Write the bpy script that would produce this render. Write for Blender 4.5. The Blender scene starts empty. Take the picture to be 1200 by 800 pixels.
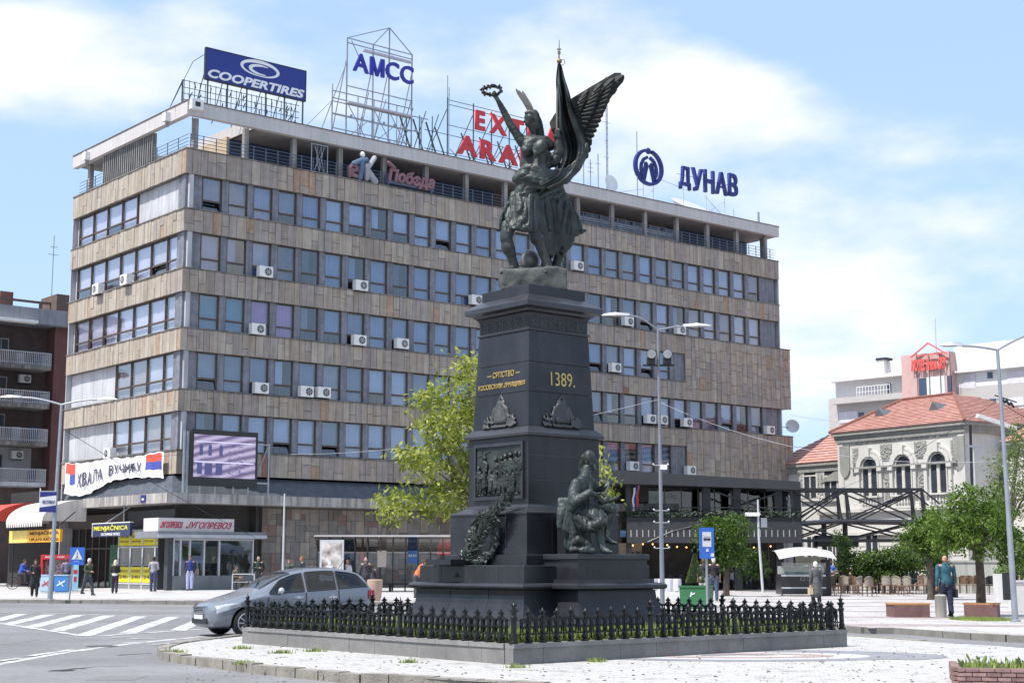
import bpy, bmesh, math, random
import numpy as np
from mathutils import Vector, Matrix, noise
R = math.radians
rnd = random.Random(7)
SC = bpy.context.scene
COL = SC.collection
# ------------------------------------------------------------------ camera
F, CX, CY, CAMH, HY = 1764.0, 600.0, 400.0, 1.68, 660.0
PITCH = math.atan((HY-CY)/F)
cd = bpy.data.cameras.new('camera'); cam = bpy.data.objects.new('camera', cd); COL.objects.link(cam)
cam.location = (0, 0, CAMH); cam.rotation_euler = (R(90)+PITCH, 0, 0)
cd.sensor_width = 36; cd.lens = F/1200*36; cd.clip_end = 6000; cd.clip_start = .1
SC.camera = cam
# ------------------------------------------------------------------ light
SUN_AZ, SUN_EL = 236.0, 61.0
S = Vector((math.sin(R(SUN_AZ))*math.cos(R(SUN_EL)), math.cos(R(SUN_AZ))*math.cos(R(SUN_EL)), math.sin(R(SUN_EL))))
ld = bpy.data.lights.new('sun', 'SUN'); sun = bpy.data.objects.new('sun', ld); COL.objects.link(sun)
ld.energy = 4.9; ld.angle = R(.53); ld.color = (1, .96, .9)
sun.rotation_euler = S.to_track_quat('Z', 'Y').to_euler(); sun.location = (-30, 0, 60)
W = bpy.data.worlds.new('World'); SC.world = W; W.use_nodes = True
nt = W.node_tree; N = nt.nodes; Lk = nt.links
bg = N['Background']; out = N['World Output']
sky = N.new('ShaderNodeTexSky'); sky.sky_type = 'NISHITA'; sky.sun_disc = False
sky.sun_elevation = R(SUN_EL); sky.sun_rotation = R(SUN_AZ); sky.air_density = 1.0; sky.dust_density = 1.2; sky.ozone_density = 1.6
bg.inputs['Strength'].default_value = .13
tc = N.new('ShaderNodeTexCoord'); mp = N.new('ShaderNodeMapping')
mp.inputs['Scale'].default_value = (1, 1, 2.4); mp.inputs['Location'].default_value = (49.2, 3.9, 1.47)
nz = N.new('ShaderNodeTexNoise'); nz.inputs['Scale'].default_value = 2.5; nz.inputs['Detail'].default_value = 9; nz.inputs['Roughness'].default_value = .52
cr = N.new('ShaderNodeValToRGB'); cr.color_ramp.elements[0].position = .505; cr.color_ramp.elements[1].position = .64
cr.color_ramp.interpolation = 'EASE'
nz2 = N.new('ShaderNodeTexNoise'); nz2.inputs['Scale'].default_value = 7; nz2.inputs['Detail'].default_value = 5
cc = N.new('ShaderNodeMix'); cc.data_type = 'RGBA'; cc.inputs[6].default_value = (5.2, 5.45, 5.9, 1); cc.inputs[7].default_value = (6.7, 6.75, 6.9, 1)
veil = N.new('ShaderNodeMix'); veil.data_type = 'RGBA'; veil.inputs[0].default_value = .6; veil.inputs[7].default_value = (3.65, 5.1, 7.3, 1)
mx = N.new('ShaderNodeMix'); mx.data_type = 'RGBA'
Lk.new(tc.outputs['Generated'], mp.inputs[0]); Lk.new(mp.outputs[0], nz.inputs[0]); Lk.new(mp.outputs[0], nz2.inputs[0])
Lk.new(nz.outputs[0], cr.inputs[0]); Lk.new(nz2.outputs[0], cc.inputs[0])
Lk.new(sky.outputs[0], veil.inputs[6])
Lk.new(cr.outputs[0], mx.inputs[0]); Lk.new(veil.outputs[2], mx.inputs[6]); Lk.new(cc.outputs[2], mx.inputs[7]); Lk.new(mx.outputs[2], bg.inputs[0])
SC.view_settings.view_transform = 'Standard'; SC.view_settings.look = 'None'
SC.view_settings.exposure = .45; SC.view_settings.gamma = 1
SC.cycles.max_bounces = 8; SC.cycles.transparent_max_bounces = 12

# ------------------------------------------------------------------ geometry helpers
def _ray(x, y):
    u = (CY-y); c, s = math.cos(PITCH), math.sin(PITCH)
    return Vector((x-CX, F*c-u*s, F*s+u*c))
CAM = Vector((0, 0, CAMH))
def G(x, y, z=0.0):
    "point of the ground (height z) seen at photo position x, y"
    r = _ray(x, y); return CAM + r*((z-CAMH)/r.z)
def A(x, y, Y):
    "point at distance Y in front of the viewpoint"
    r = _ray(x, y); return CAM + r*(Y/r.y)
def ONP(x, y, P0, n):
    r = _ray(x, y); return CAM + r*(((P0-CAM).dot(n))/r.dot(n))
DR = Vector((2150, math.hypot(F, 260), 0)).normalized(); DL = Vector((-DR.y, DR.x, 0))
RZ = math.atan2(DR.y, DR.x)

class SB:
    'every box becomes an object of its own; boxes of one size share a mesh'
    def __init__(s, name, mat, parent): s.a = (name, mat, parent); s.c = {}
    def box(s, x0, x1, y0, y1, z0, z1, m=0):
        k = tuple(round(v, 3) for v in (x1-x0, y1-y0, z1-z0))
        if k not in s.c: s.c[k] = MB().box(0, x1-x0, 0, y1-y0, 0, z1-z0).mesh(s.a[0], s.a[1])
        inst(s.a[0], s.c[k], s.a[2], loc=(x0, y0, z0)); return s
class MB:
    def __init__(s): s.v = []; s.f = []; s.m = []
    def add(s, vs, fs, m=0):
        o = len(s.v); s.v.extend([tuple(p) for p in vs])
        for f in fs: s.f.append(tuple(i+o for i in f)); s.m.append(m)
        return s
    def box(s, x0, x1, y0, y1, z0, z1, m=0):
        vs = [(x, y, z) for z in (z0, z1) for y in (y0, y1) for x in (x0, x1)]
        return s.add(vs, [(0,2,3,1),(4,5,7,6),(0,1,5,4),(2,6,7,3),(0,4,6,2),(1,3,7,5)], m)
    def obox(s, c, ax, ay, az, m=0):
        c, ax, ay, az = Vector(c), Vector(ax), Vector(ay), Vector(az)
        vs = [c+ax*i+ay*j+az*k for k in (-1,1) for j in (-1,1) for i in (-1,1)]
        return s.add(vs, [(0,2,3,1),(4,5,7,6),(0,1,5,4),(2,6,7,3),(0,4,6,2),(1,3,7,5)], m)
    def bar(s, p, q, w=.05, h=None, m=0, up=(0,0,1)):
        p, q = Vector(p), Vector(q); d = q-p; l = d.length
        if l < 1e-6: return s
        d /= l; u = Vector(up)
        if abs(d.dot(u)) > .98: u = Vector((1,0,0))
        a = d.cross(u).normalized(); b = a.cross(d)
        return s.obox((p+q)/2, d*l/2, a*w/2, b*(h or w)/2, m)
    def tube(s, pts, r, n=8, m=0, cap=True):
        pts = [Vector(p) for p in pts]; k = len(pts)
        rr = r if isinstance(r, (list, tuple)) else [r]*k
        o = len(s.v); a = None
        for i, p in enumerate(pts):
            d = (pts[min(i+1,k-1)]-pts[max(i-1,0)]).normalized()
            if a is None: a = d.orthogonal().normalized()
            else:
                a = (a-d*a.dot(d)); a = a.normalized() if a.length > 1e-6 else d.orthogonal().normalized()
            b = d.cross(a)
            for j in range(n):
                t = 2*math.pi*j/n; s.v.append(tuple(p+(a*math.cos(t)+b*math.sin(t))*rr[i]))
        for i in range(k-1):
            for j in range(n):
                s.f.append((o+i*n+j, o+i*n+(j+1)%n, o+(i+1)*n+(j+1)%n, o+(i+1)*n+j)); s.m.append(m)
        if cap:
            s.f.append(tuple(o+j for j in reversed(range(n)))); s.m.append(m)
            s.f.append(tuple(o+(k-1)*n+j for j in range(n))); s.m.append(m)
        return s
    def lathe(s, prof, n=12, m=0, c=(0,0,0), sq=False):
        "prof: list of (radius, z)"
        o = len(s.v); c = Vector(c); off = math.pi/n if sq else 0; k = 1/math.cos(math.pi/n) if sq else 1
        for r, z in prof:
            for j in range(n):
                t = 2*math.pi*j/n+off; s.v.append((c.x+k*r*math.cos(t), c.y+k*r*math.sin(t), c.z+z))
        for i in range(len(prof)-1):
            for j in range(n):
                s.f.append((o+i*n+j, o+i*n+(j+1)%n, o+(i+1)*n+(j+1)%n, o+(i+1)*n+j)); s.m.append(m)
        s.f.append(tuple(o+j for j in reversed(range(n)))); s.m.append(m)
        s.f.append(tuple(o+(len(prof)-1)*n+j for j in range(n))); s.m.append(m)
        return s
    def ball(s, c, r, m=0, n=8, k=6):
        r = r if isinstance(r, (tuple, list)) else (r, r, r); c = Vector(c); o = len(s.v)
        s.v.append((c.x, c.y, c.z-r[2]))
        for i in range(1, k):
            ph = math.pi*i/k-math.pi/2
            for j in range(n):
                t = 2*math.pi*j/n; s.v.append((c.x+r[0]*math.cos(ph)*math.cos(t), c.y+r[1]*math.cos(ph)*math.sin(t), c.z+r[2]*math.sin(ph)))
        s.v.append((c.x, c.y, c.z+r[2])); e = len(s.v)-1
        for j in range(n):
            s.f.append((o, o+1+(j+1)%n, o+1+j)); s.m.append(m)
            for i in range(k-2):
                a = o+1+i*n; s.f.append((a+j, a+(j+1)%n, a+n+(j+1)%n, a+n+j)); s.m.append(m)
            a = o+1+(k-2)*n; s.f.append((a+j, a+(j+1)%n, e)); s.m.append(m)
        return s
    def capsule(s, p, q, r0, r1=None, n=10, m=0):
        r1 = r0 if r1 is None else r1
        p, q = Vector(p), Vector(q); d = (q-p)
        if d.length < 1e-5: return s.ball(p, max(r0, r1), m)
        d.normalize(); P = []; RR = []
        for t in (-90, -60, -30): P.append(p+d*r0*math.sin(R(t))); RR.append(max(r0*math.cos(R(t)), .001))
        P.append(p); RR.append(r0); P.append(q); RR.append(r1)
        for t in (30, 60, 90): P.append(q+d*r1*math.sin(R(t))); RR.append(max(r1*math.cos(R(t)), .001))
        return s.tube(P, RR, n, m)
    def prism(s, poly, z0, z1, m=0):
        "poly: list of (x, y) counter-clockwise"
        n = len(poly); vs = [(x, y, z0) for x, y in poly]+[(x, y, z1) for x, y in poly]
        return s.add(vs, [tuple(reversed(range(n))), tuple(range(n, 2*n))]+[(i, (i+1)%n, n+(i+1)%n, n+i) for i in range(n)], m)
    def prism_y(s, poly, y0, y1, m=0):
        "poly: list of (x, z), pushed along y"
        n = len(poly); vs = [(x, y0, z) for x, z in poly]+[(x, y1, z) for x, z in poly]
        return s.add(vs, [tuple(range(n)), tuple(reversed(range(n, 2*n)))]+[(i, n+i, n+(i+1)%n, (i+1)%n) for i in range(n)], m)
    def grid(s, fn, nu, nv, m=0):
        o = len(s.v)
        for j in range(nv+1):
            for i in range(nu+1): s.v.append(tuple(fn(i/nu, j/nv)))
        for j in range(nv):
            for i in range(nu):
                a = o+j*(nu+1)+i; s.f.append((a, a+1, a+nu+2, a+nu+1)); s.m.append(m)
        return s
    def mesh(s, name, mats, smooth=False):
        me = bpy.data.meshes.new(name); me.from_pydata(s.v, [], s.f)
        for mt in (mats if isinstance(mats, (list, tuple)) else [mats]): me.materials.append(mt)
        if any(s.m): me.polygons.foreach_set('material_index', s.m)
        if smooth:
            me.polygons.foreach_set('use_smooth', [True]*len(s.f))
            try: me.set_sharp_from_angle(angle=R(38))
            except Exception: pass
        me.update(); return me
    def build(s, name, mats, parent=None, smooth=False, **kw):
        return inst(name, s.mesh(name, mats, smooth), parent, **kw)

def inst(name, me, parent=None, loc=None, rz=None, scale=None, rot=None):
    o = bpy.data.objects.new(name, me); COL.objects.link(o)
    if parent is not None: o.parent = parent
    if loc is not None: o.location = loc
    if rz is not None: o.rotation_euler = (0, 0, rz)
    if rot is not None: o.rotation_euler = rot
    if scale is not None: o.scale = scale if isinstance(scale, (tuple, list, Vector)) else (scale,)*3
    return o
def tag(o, label, cat, group=None):
    o['label'] = label; o['category'] = cat
    if group: o['group'] = group
    return o
def thing(name, label, cat, loc=(0,0,0), rz=0, group=None):
    o = bpy.data.objects.new(name, None); COL.objects.link(o); o.empty_display_size = .2
    o.location = loc; o.rotation_euler = (0, 0, rz)
    return tag(o, label, cat, group)
def struct(o): o['kind'] = 'structure'; return o
def stuff(o): o['kind'] = 'stuff'; return o
def copy_tree(o, parent=None):
    c = o.copy(); COL.objects.link(c)
    if parent is not None: c.parent = parent
    for ch in o.children: copy_tree(ch, c)
    return c

# ------------------------------------------------------------------ materials
_M = {}
def M(name, col, rough=.6, metal=0.0, var=.12, scale=2.0, bump=0.0, bscale=None, streak=0.0, col2=None, dirt=0.0, spec=.5, coat=0.0, fine=0.0):
    if name in _M: return _M[name]
    m = bpy.data.materials.new(name); m.use_nodes = True; n = m.node_tree.nodes; l = m.node_tree.links
    b = n['Principled BSDF']; b.inputs['Roughness'].default_value = rough; b.inputs['Metallic'].default_value = metal
    b.inputs['Specular IOR Level'].default_value = spec; b.inputs['Coat Weight'].default_value = coat
    geo = n.new('ShaderNodeNewGeometry')
    def noi(sc, det=5, vec=None):
        t = n.new('ShaderNodeTexNoise'); t.inputs['Scale'].default_value = sc; t.inputs['Detail'].default_value = det
        l.new(vec or geo.outputs['Position'], t.inputs['Vector']); return t.outputs[0]
    def ramp(fac, a, c, lo=.3, hi=.7):
        r = n.new('ShaderNodeMapRange'); r.inputs[1].default_value = lo; r.inputs[2].default_value = hi
        l.new(fac, r.inputs[0]); k = n.new('ShaderNodeMix'); k.data_type = 'RGBA'
        l.new(r.outputs[0], k.inputs[0])
        for s_, v in ((6, a), (7, c)):
            if isinstance(v, bpy.types.NodeSocket): l.new(v, k.inputs[s_])
            else: k.inputs[s_].default_value = (*v[:3], 1)
        return k.outputs[2]
    c1 = tuple(max(0, x*(1-var)) for x in col); c2 = tuple(x*(1+var) for x in (col2 or col))
    cur = ramp(noi(scale), c1, c2)
    if fine:
        f = noi(scale*14, 3); mm = n.new('ShaderNodeMix'); mm.data_type = 'RGBA'; mm.blend_type = 'MULTIPLY'; mm.inputs[0].default_value = 1
        l.new(cur, mm.inputs[6]); l.new(ramp(f, (1-fine,)*3, (1+fine*.6,)*3, .25, .75), mm.inputs[7]); cur = mm.outputs[2]
    if streak:
        mpn = n.new('ShaderNodeMapping'); mpn.inputs['Scale'].default_value = (5, 5, .35); l.new(geo.outputs['Position'], mpn.inputs[0])
        st = noi(1.0, 6, mpn.outputs[0]); dk = n.new('ShaderNodeMix'); dk.data_type = 'RGBA'; dk.blend_type = 'MULTIPLY'; dk.inputs[0].default_value = 1
        l.new(cur, dk.inputs[6]); l.new(ramp(st, (1-streak,)*3, (1,)*3, .35, .6), dk.inputs[7]); cur = dk.outputs[2]
    if dirt:
        dk = n.new('ShaderNodeMix'); dk.data_type = 'RGBA'; dk.blend_type = 'MULTIPLY'; dk.inputs[0].default_value = 1
        l.new(cur, dk.inputs[6]); l.new(ramp(noi(scale*.35, 8), (1-dirt,)*3, (1,)*3, .42, .58), dk.inputs[7]); cur = dk.outputs[2]
    l.new(cur, b.inputs['Base Color'])
    if bump:
        bp = n.new('ShaderNodeBump'); bp.inputs['Strength'].default_value = bump; bp.inputs['Distance'].default_value = .02
        l.new(noi(bscale or scale*10, 6), bp.inputs['Height']); l.new(bp.outputs[0], b.inputs['Normal'])
    _M[name] = m; return m
def EM(name, col, st=1.0):
    if name in _M: return _M[name]
    m = M(name, col, .4); b = m.node_tree.nodes['Principled BSDF']
    b.inputs['Emission Color'].default_value = (*col, 1); b.inputs['Emission Strength'].default_value = st; return m
def GLASS(name, tint=(.8, .86, .9), refl=.12, rough=.03):
    if name in _M: return _M[name]
    m = bpy.data.materials.new(name); m.use_nodes = True; n = m.node_tree.nodes; l = m.node_tree.links
    n.remove(n['Principled BSDF']); o = n['Material Output']
    t = n.new('ShaderNodeBsdfTransparent'); t.inputs[0].default_value = (*tint, 1)
    g = n.new('ShaderNodeBsdfGlossy'); g.inputs['Roughness'].default_value = rough
    geo = n.new('ShaderNodeNewGeometry'); nn = n.new('ShaderNodeTexNoise'); nn.inputs['Scale'].default_value = .8
    bp = n.new('ShaderNodeBump'); bp.inputs['Strength'].default_value = .13; bp.inputs['Distance'].default_value = .05
    l.new(geo.outputs['Position'], nn.inputs['Vector']); l.new(nn.outputs[0], bp.inputs['Height']); l.new(bp.outputs[0], g.inputs['Normal'])
    lw = n.new('ShaderNodeLayerWeight'); lw.inputs[0].default_value = .5; pw_ = n.new('ShaderNodeMath'); pw_.operation = 'POWER'; pw_.inputs[1].default_value = 4; l.new(lw.outputs['Facing'], pw_.inputs[0])
    ad = n.new('ShaderNodeMath'); ad.operation = 'ADD'; ad.use_clamp = True; ad.inputs[1].default_value = refl; l.new(pw_.outputs[0], ad.inputs[0])
    x = n.new('ShaderNodeMixShader'); l.new(ad.outputs[0], x.inputs[0]); l.new(t.outputs[0], x.inputs[1]); l.new(g.outputs[0], x.inputs[2]); l.new(x.outputs[0], o.inputs[0])
    _M[name] = m; return m

# text turned into solid letters; stands in the x-z plane facing -y, origin at its lower left
_T = {}
def text_mesh(s, depth=.05, bold=.0, shear=0.0):
    k = (s, depth, bold, shear)
    if k in _T: return _T[k]
    c = bpy.data.curves.new('lettering', 'FONT'); c.body = s; c.size = 1; c.extrude = depth/2; c.offset = bold; c.shear = shear; c.resolution_u = 3
    o = bpy.data.objects.new('lettering', c); COL.objects.link(o)
    dg = bpy.context.evaluated_depsgraph_get(); dg.update()
    me = bpy.data.meshes.new_from_object(o.evaluated_get(dg)); bpy.data.objects.remove(o); bpy.data.curves.remove(c)
    v = np.zeros(len(me.vertices)*3); me.vertices.foreach_get('co', v); v = v.reshape(-1, 3)
    mn, mxx = v.min(0), v.max(0); w = mxx-mn; v = (v-mn)
    v2 = np.stack([v[:, 0], -(v[:, 2]-w[2]/2), v[:, 1]], 1); me.vertices.foreach_set('co', v2.ravel()); me.update()
    _T[k] = (me, w[0], w[1], mn[1]); return _T[k]
def lettering(name, s, mat, parent, x0, x1, z0, h, y, depth=.05, bold=.02, shear=0, rz=None):
    "whole string as one mesh stretched to x0..x1, z0..z0+h"
    me, w, hh, _ = text_mesh(s, depth, bold, shear); me = me.copy(); me.materials.clear(); me.materials.append(mat)
    sx, sz = (x1-x0)/w, h/hh; v = np.zeros(len(me.vertices)*3); me.vertices.foreach_get('co', v); v = v.reshape(-1, 3)
    v[:, 0] *= sx; v[:, 2] *= sz; me.vertices.foreach_set('co', v.ravel()); me.update()
    if rz is None: return inst(name, me, parent, loc=(x0, y, z0))
    return inst(name, me, parent, loc=(y, x0, z0), rz=rz)
def letters(s, mat, parent, x0, x1, z0, h, y, depth=.2, bold=.03, gap=.12, name='letter', slope=0.0, rim=None):
    "each character its own part"
    ms = [text_mesh(c, 1.0, bold) if c != ' ' else None for c in s]
    ws = [m[1]*h/m[2] if m else h*.5 for m in ms]; g = gap*h
    tot = sum(ws)+g*(len(s)-1); k = (x1-x0)/tot; x = x0
    for c, m, w in zip(s, ms, ws):
        if c == 'M':
            W_ = w*k; q = MB(); st_ = .23*W_; q.box(0, st_, -depth/2, depth/2, 0, h).box(W_-st_, W_, -depth/2, depth/2, 0, h)
            q.prism_y([(st_*.2, h), (st_*1.1, h), (W_/2+st_*.35, 0), (W_/2-st_*.35, 0)][::-1], -depth/2-.004, depth/2-.004).prism_y([(W_-st_*.2, h), (W_-st_*1.1, h), (W_/2-st_*.35, 0), (W_/2+st_*.35, 0)], -depth/2-.008, depth/2-.008)
            q.build(name, mat, parent, loc=(x, y, z0+slope*(x-x0)))
        elif m:
            me = m[0].copy(); me.materials.clear(); me.materials.append(mat)
            inst(name, me, parent, loc=(x, y, z0+slope*(x-x0)), scale=(w*k/m[1], depth, h/m[2]))
        x += (w+g)*k

# fused bodies: capsules merged into one continuous surface
def fused(mb, voxel, name='figure', mats=None, parent=None, amp=0.0, fs=3.0, extra=None, smooth=1, ridg=None, **kw):
    me = mb.mesh('tmp', mats or []); o = bpy.data.objects.new('tmp', me); COL.objects.link(o)
    r = o.modifiers.new('r', 'REMESH'); r.mode = 'VOXEL'; r.voxel_size = voxel; r.use_smooth_shade = True
    if smooth:
        sm = o.modifiers.new('s', 'SMOOTH'); sm.iterations = smooth; sm.factor = .5
    dg = bpy.context.evaluated_depsgraph_get(); dg.update()
    m2 = bpy.data.meshes.new_from_object(o.evaluated_get(dg)); bpy.data.objects.remove(o); m2.name = name
    if amp or ridg:
        nv = len(m2.vertices); co = np.zeros(nv*3); no = np.zeros(nv*3)
        m2.vertices.foreach_get('co', co); m2.vertex_normals.foreach_get('vector', no)
        co = co.reshape(-1, 3); no = no.reshape(-1, 3)
        for i in range(nv):
            p = Vector(co[i]); d = 0
            if amp: d += amp*noise.noise(p*fs)+amp*.5*noise.noise(p*fs*2.3)
            if ridg: d += ridg(p)
            co[i] += no[i]*d
        m2.vertices.foreach_set('co', co.ravel()); m2.update()
    if extra is not None:
        bm = bmesh.new(); bm.from_mesh(m2); e = extra.mesh('e', mats or [], True); bm.from_mesh(e); bm.to_mesh(m2); bm.free()
    m2.materials.clear()
    for mt in (mats if isinstance(mats, (list, tuple)) else [mats]): m2.materials.append(mt)
    m2.polygons.foreach_set('use_smooth', [True]*len(m2.polygons))
    return inst(name, m2, parent, **kw)

# ------------------------------------------------------------------ palette
asphalt = M('asphalt', (.205, .20, .21), .85, var=.12, scale=.45, bump=.4, bscale=60, dirt=.2, fine=.18)
paving = M('pale_paving', (.42, .41, .405), .8, var=.08, scale=.7, fine=.1, dirt=.08)
white_paint = M('road_paint', (.58, .58, .58), .7, var=.12, scale=5, dirt=.45, fine=.2)
kerbm = M('kerb_stone', (.24, .22, .19), .85, var=.25, scale=3, fine=.3, bump=.4)
concrete = M('concrete', (.36, .34, .32), .8, var=.12, scale=1.2, streak=.35, dirt=.2)
concrete_d = M('stained_concrete', (.24, .225, .21), .85, var=.15, scale=1.2, streak=.55, dirt=.3)
fascia_m = M('fascia_paint', (.52, .49, .48), .7, var=.05, scale=.6, streak=.12)
render_m = M('grey_render', (.50, .50, .53), .8, var=.08, scale=1, streak=.25, dirt=.12)
pillar_m = M('blue_grey_mosaic', (.20, .205, .24), .6, var=.2, scale=3, fine=.25, streak=.3)
frame_m = M('brown_window_frame', (.085, .06, .048), .6, var=.2, scale=4)
dark_m = M('dark_interior', (.02, .02, .024), .9, var=.1)
soffit_m = M('soffit', (.30, .28, .27), .8, var=.1, streak=.1)
steel = M('galvanised_steel', (.33, .35, .38), .45, .6, var=.1, scale=3)
steel_w = M('pale_steel', (.55, .56, .58), .45, .3, var=.08)
steel_d = M('dark_steel', (.03, .03, .035), .5, .3, var=.2)
white_m = M('white_plastic', (.72, .71, .69), .5, var=.06, scale=3)
black_m = M('black_plastic', (.02, .02, .022), .5, var=.1)
rust_m = M('rusty_steel', (.13, .09, .07), .7, .3, var=.3)
glass = GLASS('window_glass', (.62,.73,.90), .2); glass_d = GLASS('dark_glass', (.35, .4, .43), .1)
# ================================================================== main office building (local x along the long front, y to the back, z up)
C0 = A(219, 174, 80.0); C0.z = 0
def BU(x, y, v=0.0):
    P = ONP(x, y, C0+DL*v, -DL)-C0; return P.dot(DR), P.z
def BV(x, y, u=0.0):
    P = ONP(x, y, C0+DR*u, -DR)-C0; return P.dot(DL), P.z
B = thing('office_building', 'long stone clad office block with ribbon windows and rooftop signs behind the monument', 'office building', C0, RZ)
stones = [M('slab_tan', (.385,.32,.262), .8, var=.12, scale=2.5, fine=.18, streak=.27, dirt=.04), M('slab_grey', (.355,.312,.275), .8, var=.12, scale=2.5, fine=.18, streak=.27, dirt=.04),
          M('slab_cream', (.43,.372,.31), .8, var=.1, scale=2.5, fine=.18, streak=.27, dirt=.04), M('slab_brown', (.32,.27,.23), .8, var=.12, scale=2.5, fine=.18, streak=.27, dirt=.04),
          M('slab_mauve', (.355,.30,.272), .8, var=.12, scale=2.5, fine=.18, streak=.27, dirt=.04), M('slab_sand', (.40,.335,.268), .8, var=.14, scale=2.5, fine=.18, streak=.27, dirt=.04),
          M('slab_orange', (.39,.27,.19), .8, var=.2, scale=4, fine=.15, streak=.3), M('slab_red', (.34,.17,.13), .8, var=.2, scale=4, fine=.18, streak=.27, dirt=.04)]
_cube = [MB().box(0,1,0,1,0,1).mesh('stone_slab', m) for m in stones]
def pick(r):
    t = r.random()
    return 7 if t > .992 else 6 if t > .965 else r.choice([0,0,0,1,1,2,2,3,4,4,5])
BANDS = [(22.78,24.15),(19.57,20.80),(16.23,17.50),(13.02,14.23),(9.75,10.90),(6.39,7.64)]
UW, VW = 48.2, 14.7            # window wall extents
core = MB()
for i, (a, b) in enumerate(BANDS): core.box(.05, 48.9, .05, VW-.05, a+.02, b-.02)
core.box(3.2, 46, 3, 12.5, 0, 24.0)
core.box(38.9, 50.1, .05, VW, 13.06, 17.46).box(38.9, 50.2, .05, VW, 6.42, 10.96)
core.build('floor_slabs', concrete_d, B)
rs = random.Random(3)
stf = MB()     # cladding too small to pick apart, one part
tops = MB()
nslab = 0
def clad_right(u0, u1, z0, z1, w=.5, rows=1, y0=-.02, single_to=24.3):
    global nslab
    u = u0
    while u < u1-.05:
        ww = min(w*rs.uniform(.7, 1.25), u1-u)
        if u1-u-ww < .2: ww = u1-u
        zs = [z0]
        if rows == 1:
            if rs.random() < .32: zs.append(z0+(z1-z0)*rs.uniform(.3, .75))
        else:
            h = (z1-z0)/rows; zs += [z0+h*(k+rs.uniform(-.3,.3)) for k in range(1, rows)]
        zs.append(z1)
        for a, b in zip(zs, zs[1:]):
            k = pick(rs); g = .012; yy = y0-rs.uniform(.02, .05)
            if single_to > u and nslab < 296:
                inst('stone_slab', _cube[k], B, loc=(u+g, yy, a+g), scale=(ww-2*g, .08, b-a-2*g)); nslab += 1
            else: stf.box(u+g, u+ww-g, yy, yy+.08, a+g, b-g, k)
        u += ww
def clad_left(v0, v1, z0, z1, w=.42, x0=-.02):
    v = v0
    while v < v1-.02:
        ww = min(w*rs.uniform(.7, 1.3), v1-v); 
        if v1-v-ww < .15: ww = v1-v
        zs = [z0]+([z0+(z1-z0)*rs.uniform(.3,.7)] if rs.random() < .15 else [])+[z1]
        for a, b in zip(zs, zs[1:]):
            k = rs.choice([2,2,2,5,0,2,5,4,6]) if rs.random() < .6 else rs.choice([2,5,0])
            xx = x0-rs.uniform(.02,.05); g = .01
            stf.box(xx, xx+.08, v+g, v+ww-g, a+g, b-g, k)
        v += ww
for i, (a, b) in enumerate(BANDS):
    end = 49.15 if i < 2 else (38.9 if i > 1 else 49.15)
    clad_right(-.06, end, a, b)
    clad_left(-.04, VW+.1, a, b)
    tops.box(-.1, end+.05 if i < 2 else 39, -.1, .25, b, b+.06); tops.box(-.1, .25, .25, VW+.12, b, b+.06)
clad_right(38.9, 50.2, 13.02, 17.5, .52, 6); clad_right(38.9, 50.3, 6.39, 11.0, .52, 5)
tops.box(39, 50.25, -.1, VW, 17.5, 17.56); tops.box(39, 50.35, -.1, VW, 11.0, 11.06)
# back and far end walls
ends = MB(); ends.box(49.2, 49.3, .1, VW, 0, 24.1).box(0, 49.2, VW+.05, VW+.15, 0, 24.1)
ends.build('rear_wall', render_m, B)
stuff(stf.build('stone_cladding', stones, B)); tops.build('coping', concrete_d, B)
# ---- windows
cur_m = [M('curtain_blue', (.30,.36,.46), .8, var=.1, scale=1), M('curtain_white', (.60,.61,.66), .8, var=.08, scale=1), M('curtain_grey', (.27,.28,.33), .8, var=.1, scale=1),
         M('curtain_beige', (.40,.36,.34), .8, var=.1), M('curtain_pink', (.62,.27,.46), .8, var=.1), M('curtain_teal', (.12,.30,.34), .8, var=.1), M('curtain_dark', (.10,.12,.16), .8, var=.2),
         M('curtain_sky_lilac', (.70,.69,.80), .8, var=.06)]  # lilac puts the sky reflection of the end windows into the curtain colour
def win_meshes(w, h, tz):
    f = .055; fr = MB()
    fr.box(0, w, 0, .08, 0, f).box(0, w, 0, .08, h-f, h).box(0, f, 0.002, .078, f, h-f).box(w-f, w, 0.002, .078, f, h-f).box(f, w-f, -.015, .08, tz-.05, tz+.05)
    up = MB().add([(f,.035,tz+.05),(w-f,.035,tz+.05),(w-f,.035,h-f),(f,.035,h-f)],[(0,1,2,3)]); lo = MB().add([(f,.035,f),(w-f,.035,f),(w-f,.035,tz-.05),(f,.035,tz-.05)],[(0,1,2,3)])
    def cur(k):
        c = MB(); n = 14
        c.grid(lambda s, t: (f+.01+s*(w-2*f-.02), .16+.018*math.sin(s*n*2.4), f+.02+t*(h-2*f-.04)), n*2, 1)
        return c.mesh('curtain', cur_m[k])
    half = MB().grid(lambda s, t: (f+.01+s*(w-2*f-.02), .16+.018*math.sin(s*34), tz+t*(h-f-tz-.02)), 28, 1)
    return dict(frame=fr.mesh('window', frame_m), up=up.mesh('upper_pane', glass), lo=lo.mesh('lower_pane', glass), cur=[cur(k) for k in range(len(cur_m))],
                half=[half.mesh('curtain', cm) for cm in cur_m], w=w, h=h, tz=tz)
WR = win_meshes(1.18, 2.02, .62)
glass_r = glass; glass = GLASS('end_window_glass', (.92,.92,.98), .28)
WL = win_meshes(1.90, 2.02, .62); glass = glass_r
rw = random.Random(11)
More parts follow.
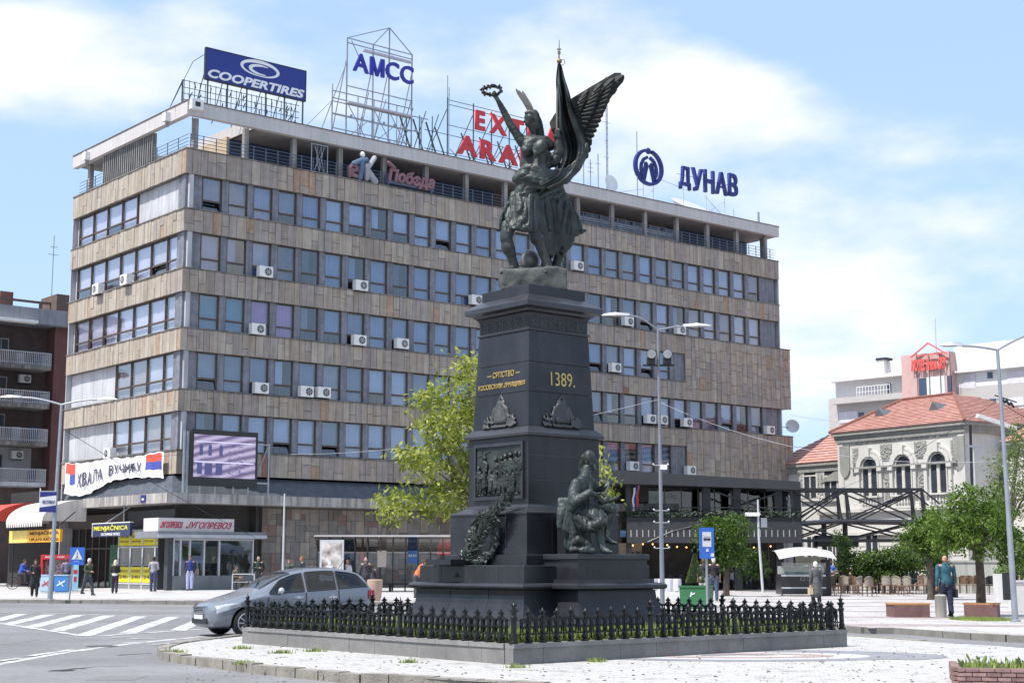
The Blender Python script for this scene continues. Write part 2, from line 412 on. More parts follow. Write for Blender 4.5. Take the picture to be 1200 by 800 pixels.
def window(Wn, loc, rz, k, mode, hs=1.0):
    o = inst('window', Wn['frame'], B, loc=loc, rz=rz, scale=(1, 1, hs))
    inst('upper_pane', Wn['up'], o)
    if mode == 'open': inst('lower_pane', Wn['lo'], o, loc=(0, -.02, 0), rot=(R(-rw.uniform(10, 24)), 0, 0)); inst('curtain', Wn['half'][k], o)
    elif mode == 'bare': inst('lower_pane', Wn['lo'], o); inst('curtain', Wn['half'][k], o, loc=(-.38*Wn['w'], .02, 0), scale=(.55, 1, 1)).location.x = .02
    else: inst('lower_pane', Wn['lo'], o); inst('curtain', (Wn['cur'] if mode == 'full' else Wn['half'])[k], o)
pil = SB('pillar', pillar_m, B)
LEV = [(20.80,22.78,UW),(17.50,19.57,UW),(14.23,16.23,39.0),(10.90,13.02,UW),(7.64,9.75,39.0)]
for li, (z0, z1, ue) in enumerate(LEV):
    u = 1.12; b = 0
    while u+1.18 < ue:
        k = {0:[0,0,1,2,0,1], 1:[0,0,0,6,2], 2:[0,2,0,1], 3:[2,1,2,3,2,1], 4:[1,1,2,1,3]}[li][rw.randrange(4)]
        if li == 0 and 6 <= b <= 11: k = 1
        if li == 2 and b in (0, 1): k = 5
        if li == 2 and b in (2, 3): k = 4
        if b > 18: k = rw.choice([1, 2, 1, 3, 0])
        mode = rw.choices(['full', 'half', 'open', 'bare'], [.56, .17, .16, .11])[0]
        window(WR, (u, .2, z0+.07), 0, k, mode, (z1-z0-.07)/2.02)
        pil.box(u+1.2, u+1.58, .12, .55, z0+.062, z1, 0)
        u += 1.6; b += 1
    pil.box(.1, 1.1, .2, .6, z0+.062, z1, 0)
    pil.box(.16, .6, .6, 1.1, z0+.062, z1, 0)
    if ue < 40: pil.box(u-.02, 39.05, .1, .6, z0+.062, z1, 0)
    else: pil.box(u-.02, 48.9, .25, .7, z0+.062, z1, 0)
pan = SB('render_panel', render_m, B)
for li, (z0, z1, _) in enumerate(LEV):
    slots = {0:(3.45, 7), 1:(0, 7), 2:(0, 7), 3:(0, 4.2), 4:(0, 4.2)}[li]
    for j in range(7):
        vlo = .3+j*1.98
        solid = (li == 0 and j < 3) or (li in (3, 4) and j >= 4)
        if solid: pan.box(.3, .5, vlo, vlo+1.98, z0+.062, z1); continue
        k = rw.choice([7, 7, 1, 7] if li < 3 else [1, 3, 1])
        window(WL, (.2, vlo+1.94, z0+.07), R(-90), k, rw.choices(['full', 'open', 'half'], [.8, .1, .1])[0], (z1-z0-.07)/2.02)
    pan.box(.32, .6, 14.2, VW, z0+.062, z1); pan.box(.25, .5, .02, .2, z0+.062, z1)
# mullions of the end ribbon windows
mul = SB('mullion', frame_m, B)
for li, (z0, z1, _) in enumerate(LEV):
    for j in range(8):
        if (li == 0 and j < 3) or (li in (3, 4) and j > 4): continue
        mul.box(.16, .30, .3+j*1.98-.03, .3+j*1.98+.03, z0+.064, z1)
# ---- penthouse
pz = 24.21
pw = MB(); pw.box(4.2, 24.0, 2.9, 3.1, pz, 26.2, 0).box(40.5, 49, 2.9, 3.1, pz, 26.2, 0).box(4.0, 4.2, 2.9, 12, pz, 26.2, 1).box(24.0, 40.5, 3.0, 3.1, pz, 26.2, 2)
pw.build('penthouse_wall', [M('blue_panel', (.035,.05,.09), .5, var=.2), M('peach_render', (.50,.38,.26), .8), M('rust_wall', (.16,.085,.05), .8, var=.3)], B)
pf = SB('penthouse_window', M('penthouse_pane', (.22,.26,.32), .15, var=.2), B)
for k in range(5):
    for j in range(2): pf.box(26+k*3.1+j*1.4, 27.2+k*3.1+j*1.4, 2.86, 2.98, 24.5, 25.9)
rf = MB(); rf.box(4.3, 49.1, .35, VW, 26.1, 26.72, 0).box(.35, 4.3, 11.4, VW, 26.1, 26.72, 0)
rf.build('roof_slab', soffit_m, B)
fa = MB(); fa.box(-.1, 49.25, -.1, .25, 26.07, 26.83).box(-.1, .25, .25, VW+.3, 26.07, 26.83).box(4.2, 4.4, .25, 11.3, 26.1, 26.8).box(.25, 4.2, 11.2, 11.4, 26.1, 26.8).box(49.1, 49.25, .25, VW, 26.07, 26.83)
fa.build('roof_fascia', fascia_m, B)
cp = MB(); cp.box(-.14, 49.3, -.14, .05, 26.83, 26.88).box(-.14, .05, .05, VW+.3, 26.83, 26.88); cp.build('roof_edge_flashing', rust_m, B)
colm = MB().box(-.14, .14, -.14, .14, pz, 26.07).mesh('column', concrete)
for k in range(16): inst('column', colm, B, loc=(.72+3.17*k, .5, 0))
inst('column', colm, B, loc=(.5, 13.6, 0)); inst('column', colm, B, loc=(48.85, 1.2, 0))
lou = SB('louvre_slat', M('louvre_metal', (.24,.23,.22), .6, var=.15, streak=.3), B)
for k in range(24): lou.box(.15, .42, 4.55+k*.28, 4.55+k*.28+.1, pz, 26.07)
lou.box(.3, .4, 4.5, 11.2, pz, 26.07)
rail_m = M('rail_blue_grey', (.10,.13,.19), .5)
rl = MB()
for z in (.25, .45, .65, .85): rl.tube([(.25, .2, pz+z), (49, .2, pz+z)], .018, 5); rl.tube([(.2, .25, pz+z), (.2, 4.5, pz+z)], .02, 5); rl.tube([(.2, 11.3, pz+z), (.2, 14.5, pz+z)], .02, 5)
for k in range(62): rl.box(.3+k*.79, .34+k*.79, .18, .22, pz, pz+.88)
for v in (1.4, 2.7, 4.0, 12.2, 13.4): rl.box(.18, .22, v, v+.04, pz, pz+.88)
rl.build('roof_railing', rail_m, B)
# items on the terrace in the shade
tz = MB()
for k in range(9): tz.bar((25.5+k*1.7, 1.2, pz+.1), (25.5+k*1.7, 1.2, pz+.95), .04)
for z in (.2,.35,.5,.65,.8): tz.box(25.5, 39, 1.2, 1.23, pz+z, pz+z+.08)
tz.build('terrace_fence', M('pale_slats', (.36,.38,.42), .5), B)
# ---- air conditioners fixed under the windows
acb = MB().box(-.43, .43, -.3, .06, -.3, .3, 0); acb.box(-.4,.4,-.14,.3,-.36,-.3,1); ac_me = acb.mesh('air_conditioner', [white_m, steel_d])
fan = MB(); fan.lathe([(.235, 0), (.235, .012)], 16, 0); fan.lathe([(.2, .012), (.2, .018)], 16, 1)
for k in range(3): fan.obox((0,0,.024), Vector((math.cos(k*2.1),math.sin(k*2.1),0))*.18, Vector((-math.sin(k*2.1),math.cos(k*2.1),0))*.03, (0,0,.004), 0)
fan_me = fan.mesh('fan_grille', [M('grille_grey', (.33,.33,.34), .5), black_m])
def aircon(x, y, left=False, v=-.05):
    if left: vv, z = BV(x, y, -.1); loc = (-.1, vv, z); rz = R(-90)
    else: uu, z = BU(x, y, v); loc = (uu, v, z); rz = 0
    o = inst('air_conditioner', ac_me, B, loc=loc, rz=rz); inst('fan_grille', fan_me, o, loc=(.12 if not left else -.12, -.3, 0), rot=(R(90), 0, 0))
for x, y in [(309,319),(421,335),(300,386),(419,399),(469,403),(304,455),(357,459),(377,460),(493,530),(675,312),(734,377),(795,387),(719,431),(760,491),(774,492),(803,495),(900,504),(740,546),(807,551),(556,352)]: aircon(x, y)
for x, y in [(117,339),(150,328),(131,531)]: aircon(x, y, True)
# satellite dish on the far corner
dr, dz = BU(927, 500, 1.0)
sd = MB(); sd.bar((49.3, 1, dz-.1), (dr-.1, 1, dz-.05), .05); sd.build('dish_arm', steel, B)
dsh = MB(); dsh.lathe([(.02, 0), (.2, .02), (.38, .08), (.52, .16), (.53, .17), (.36, .1), (.02, .03)], 16); dsh.build('satellite_dish', steel_w, B, smooth=True, loc=(dr, .9, dz), rot=(R(75), 0, R(-40)))
# ---- canopy, base storey
cz0, cz1 = 4.82, 5.34
ca = MB()
ca.box(-1.0, 25.8, -1.0, .6, cz0, cz1).box(-1.0, .6, .6, 9.4, cz0, cz1)
ca.box(.6, 25.8, .6, 3.0, cz0+.1, cz1-.02).box(.6, 3.0, 3, 9.4, cz0+.1, cz1-.02)
ca.build('canopy_slab', M('canopy_concrete', (.42,.39,.37), .8, var=.12, streak=.5, dirt=.15), B)
lm = MB()
lm.prism_y([(.6,0),(1,0),(1,0.01)],0,0.001) if False else None
lm.add([(-.6,-.7,5.36),(26,-.7,5.36),(26,.2,6.3),(-.1,.2,6.3)], [(0,1,2,3)]); lm.add([(-.6,-.7,5.36),(-.1,.2,6.3),(.2,14,6.3),(-.2,14,5.36)], [(0,1,2,3)])
lm.build('lean_to_roof', M('slate_metal', (.085,.095,.115), .55, var=.2, streak=.2), B)
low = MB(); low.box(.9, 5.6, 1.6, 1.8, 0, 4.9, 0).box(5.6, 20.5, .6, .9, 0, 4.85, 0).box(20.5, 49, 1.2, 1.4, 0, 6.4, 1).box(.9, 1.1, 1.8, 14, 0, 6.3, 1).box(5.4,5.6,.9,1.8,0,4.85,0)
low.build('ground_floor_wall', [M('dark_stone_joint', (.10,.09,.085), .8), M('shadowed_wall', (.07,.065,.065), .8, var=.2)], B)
# random stone tiles of the ground floor wall
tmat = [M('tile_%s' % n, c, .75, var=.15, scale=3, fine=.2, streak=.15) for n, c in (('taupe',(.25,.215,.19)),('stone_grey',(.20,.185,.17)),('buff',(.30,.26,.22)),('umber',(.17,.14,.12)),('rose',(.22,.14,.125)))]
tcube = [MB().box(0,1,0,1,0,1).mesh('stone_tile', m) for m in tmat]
rt = random.Random(5); occ = {}
cell = .31
nx, nz_ = int(14.9/cell), int(4.75/cell)
for j in range(nz_):
    for i in range(nx):
        if (i, j) in occ: continue
        w = rt.choice([1,2,2,3]); h = rt.choice([1,2,2,3])
        while any((i+a, j) in occ or i+a >= nx for a in range(w)): w -= 1
        h = min(h, nz_-j)
        if w < 1: w = 1
        for a in range(w):
            for b in range(h): occ[(i+a, j+b)] = 1
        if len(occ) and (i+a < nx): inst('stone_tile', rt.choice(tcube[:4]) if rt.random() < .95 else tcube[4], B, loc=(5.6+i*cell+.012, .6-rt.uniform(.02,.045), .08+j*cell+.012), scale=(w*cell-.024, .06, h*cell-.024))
vent = MB().box(12.0, 12.8, .5, .6, 2.75, 3.2); vent.build('vent_grille', black_m, B)
# ================================================================== rooftop signs
def roofthing(name, label, cat, u, v=1.0): return thing(name, label, cat, C0+DR*u+DL*v+Vector((0,0,26.74)), RZ)
lb = M('sign_blue', (.012,.03,.22), .4, var=.05); navy = M('sign_navy', (.012,.02,.17), .45, var=.06); redm = M('sign_red', (.55,.03,.04), .45, var=.08); letw = M('letter_white', (.78,.78,.80), .4, var=.03)
bluel = M('letter_deep_blue', (.02,.02,.30), .4, var=.05); lat = M('lattice_green_steel', (.07,.10,.10), .5, .3); sc_m = M('scaffold_grey', (.30,.31,.33), .5, .4)
z0 = 26.74
# billboard with the tyre sign
t = roofthing('billboard', 'blue rooftop billboard with white ring emblem and slanted tyre lettering', 'billboard', 1.5)
MB().box(0, 6.53, -.08, .08, 1.94, 3.72).build('panel', lb, t)
MB().box(-.05, 6.58, -.1, .1, 3.72, 3.77).box(-.05, 6.58, -.1, .1, 1.89, 1.94).box(-.05, 0, -.1, .1, 1.94, 3.72).box(6.53, 6.58, -.1, .1, 1.94, 3.72).build('panel_frame', steel_d, t)
lettering('lettering', 'COOPERTIRES', letw, t, .12, 6.45, 2.03, .52, -.10, .04, .035, .25)
def ring(cx, cz, rx, rz_, w0, w1, t0, t1, y=-.1, n=40, tilt=0, d=.04):
    m = MB()
    def fn(s, q, yy): 
        a = R(t0+(t1-t0)*s); ww = (w0+(w1-w0)*math.sin(math.pi*s))*(q-.5)
        x, z = (rx+ww)*math.cos(a), (rz_+ww*.8)*math.sin(a)
        return (cx+x+z*tilt, yy, cz+z)
    for s in range(n):
        for_ = [fn(s/n,0,y),fn((s+1)/n,0,y),fn((s+1)/n,1,y),fn(s/n,1,y),fn(s/n,0,y+d),fn((s+1)/n,0,y+d),fn((s+1)/n,1,y+d),fn(s/n,1,y+d)]
        m.add(for_, [(0,1,2,3),(7,6,5,4),(0,4,5,1),(2,6,7,3)])
    return m
ring(3.45, 3.2, 1.2, .42, .06, .24, -95, 265, tilt=-.1).build('ring_emblem', letw, t)
ring(3.6, 3.15, .78, .26, .05, .24, 60, 285, y=-.105, tilt=-.1).build('inner_ring_emblem', letw, t)
g = MB()
for k in range(23): g.bar((-1.1+k*.33, .35, .0), (-1.1+k*.33, .35, 1.75), .03)
for z in (.25, .6, .95, 1.3, 1.7): g.bar((-1.2, .35, z), (6.4, .35, z), .03)
for k in range(6): g.bar((.2+k*1.25, 0.05, 0), (.2+k*1.25, .05, 3.6), .07); g.bar((.2+k*1.25, .1, 3.2), (.2+k*1.25, 1.8, 0), .04)
rg = random.Random(2)
for k in range(34): x = rg.uniform(-1, 6.2); z = rg.uniform(.2, 1.4); g.bar((x, .3, z), (x+rg.uniform(-.1,.25), .3, z+rg.uniform(.15,.4)), .05)
g.bar((-1.2,.35,1.72),(-1.2,.35,0),.07).bar((-1.2,.35,1.7),(-1.9,.35,0),.04).bar((-.6,.35,2.9),(-1.9,.35,0),.03).bar((-.6,.35,2.9),(0,0,3.4),.03)
g.build('support_lattice', lat, t)
# scaffold with four blue letters
t = roofthing('rooftop_sign', 'open steel scaffold carrying four deep blue letters on the roof', 'sign', 10.97)
s = MB()
for x in (0, 1.9, 3.1, 4.84):
    s.bar((x, 0, 0), (x, 0, 6.5 if x != 3.1 else 7.85), .07); s.bar((x, 1.6, 0), (x, 1.6, 3.6), .05); s.bar((x, .05, 5.2), (x-.0, 1.9, 0), .05)
for z in (6.5, 6.2, 3.5, 3.0, 2.55, 2.35, 1.55, .7): s.bar((0 if z > 3 else -1.0, 0, z), (4.84 if z != 2.55 else 6.1, 0, z), .055)
s.bar((0,0,6.5),(3.1,0,7.85),.05).bar((1.9,0,6.5),(3.1,0,7.85),.05).bar((4.84,0,6.5),(3.1,0,7.85),.05).bar((-1,0,0),(-1,0,3.4),.05).bar((5.6,0,0),(5.6,0,2.6),.06)
for a in (0, 1.9, 3.1): s.bar((a, 0, 0.2), (a+1.5, 0, 1.5), .04).bar((a+1.6, 0, .2), (a+.1, 0, 2.4), .04)
s.bar((0,0,5.0),(-1.9,0,0),.045).bar((-1,0,2.4),(-3.2,0,0),.03).bar((.3,0,6.4),(.9,0,5.4),.04).bar((4.84,0,3.6),(3.7,0,0),.05).bar((2.9,0,3.2),(1.9,0,0),.04).bar((1.6,0,3.4),(.9,0,0),.04)
s.bar((-1,0,1.6),(5.6,0,1.6),.05)
for k in range(7): s.box(.3+k*.8, .42+k*.8, -.05, .05, 1.6, 1.75)
s.build('scaffold', sc_m, t)
MB().box(.0, 4.8, -.25, .25, 2.4, 2.5).box(1.2, 4.8, -.1, .2, 5.95, 6.05).build('walkway_board', M('board_lilac', (.45,.45,.52), .6), t)
letters('AMCC', bluel, t, .36, 4.86, 4.5, 1.15, -.12, .14, .02, .09, slope=0)
# red lettered sign, partly behind the statue
t = roofthing('rooftop_sign', 'lattice frame with two rows of large red letters partly behind the statue', 'sign', 18.7)
s = MB()
for x in (0, 2.1, 3.6, 5.1, 6.6, 8.0): s.bar((x, .1, 0), (x, .1, 4.35 if x < 3 else 4.1), .06); s.bar((x, .15, 3.6), (x-1.0, 1.4, 0), .05); s.bar((x-1.0,.1,2.2),(x,.1,0),.07)
for z in (4.2, 3.9, 2.55, 1.9, .7, .15): s.bar((-1.8 if z < 2 else 0, .1, z), (8, .1, z), .035)
for x in (-3.2, -2.2, -1.2): s.bar((x, .1, 0), (x, .1, 2.6+.3*rg.random()), .05); s.bar((x-.6, .1, 0), (x+.5, .1, 3.1), .045); s.bar((x+.5, .1, 0), (x-.5, .1, 2.4), .08)
for a in range(5): s.bar((.2+a*1.5,.1,0),(1.6+a*1.5,.1,1.9),.04).bar((1.6+a*1.5,.1,0),(.2+a*1.5,.1,1.0),.03)
s.bar((0,.1,4.2),(0,.1,5.8),.03); s.build('lattice_frame', lat, t)
letters('EXTRA', redm, t, 2.1, 9.3, 2.6, 1.3, -.1, .14, .04, .3)
letters('ARABI', redm, t, .65, 7.6, .75, 1.28, -.1, .14, .04, .14)
# round emblem + five letters, navy
t = roofthing('rooftop_sign', 'navy ring emblem and five blocky navy cyrillic letters on the roof', 'sign', 35.1)
e = ring(1.46, 2.78, 1.3, 1.22, .27, .27, 104, 436, y=-.12, d=.22); e.build('ring_emblem', navy, t)
MB().ball((1.46, 0, 3.98), (.27,.14,.24), n=14, k=8).build('emblem_dot', navy, t, smooth=True)
em = MB()
for sx in (-1, 1):
    pts = [(1.46+sx*x, -.03, z) for x, z in ((.12,3.5),(.5,3.3),(.74,2.9),(.78,2.4),(.6,2.1))]
    for a, b_ in zip(pts, pts[1:]): em.bar(a, b_, .22, .16, up=(0,1,0))
    pts = [(1.46+sx*x, -.03, z) for x, z in ((.45,1.75),(.3,2.3),(.12,2.9),(.3,3.1),(.62,1.9))]
    for a, b_ in zip(pts, pts[1:]): em.bar(a, b_, .16, .13, up=(0,1,0))
em.bar((.85,-.02,2.0),(.6,-.02,1.75),.2,.1).bar((2.07,-.02,2.0),(2.35,-.02,1.8),.2,.1)
em.build('emblem_figure', navy, t)
letters('ДУНАВ', navy, t, 4.5, 10.7, 1.72, 1.72, -.1, .22, .022, .13, slope=.06)
s = MB()
for x in (1.1, 2.1, 5.2, 7.6, 9.6): s.bar((x, .2, 0), (x, .2, 1.9), .04)
for p, q in (((-1.6,.2,.5),(1.2,.2,1.2)),((.6,.2,0),(2.2,.2,1.4)),((2.6,.2,2.2),(5,.2,1.9)),((4.5,.2,2.9),(10.6,.2,2.9)),((7.4,.2,1.7),(9.8,.2,.2)),((7.2,.2,.2),(9.6,.2,1.6)),((8.2,.2,.1),(8.2,.2,1.6)),((0,.2,0),(3.5,.2,.05))): s.bar(p, q, .03)
s.build('support_frame', M('pale_support', (.5,.5,.52), .5), t)
# signs standing behind the terrace rail
u0, zz = BU(407, 208, -.1)
t = thing('shop_sign', 'bulbous pink, blue and white letter sign on the terrace edge', 'sign', C0+DR*u0-DL*.15+Vector((0,0,24.25)), RZ)
pkm = M('sign_pink', (.24,.12,.14), .7, dirt=.3); blm = M('sign_powder_blue', (.10,.15,.25), .7, dirt=.3); shadew = M('shaded_white', (.42,.42,.44), .7, dirt=.2)  # white letters darkened in their colour for the shade they stand in
def blobletter(pts, r, mat, t, y=0, nm='letter'):
    m = MB()
    for a, b_ in zip(pts, pts[1:]): m.capsule((a[0], y, a[1]), (b_[0], y, b_[1]), r, r, 8)
    return m.build(nm, mat, t, smooth=True)
blobletter([(.12,.1),(.1,.55),(.3,.8),(.6,.7),(.62,.5),(.25,.45),(.3,.2),(.6,.15)], .13, pkm, t)
blobletter([(.35,.85),(.9,1.15),(1.25,1.25)], .16, blm, t, -.05); blobletter([(.95,1.1),(.85,.1)], .17, blm, t, -.05)
blobletter([(1.35,.15),(1.3,.9)], .17, shadew, t); blobletter([(1.35,.7),(1.85,1.45)], .17, shadew, t); blobletter([(1.4,.6),(1.95,.05)], .2, shadew, t); blobletter([(1.0,1.55),(1.02,1.5)], .16, letw, t, nm='letter_dot')
u0, zz = BU(454, 205, -.1)
t = thing('shop_sign', 'dusty pink handwritten word sign on the terrace edge below the roof', 'sign', C0+DR*u0-DL*.15+Vector((0,0,24.1)), RZ)
lettering('lettering', 'Победа', pkm, t, 0, 3.5, .25, .95, 0, .15, .05, .2); MB().capsule((.0,0,1.5),(.45,0,1.25),.13).build('stroke', pkm, t, smooth=True); MB().box(0,3.5,.08,.12,.3,.5).box(.1,.16,.1,.9,.1,.9).box(3.3,3.36,.1,.9,.1,.9).build('bracket', rail_m, t)
# small metal emblem panel at x~375
u0, zz = BU(374, 200, .1)
t = thing('metal_screen', 'thin metal framed screen with curling wires on the terrace edge', 'screen', C0+DR*(u0-.55)+DL*.1+Vector((0,0,24.2)), RZ)
m = MB().bar((0,0,0),(0,0,1.75),.05).bar((1.1,0,0),(1.1,0,1.75),.05).bar((0,0,.05),(1.1,0,.05),.05).bar((0,0,1.7),(1.1,0,1.7),.05)
m.build('frame', steel, t); m = MB()
for k in range(7): m.tube([(.55+.38*math.sin(k*2.1), 0, .1), (.55-.2*math.sin(k*1.3), 0, .8), (.55+.35*math.cos(k*1.9), 0, 1.6)], .015, 5)
m.build('wire_ornament', steel, t)
# masts and dishes
def mast(px, base, h, label, discs=(), ladder=False, v=1.0, w=.05):
    u, _ = BU(px, base, v); t = roofthing('antenna_mast', label, 'antenna', u, v)
    m = MB(); m.bar((0,0,0),(0,0,h), w)
    if ladder:
        m.bar((.12,0,0),(.12,0,h*.9),w*.7)
        for k in range(int(h*2)): m.bar((0,0,.3+k*.45),(.12,0,.5+k*.45),.02)
    m.build('pole', steel, t)
    a = MB(); 
    for z, l in discs: a.bar((-l,0,z),(l,0,z),.025)
    if discs: a.build('aerial_arms', steel, t)
    return t
t = mast(711, 215, 8.6, 'tallest slim lattice mast right of the wing', ((5.3,.4),(2.8,.25),(4,.15)), True)
m = MB(); m.lathe([(.02,0),(.25,.03),(.48,.12),(.6,.22)], 18); m.build('mesh_dish', steel_w, t, smooth=True, loc=(.15,-.1,.9), rot=(R(80),0,0))
mast(684, 212, 3.6, 'thin aerial mast just below the wing tip feathers', ((3,.3),(2.6,.35)))
mast(701, 214, 2.9, 'short aerial mast left of the tallest lattice mast', ((2.2,.25),))
mast(692, 214, 2.4, 'short spiky aerial mast between two thin masts', ((1.5,.3),(1.8,.25),(2.1,.2)))
mast(747, 225, 5.2, 'thin aerial mast passing behind the ring emblem', ((3,.1),))
mast(889, 262, 1.3, 'small white pole antenna near the far roof end', (), w=.12)
mast(526, 160, 5.0, 'thin lone mast at the left of the red letters', ((4.5,.05),), w=.04)
mast(860, 256, 1.1, 'short bare rod on the roof edge near the far end', (), w=.03)
u, _ = BU(805, 240, 2.5); t = roofthing('satellite_dish', 'wide pale mesh dish lying low behind the navy letters', 'satellite dish', u, 2.5)
m = MB(); m.lathe([(.05,0),(.6,.1),(1.1,.3),(1.5,.6)], 20); m.build('dish', steel_w, t, smooth=True, loc=(0,0,.6), rot=(R(30),0,0)); MB().bar((0,0,0),(0,0,.7),.1).build('stand', steel, t)
# cameras at the roof corner
t = roofthing('floodlight', 'white square floodlight on the roof corner above the terrace', 'floodlight', .35, -.35)
MB().box(-.35,.35,-.1,.25,-.4,.15).build('housing', white_m, t); MB().box(-.15,.15,-.13,-.1,-.25,0).build('lens', black_m, t)
for px, py, lab in ((197,132,'small white box lamp half way along the roof end edge'),(103,181,'small white box lamp at the far end of the roof edge')):
    vv, z = BV(px, py, -.15); t = thing('floodlight', lab, 'floodlight', C0-DR*.2+DL*vv+Vector((0,0,26.1)), RZ)
    MB().box(-.2,.1,-.2,.2,0,.5).build('housing', white_m, t); MB().box(-.1,.1,-.03,.03,-.3,0).build('bracket', steel, t)
# ================================================================== things on the office building at street level
PZ = .30                                   # level of the pavement by the shops
# LED screen
t = thing('video_screen', 'large video screen in a black frame showing a pale building facade', 'video screen', C0+DR*.3-DL*1.0, RZ)
MB().box(-.05, 3.95, -.1, .25, 5.75, 8.72).build('casing', black_m, t)
scr = bpy.data.materials.new('screen_picture'); scr.use_nodes = True; sn = scr.node_tree.nodes; sl = scr.node_tree.links; sb = sn['Principled BSDF']
stc = sn.new('ShaderNodeTexCoord'); wv = sn.new('ShaderNodeTexWave'); wv.bands_direction = 'Z'; wv.inputs['Scale'].default_value = .75; wv.inputs['Distortion'].default_value = 2.5; wv.inputs['Detail'].default_value = 2
smp = sn.new('ShaderNodeMapping'); smp.inputs['Rotation'].default_value = (0, R(14), 0); sl.new(stc.outputs['Object'], smp.inputs[0]); sl.new(smp.outputs[0], wv.inputs[0])
smx = sn.new('ShaderNodeMix'); smx.data_type = 'RGBA'; smx.inputs[6].default_value = (.19,.14,.30,1); smx.inputs[7].default_value = (.62,.55,.80,1); sl.new(wv.outputs[0], smx.inputs[0])
sb.inputs['Base Color'].default_value = (.02,.02,.02,1); sl.new(smx.outputs[2], sb.inputs['Emission Color']); sb.inputs['Emission Strength'].default_value = .62
MB().box(.1, 3.8, -.12, -.11, 6.2, 8.45).build('display', scr, t)
em = EM('screen_dark', (.06,.06,.16), .5); ew = EM('screen_pale', (.6,.55,.75), .5)
m = MB()
for x in (.42, .95, 1.6): MB().box(x, x+.2, -.135, -.13, 7.35, 7.85).add([(x,-.135,7.85),(x+.2,-.135,7.85),(x+.16,-.135,7.93),(x+.1,-.135,7.96),(x+.04,-.135,7.93)], [(0,1,2,3,4)]).build('picture_window', em, t)
for a_, b_ in ((.3,.6),(.75,1.2),(1.4,1.8)): MB().box(a_,b_,-.135,-.13,6.35,6.95).build('picture_door', em, t)
m = MB(); rr = random.Random(9)
for k in range(46): x = rr.uniform(2.2, 3.3); z = rr.uniform(6.35, 7.95); m.obox((x,-.13,z), (rr.uniform(.03,.1),0,rr.uniform(-.05,.05)), (0,.003,0), (0,0,.02))
m.build('picture_tree', em, t); MB().box(.15,3.7,-.135,-.13,6.98,7.04).box(.2,3.6,-.135,-.13,8.05,8.1).build('picture_cornice', ew, t)
m = MB()
for x in (-.35, -.15): m.bar((x, .1, 5.3), (x, .1, 8.6), .1)
for x in (4.75,): m.bar((x,.1,5.3),(x,.1,8.15),.09).bar((3.9,.1,6.0),(4.75,.1,6.0),.08).bar((3.9,.1,8.1),(4.75,.1,8.1),.06).bar((4.0,.1,6.3),(4.7,.1,8),.04)
for z in (6.5, 7.3): m.bar((-.35,.1,z),(0,.1,z),.05)
for x in (.6, 1.5, 2.6, 3.5): m.bar((x,.1,5.3),(x,.1,5.8),.08)
m.build('support_posts', steel, t)
# banner on the end face
ban_w = M('banner_cloth', (.74,.73,.74), .8, var=.05, scale=2); ban_r = M('banner_red', (.62,.08,.05), .8, var=.08); ban_b = M('banner_blue', (.06,.08,.35), .8, var=.08); ban_k = M('banner_ink', (.05,.05,.10), .8)
t = thing('banner', 'sagging white cloth banner with black hand painted letters and tricolour corners', 'banner', C0-DR*.28, RZ)
def bz(s, q, folds=1.0):
    # s 0..1 along the banner from the far end; q 0..1 top to bottom
    v = 13.5-s*12.7; top = 7.62-.22*math.sin(math.pi*((s*2.15) % 1))*.6
    h = 1.75-.45*abs(math.sin(s*math.pi*2.1))*0-.55*s+.25*math.sin(s*math.pi*2.2+.3)
    fold = .016*math.sin(s*90+q)+.010*math.sin(s*190+q*5)+.05*math.sin(s*33-q*7)*q*q
    fold *= folds
    return Vector((-.1+fold, v, top-q*h+.03*math.sin(s*60)))
def bgrid(s0, s1, q0, q1, mat, nm, off=0.0, nu=90, nv=10):
    return MB().grid(lambda a, b: bz(s0+(s1-s0)*a, q0+(q1-q0)*b)-Vector((off,0,0)), nu, nv).build(nm, mat, t, smooth=True)
cl = bgrid(0, 1, 0, 1, ban_w, 'cloth', 0, 320, 12)
bgrid(.01,.12,.02,.34,ban_r,'red_stripe',.02,30,4); bgrid(.06,.12,.34,.66,ban_b,'blue_stripe',.02,20,4)
bgrid(.84,.985,.05,.36,ban_r,'red_stripe',.02,40,4); bgrid(.84,.985,.36,.68,ban_b,'blue_stripe',.02,40,4)
def on_banner(s, s0, s1, q0, q1):
    me, w, h, _ = text_mesh(s, .01, .012); me = me.copy(); me.materials.clear(); me.materials.append(ban_k)
    bm = bmesh.new(); bm.from_mesh(me); bmesh.ops.subdivide_edges(bm, edges=bm.edges[:], cuts=1)
    for v in bm.verts:
        a = s0+(s1-s0)*v.co.x/w; q = q1-(q1-q0)*v.co.z/h; v.co = bz(a, q, 0.0)-Vector((.065+v.co.y, 0, 0))
    bm.to_mesh(me); bm.free(); inst('letter', me, t)
wl = 'ХВАЛА ВУЧИЋУ'; ss = .15
for ch in wl:
    if ch != ' ': on_banner(ch, ss, ss+.046, .30, .74)
    ss += .0555
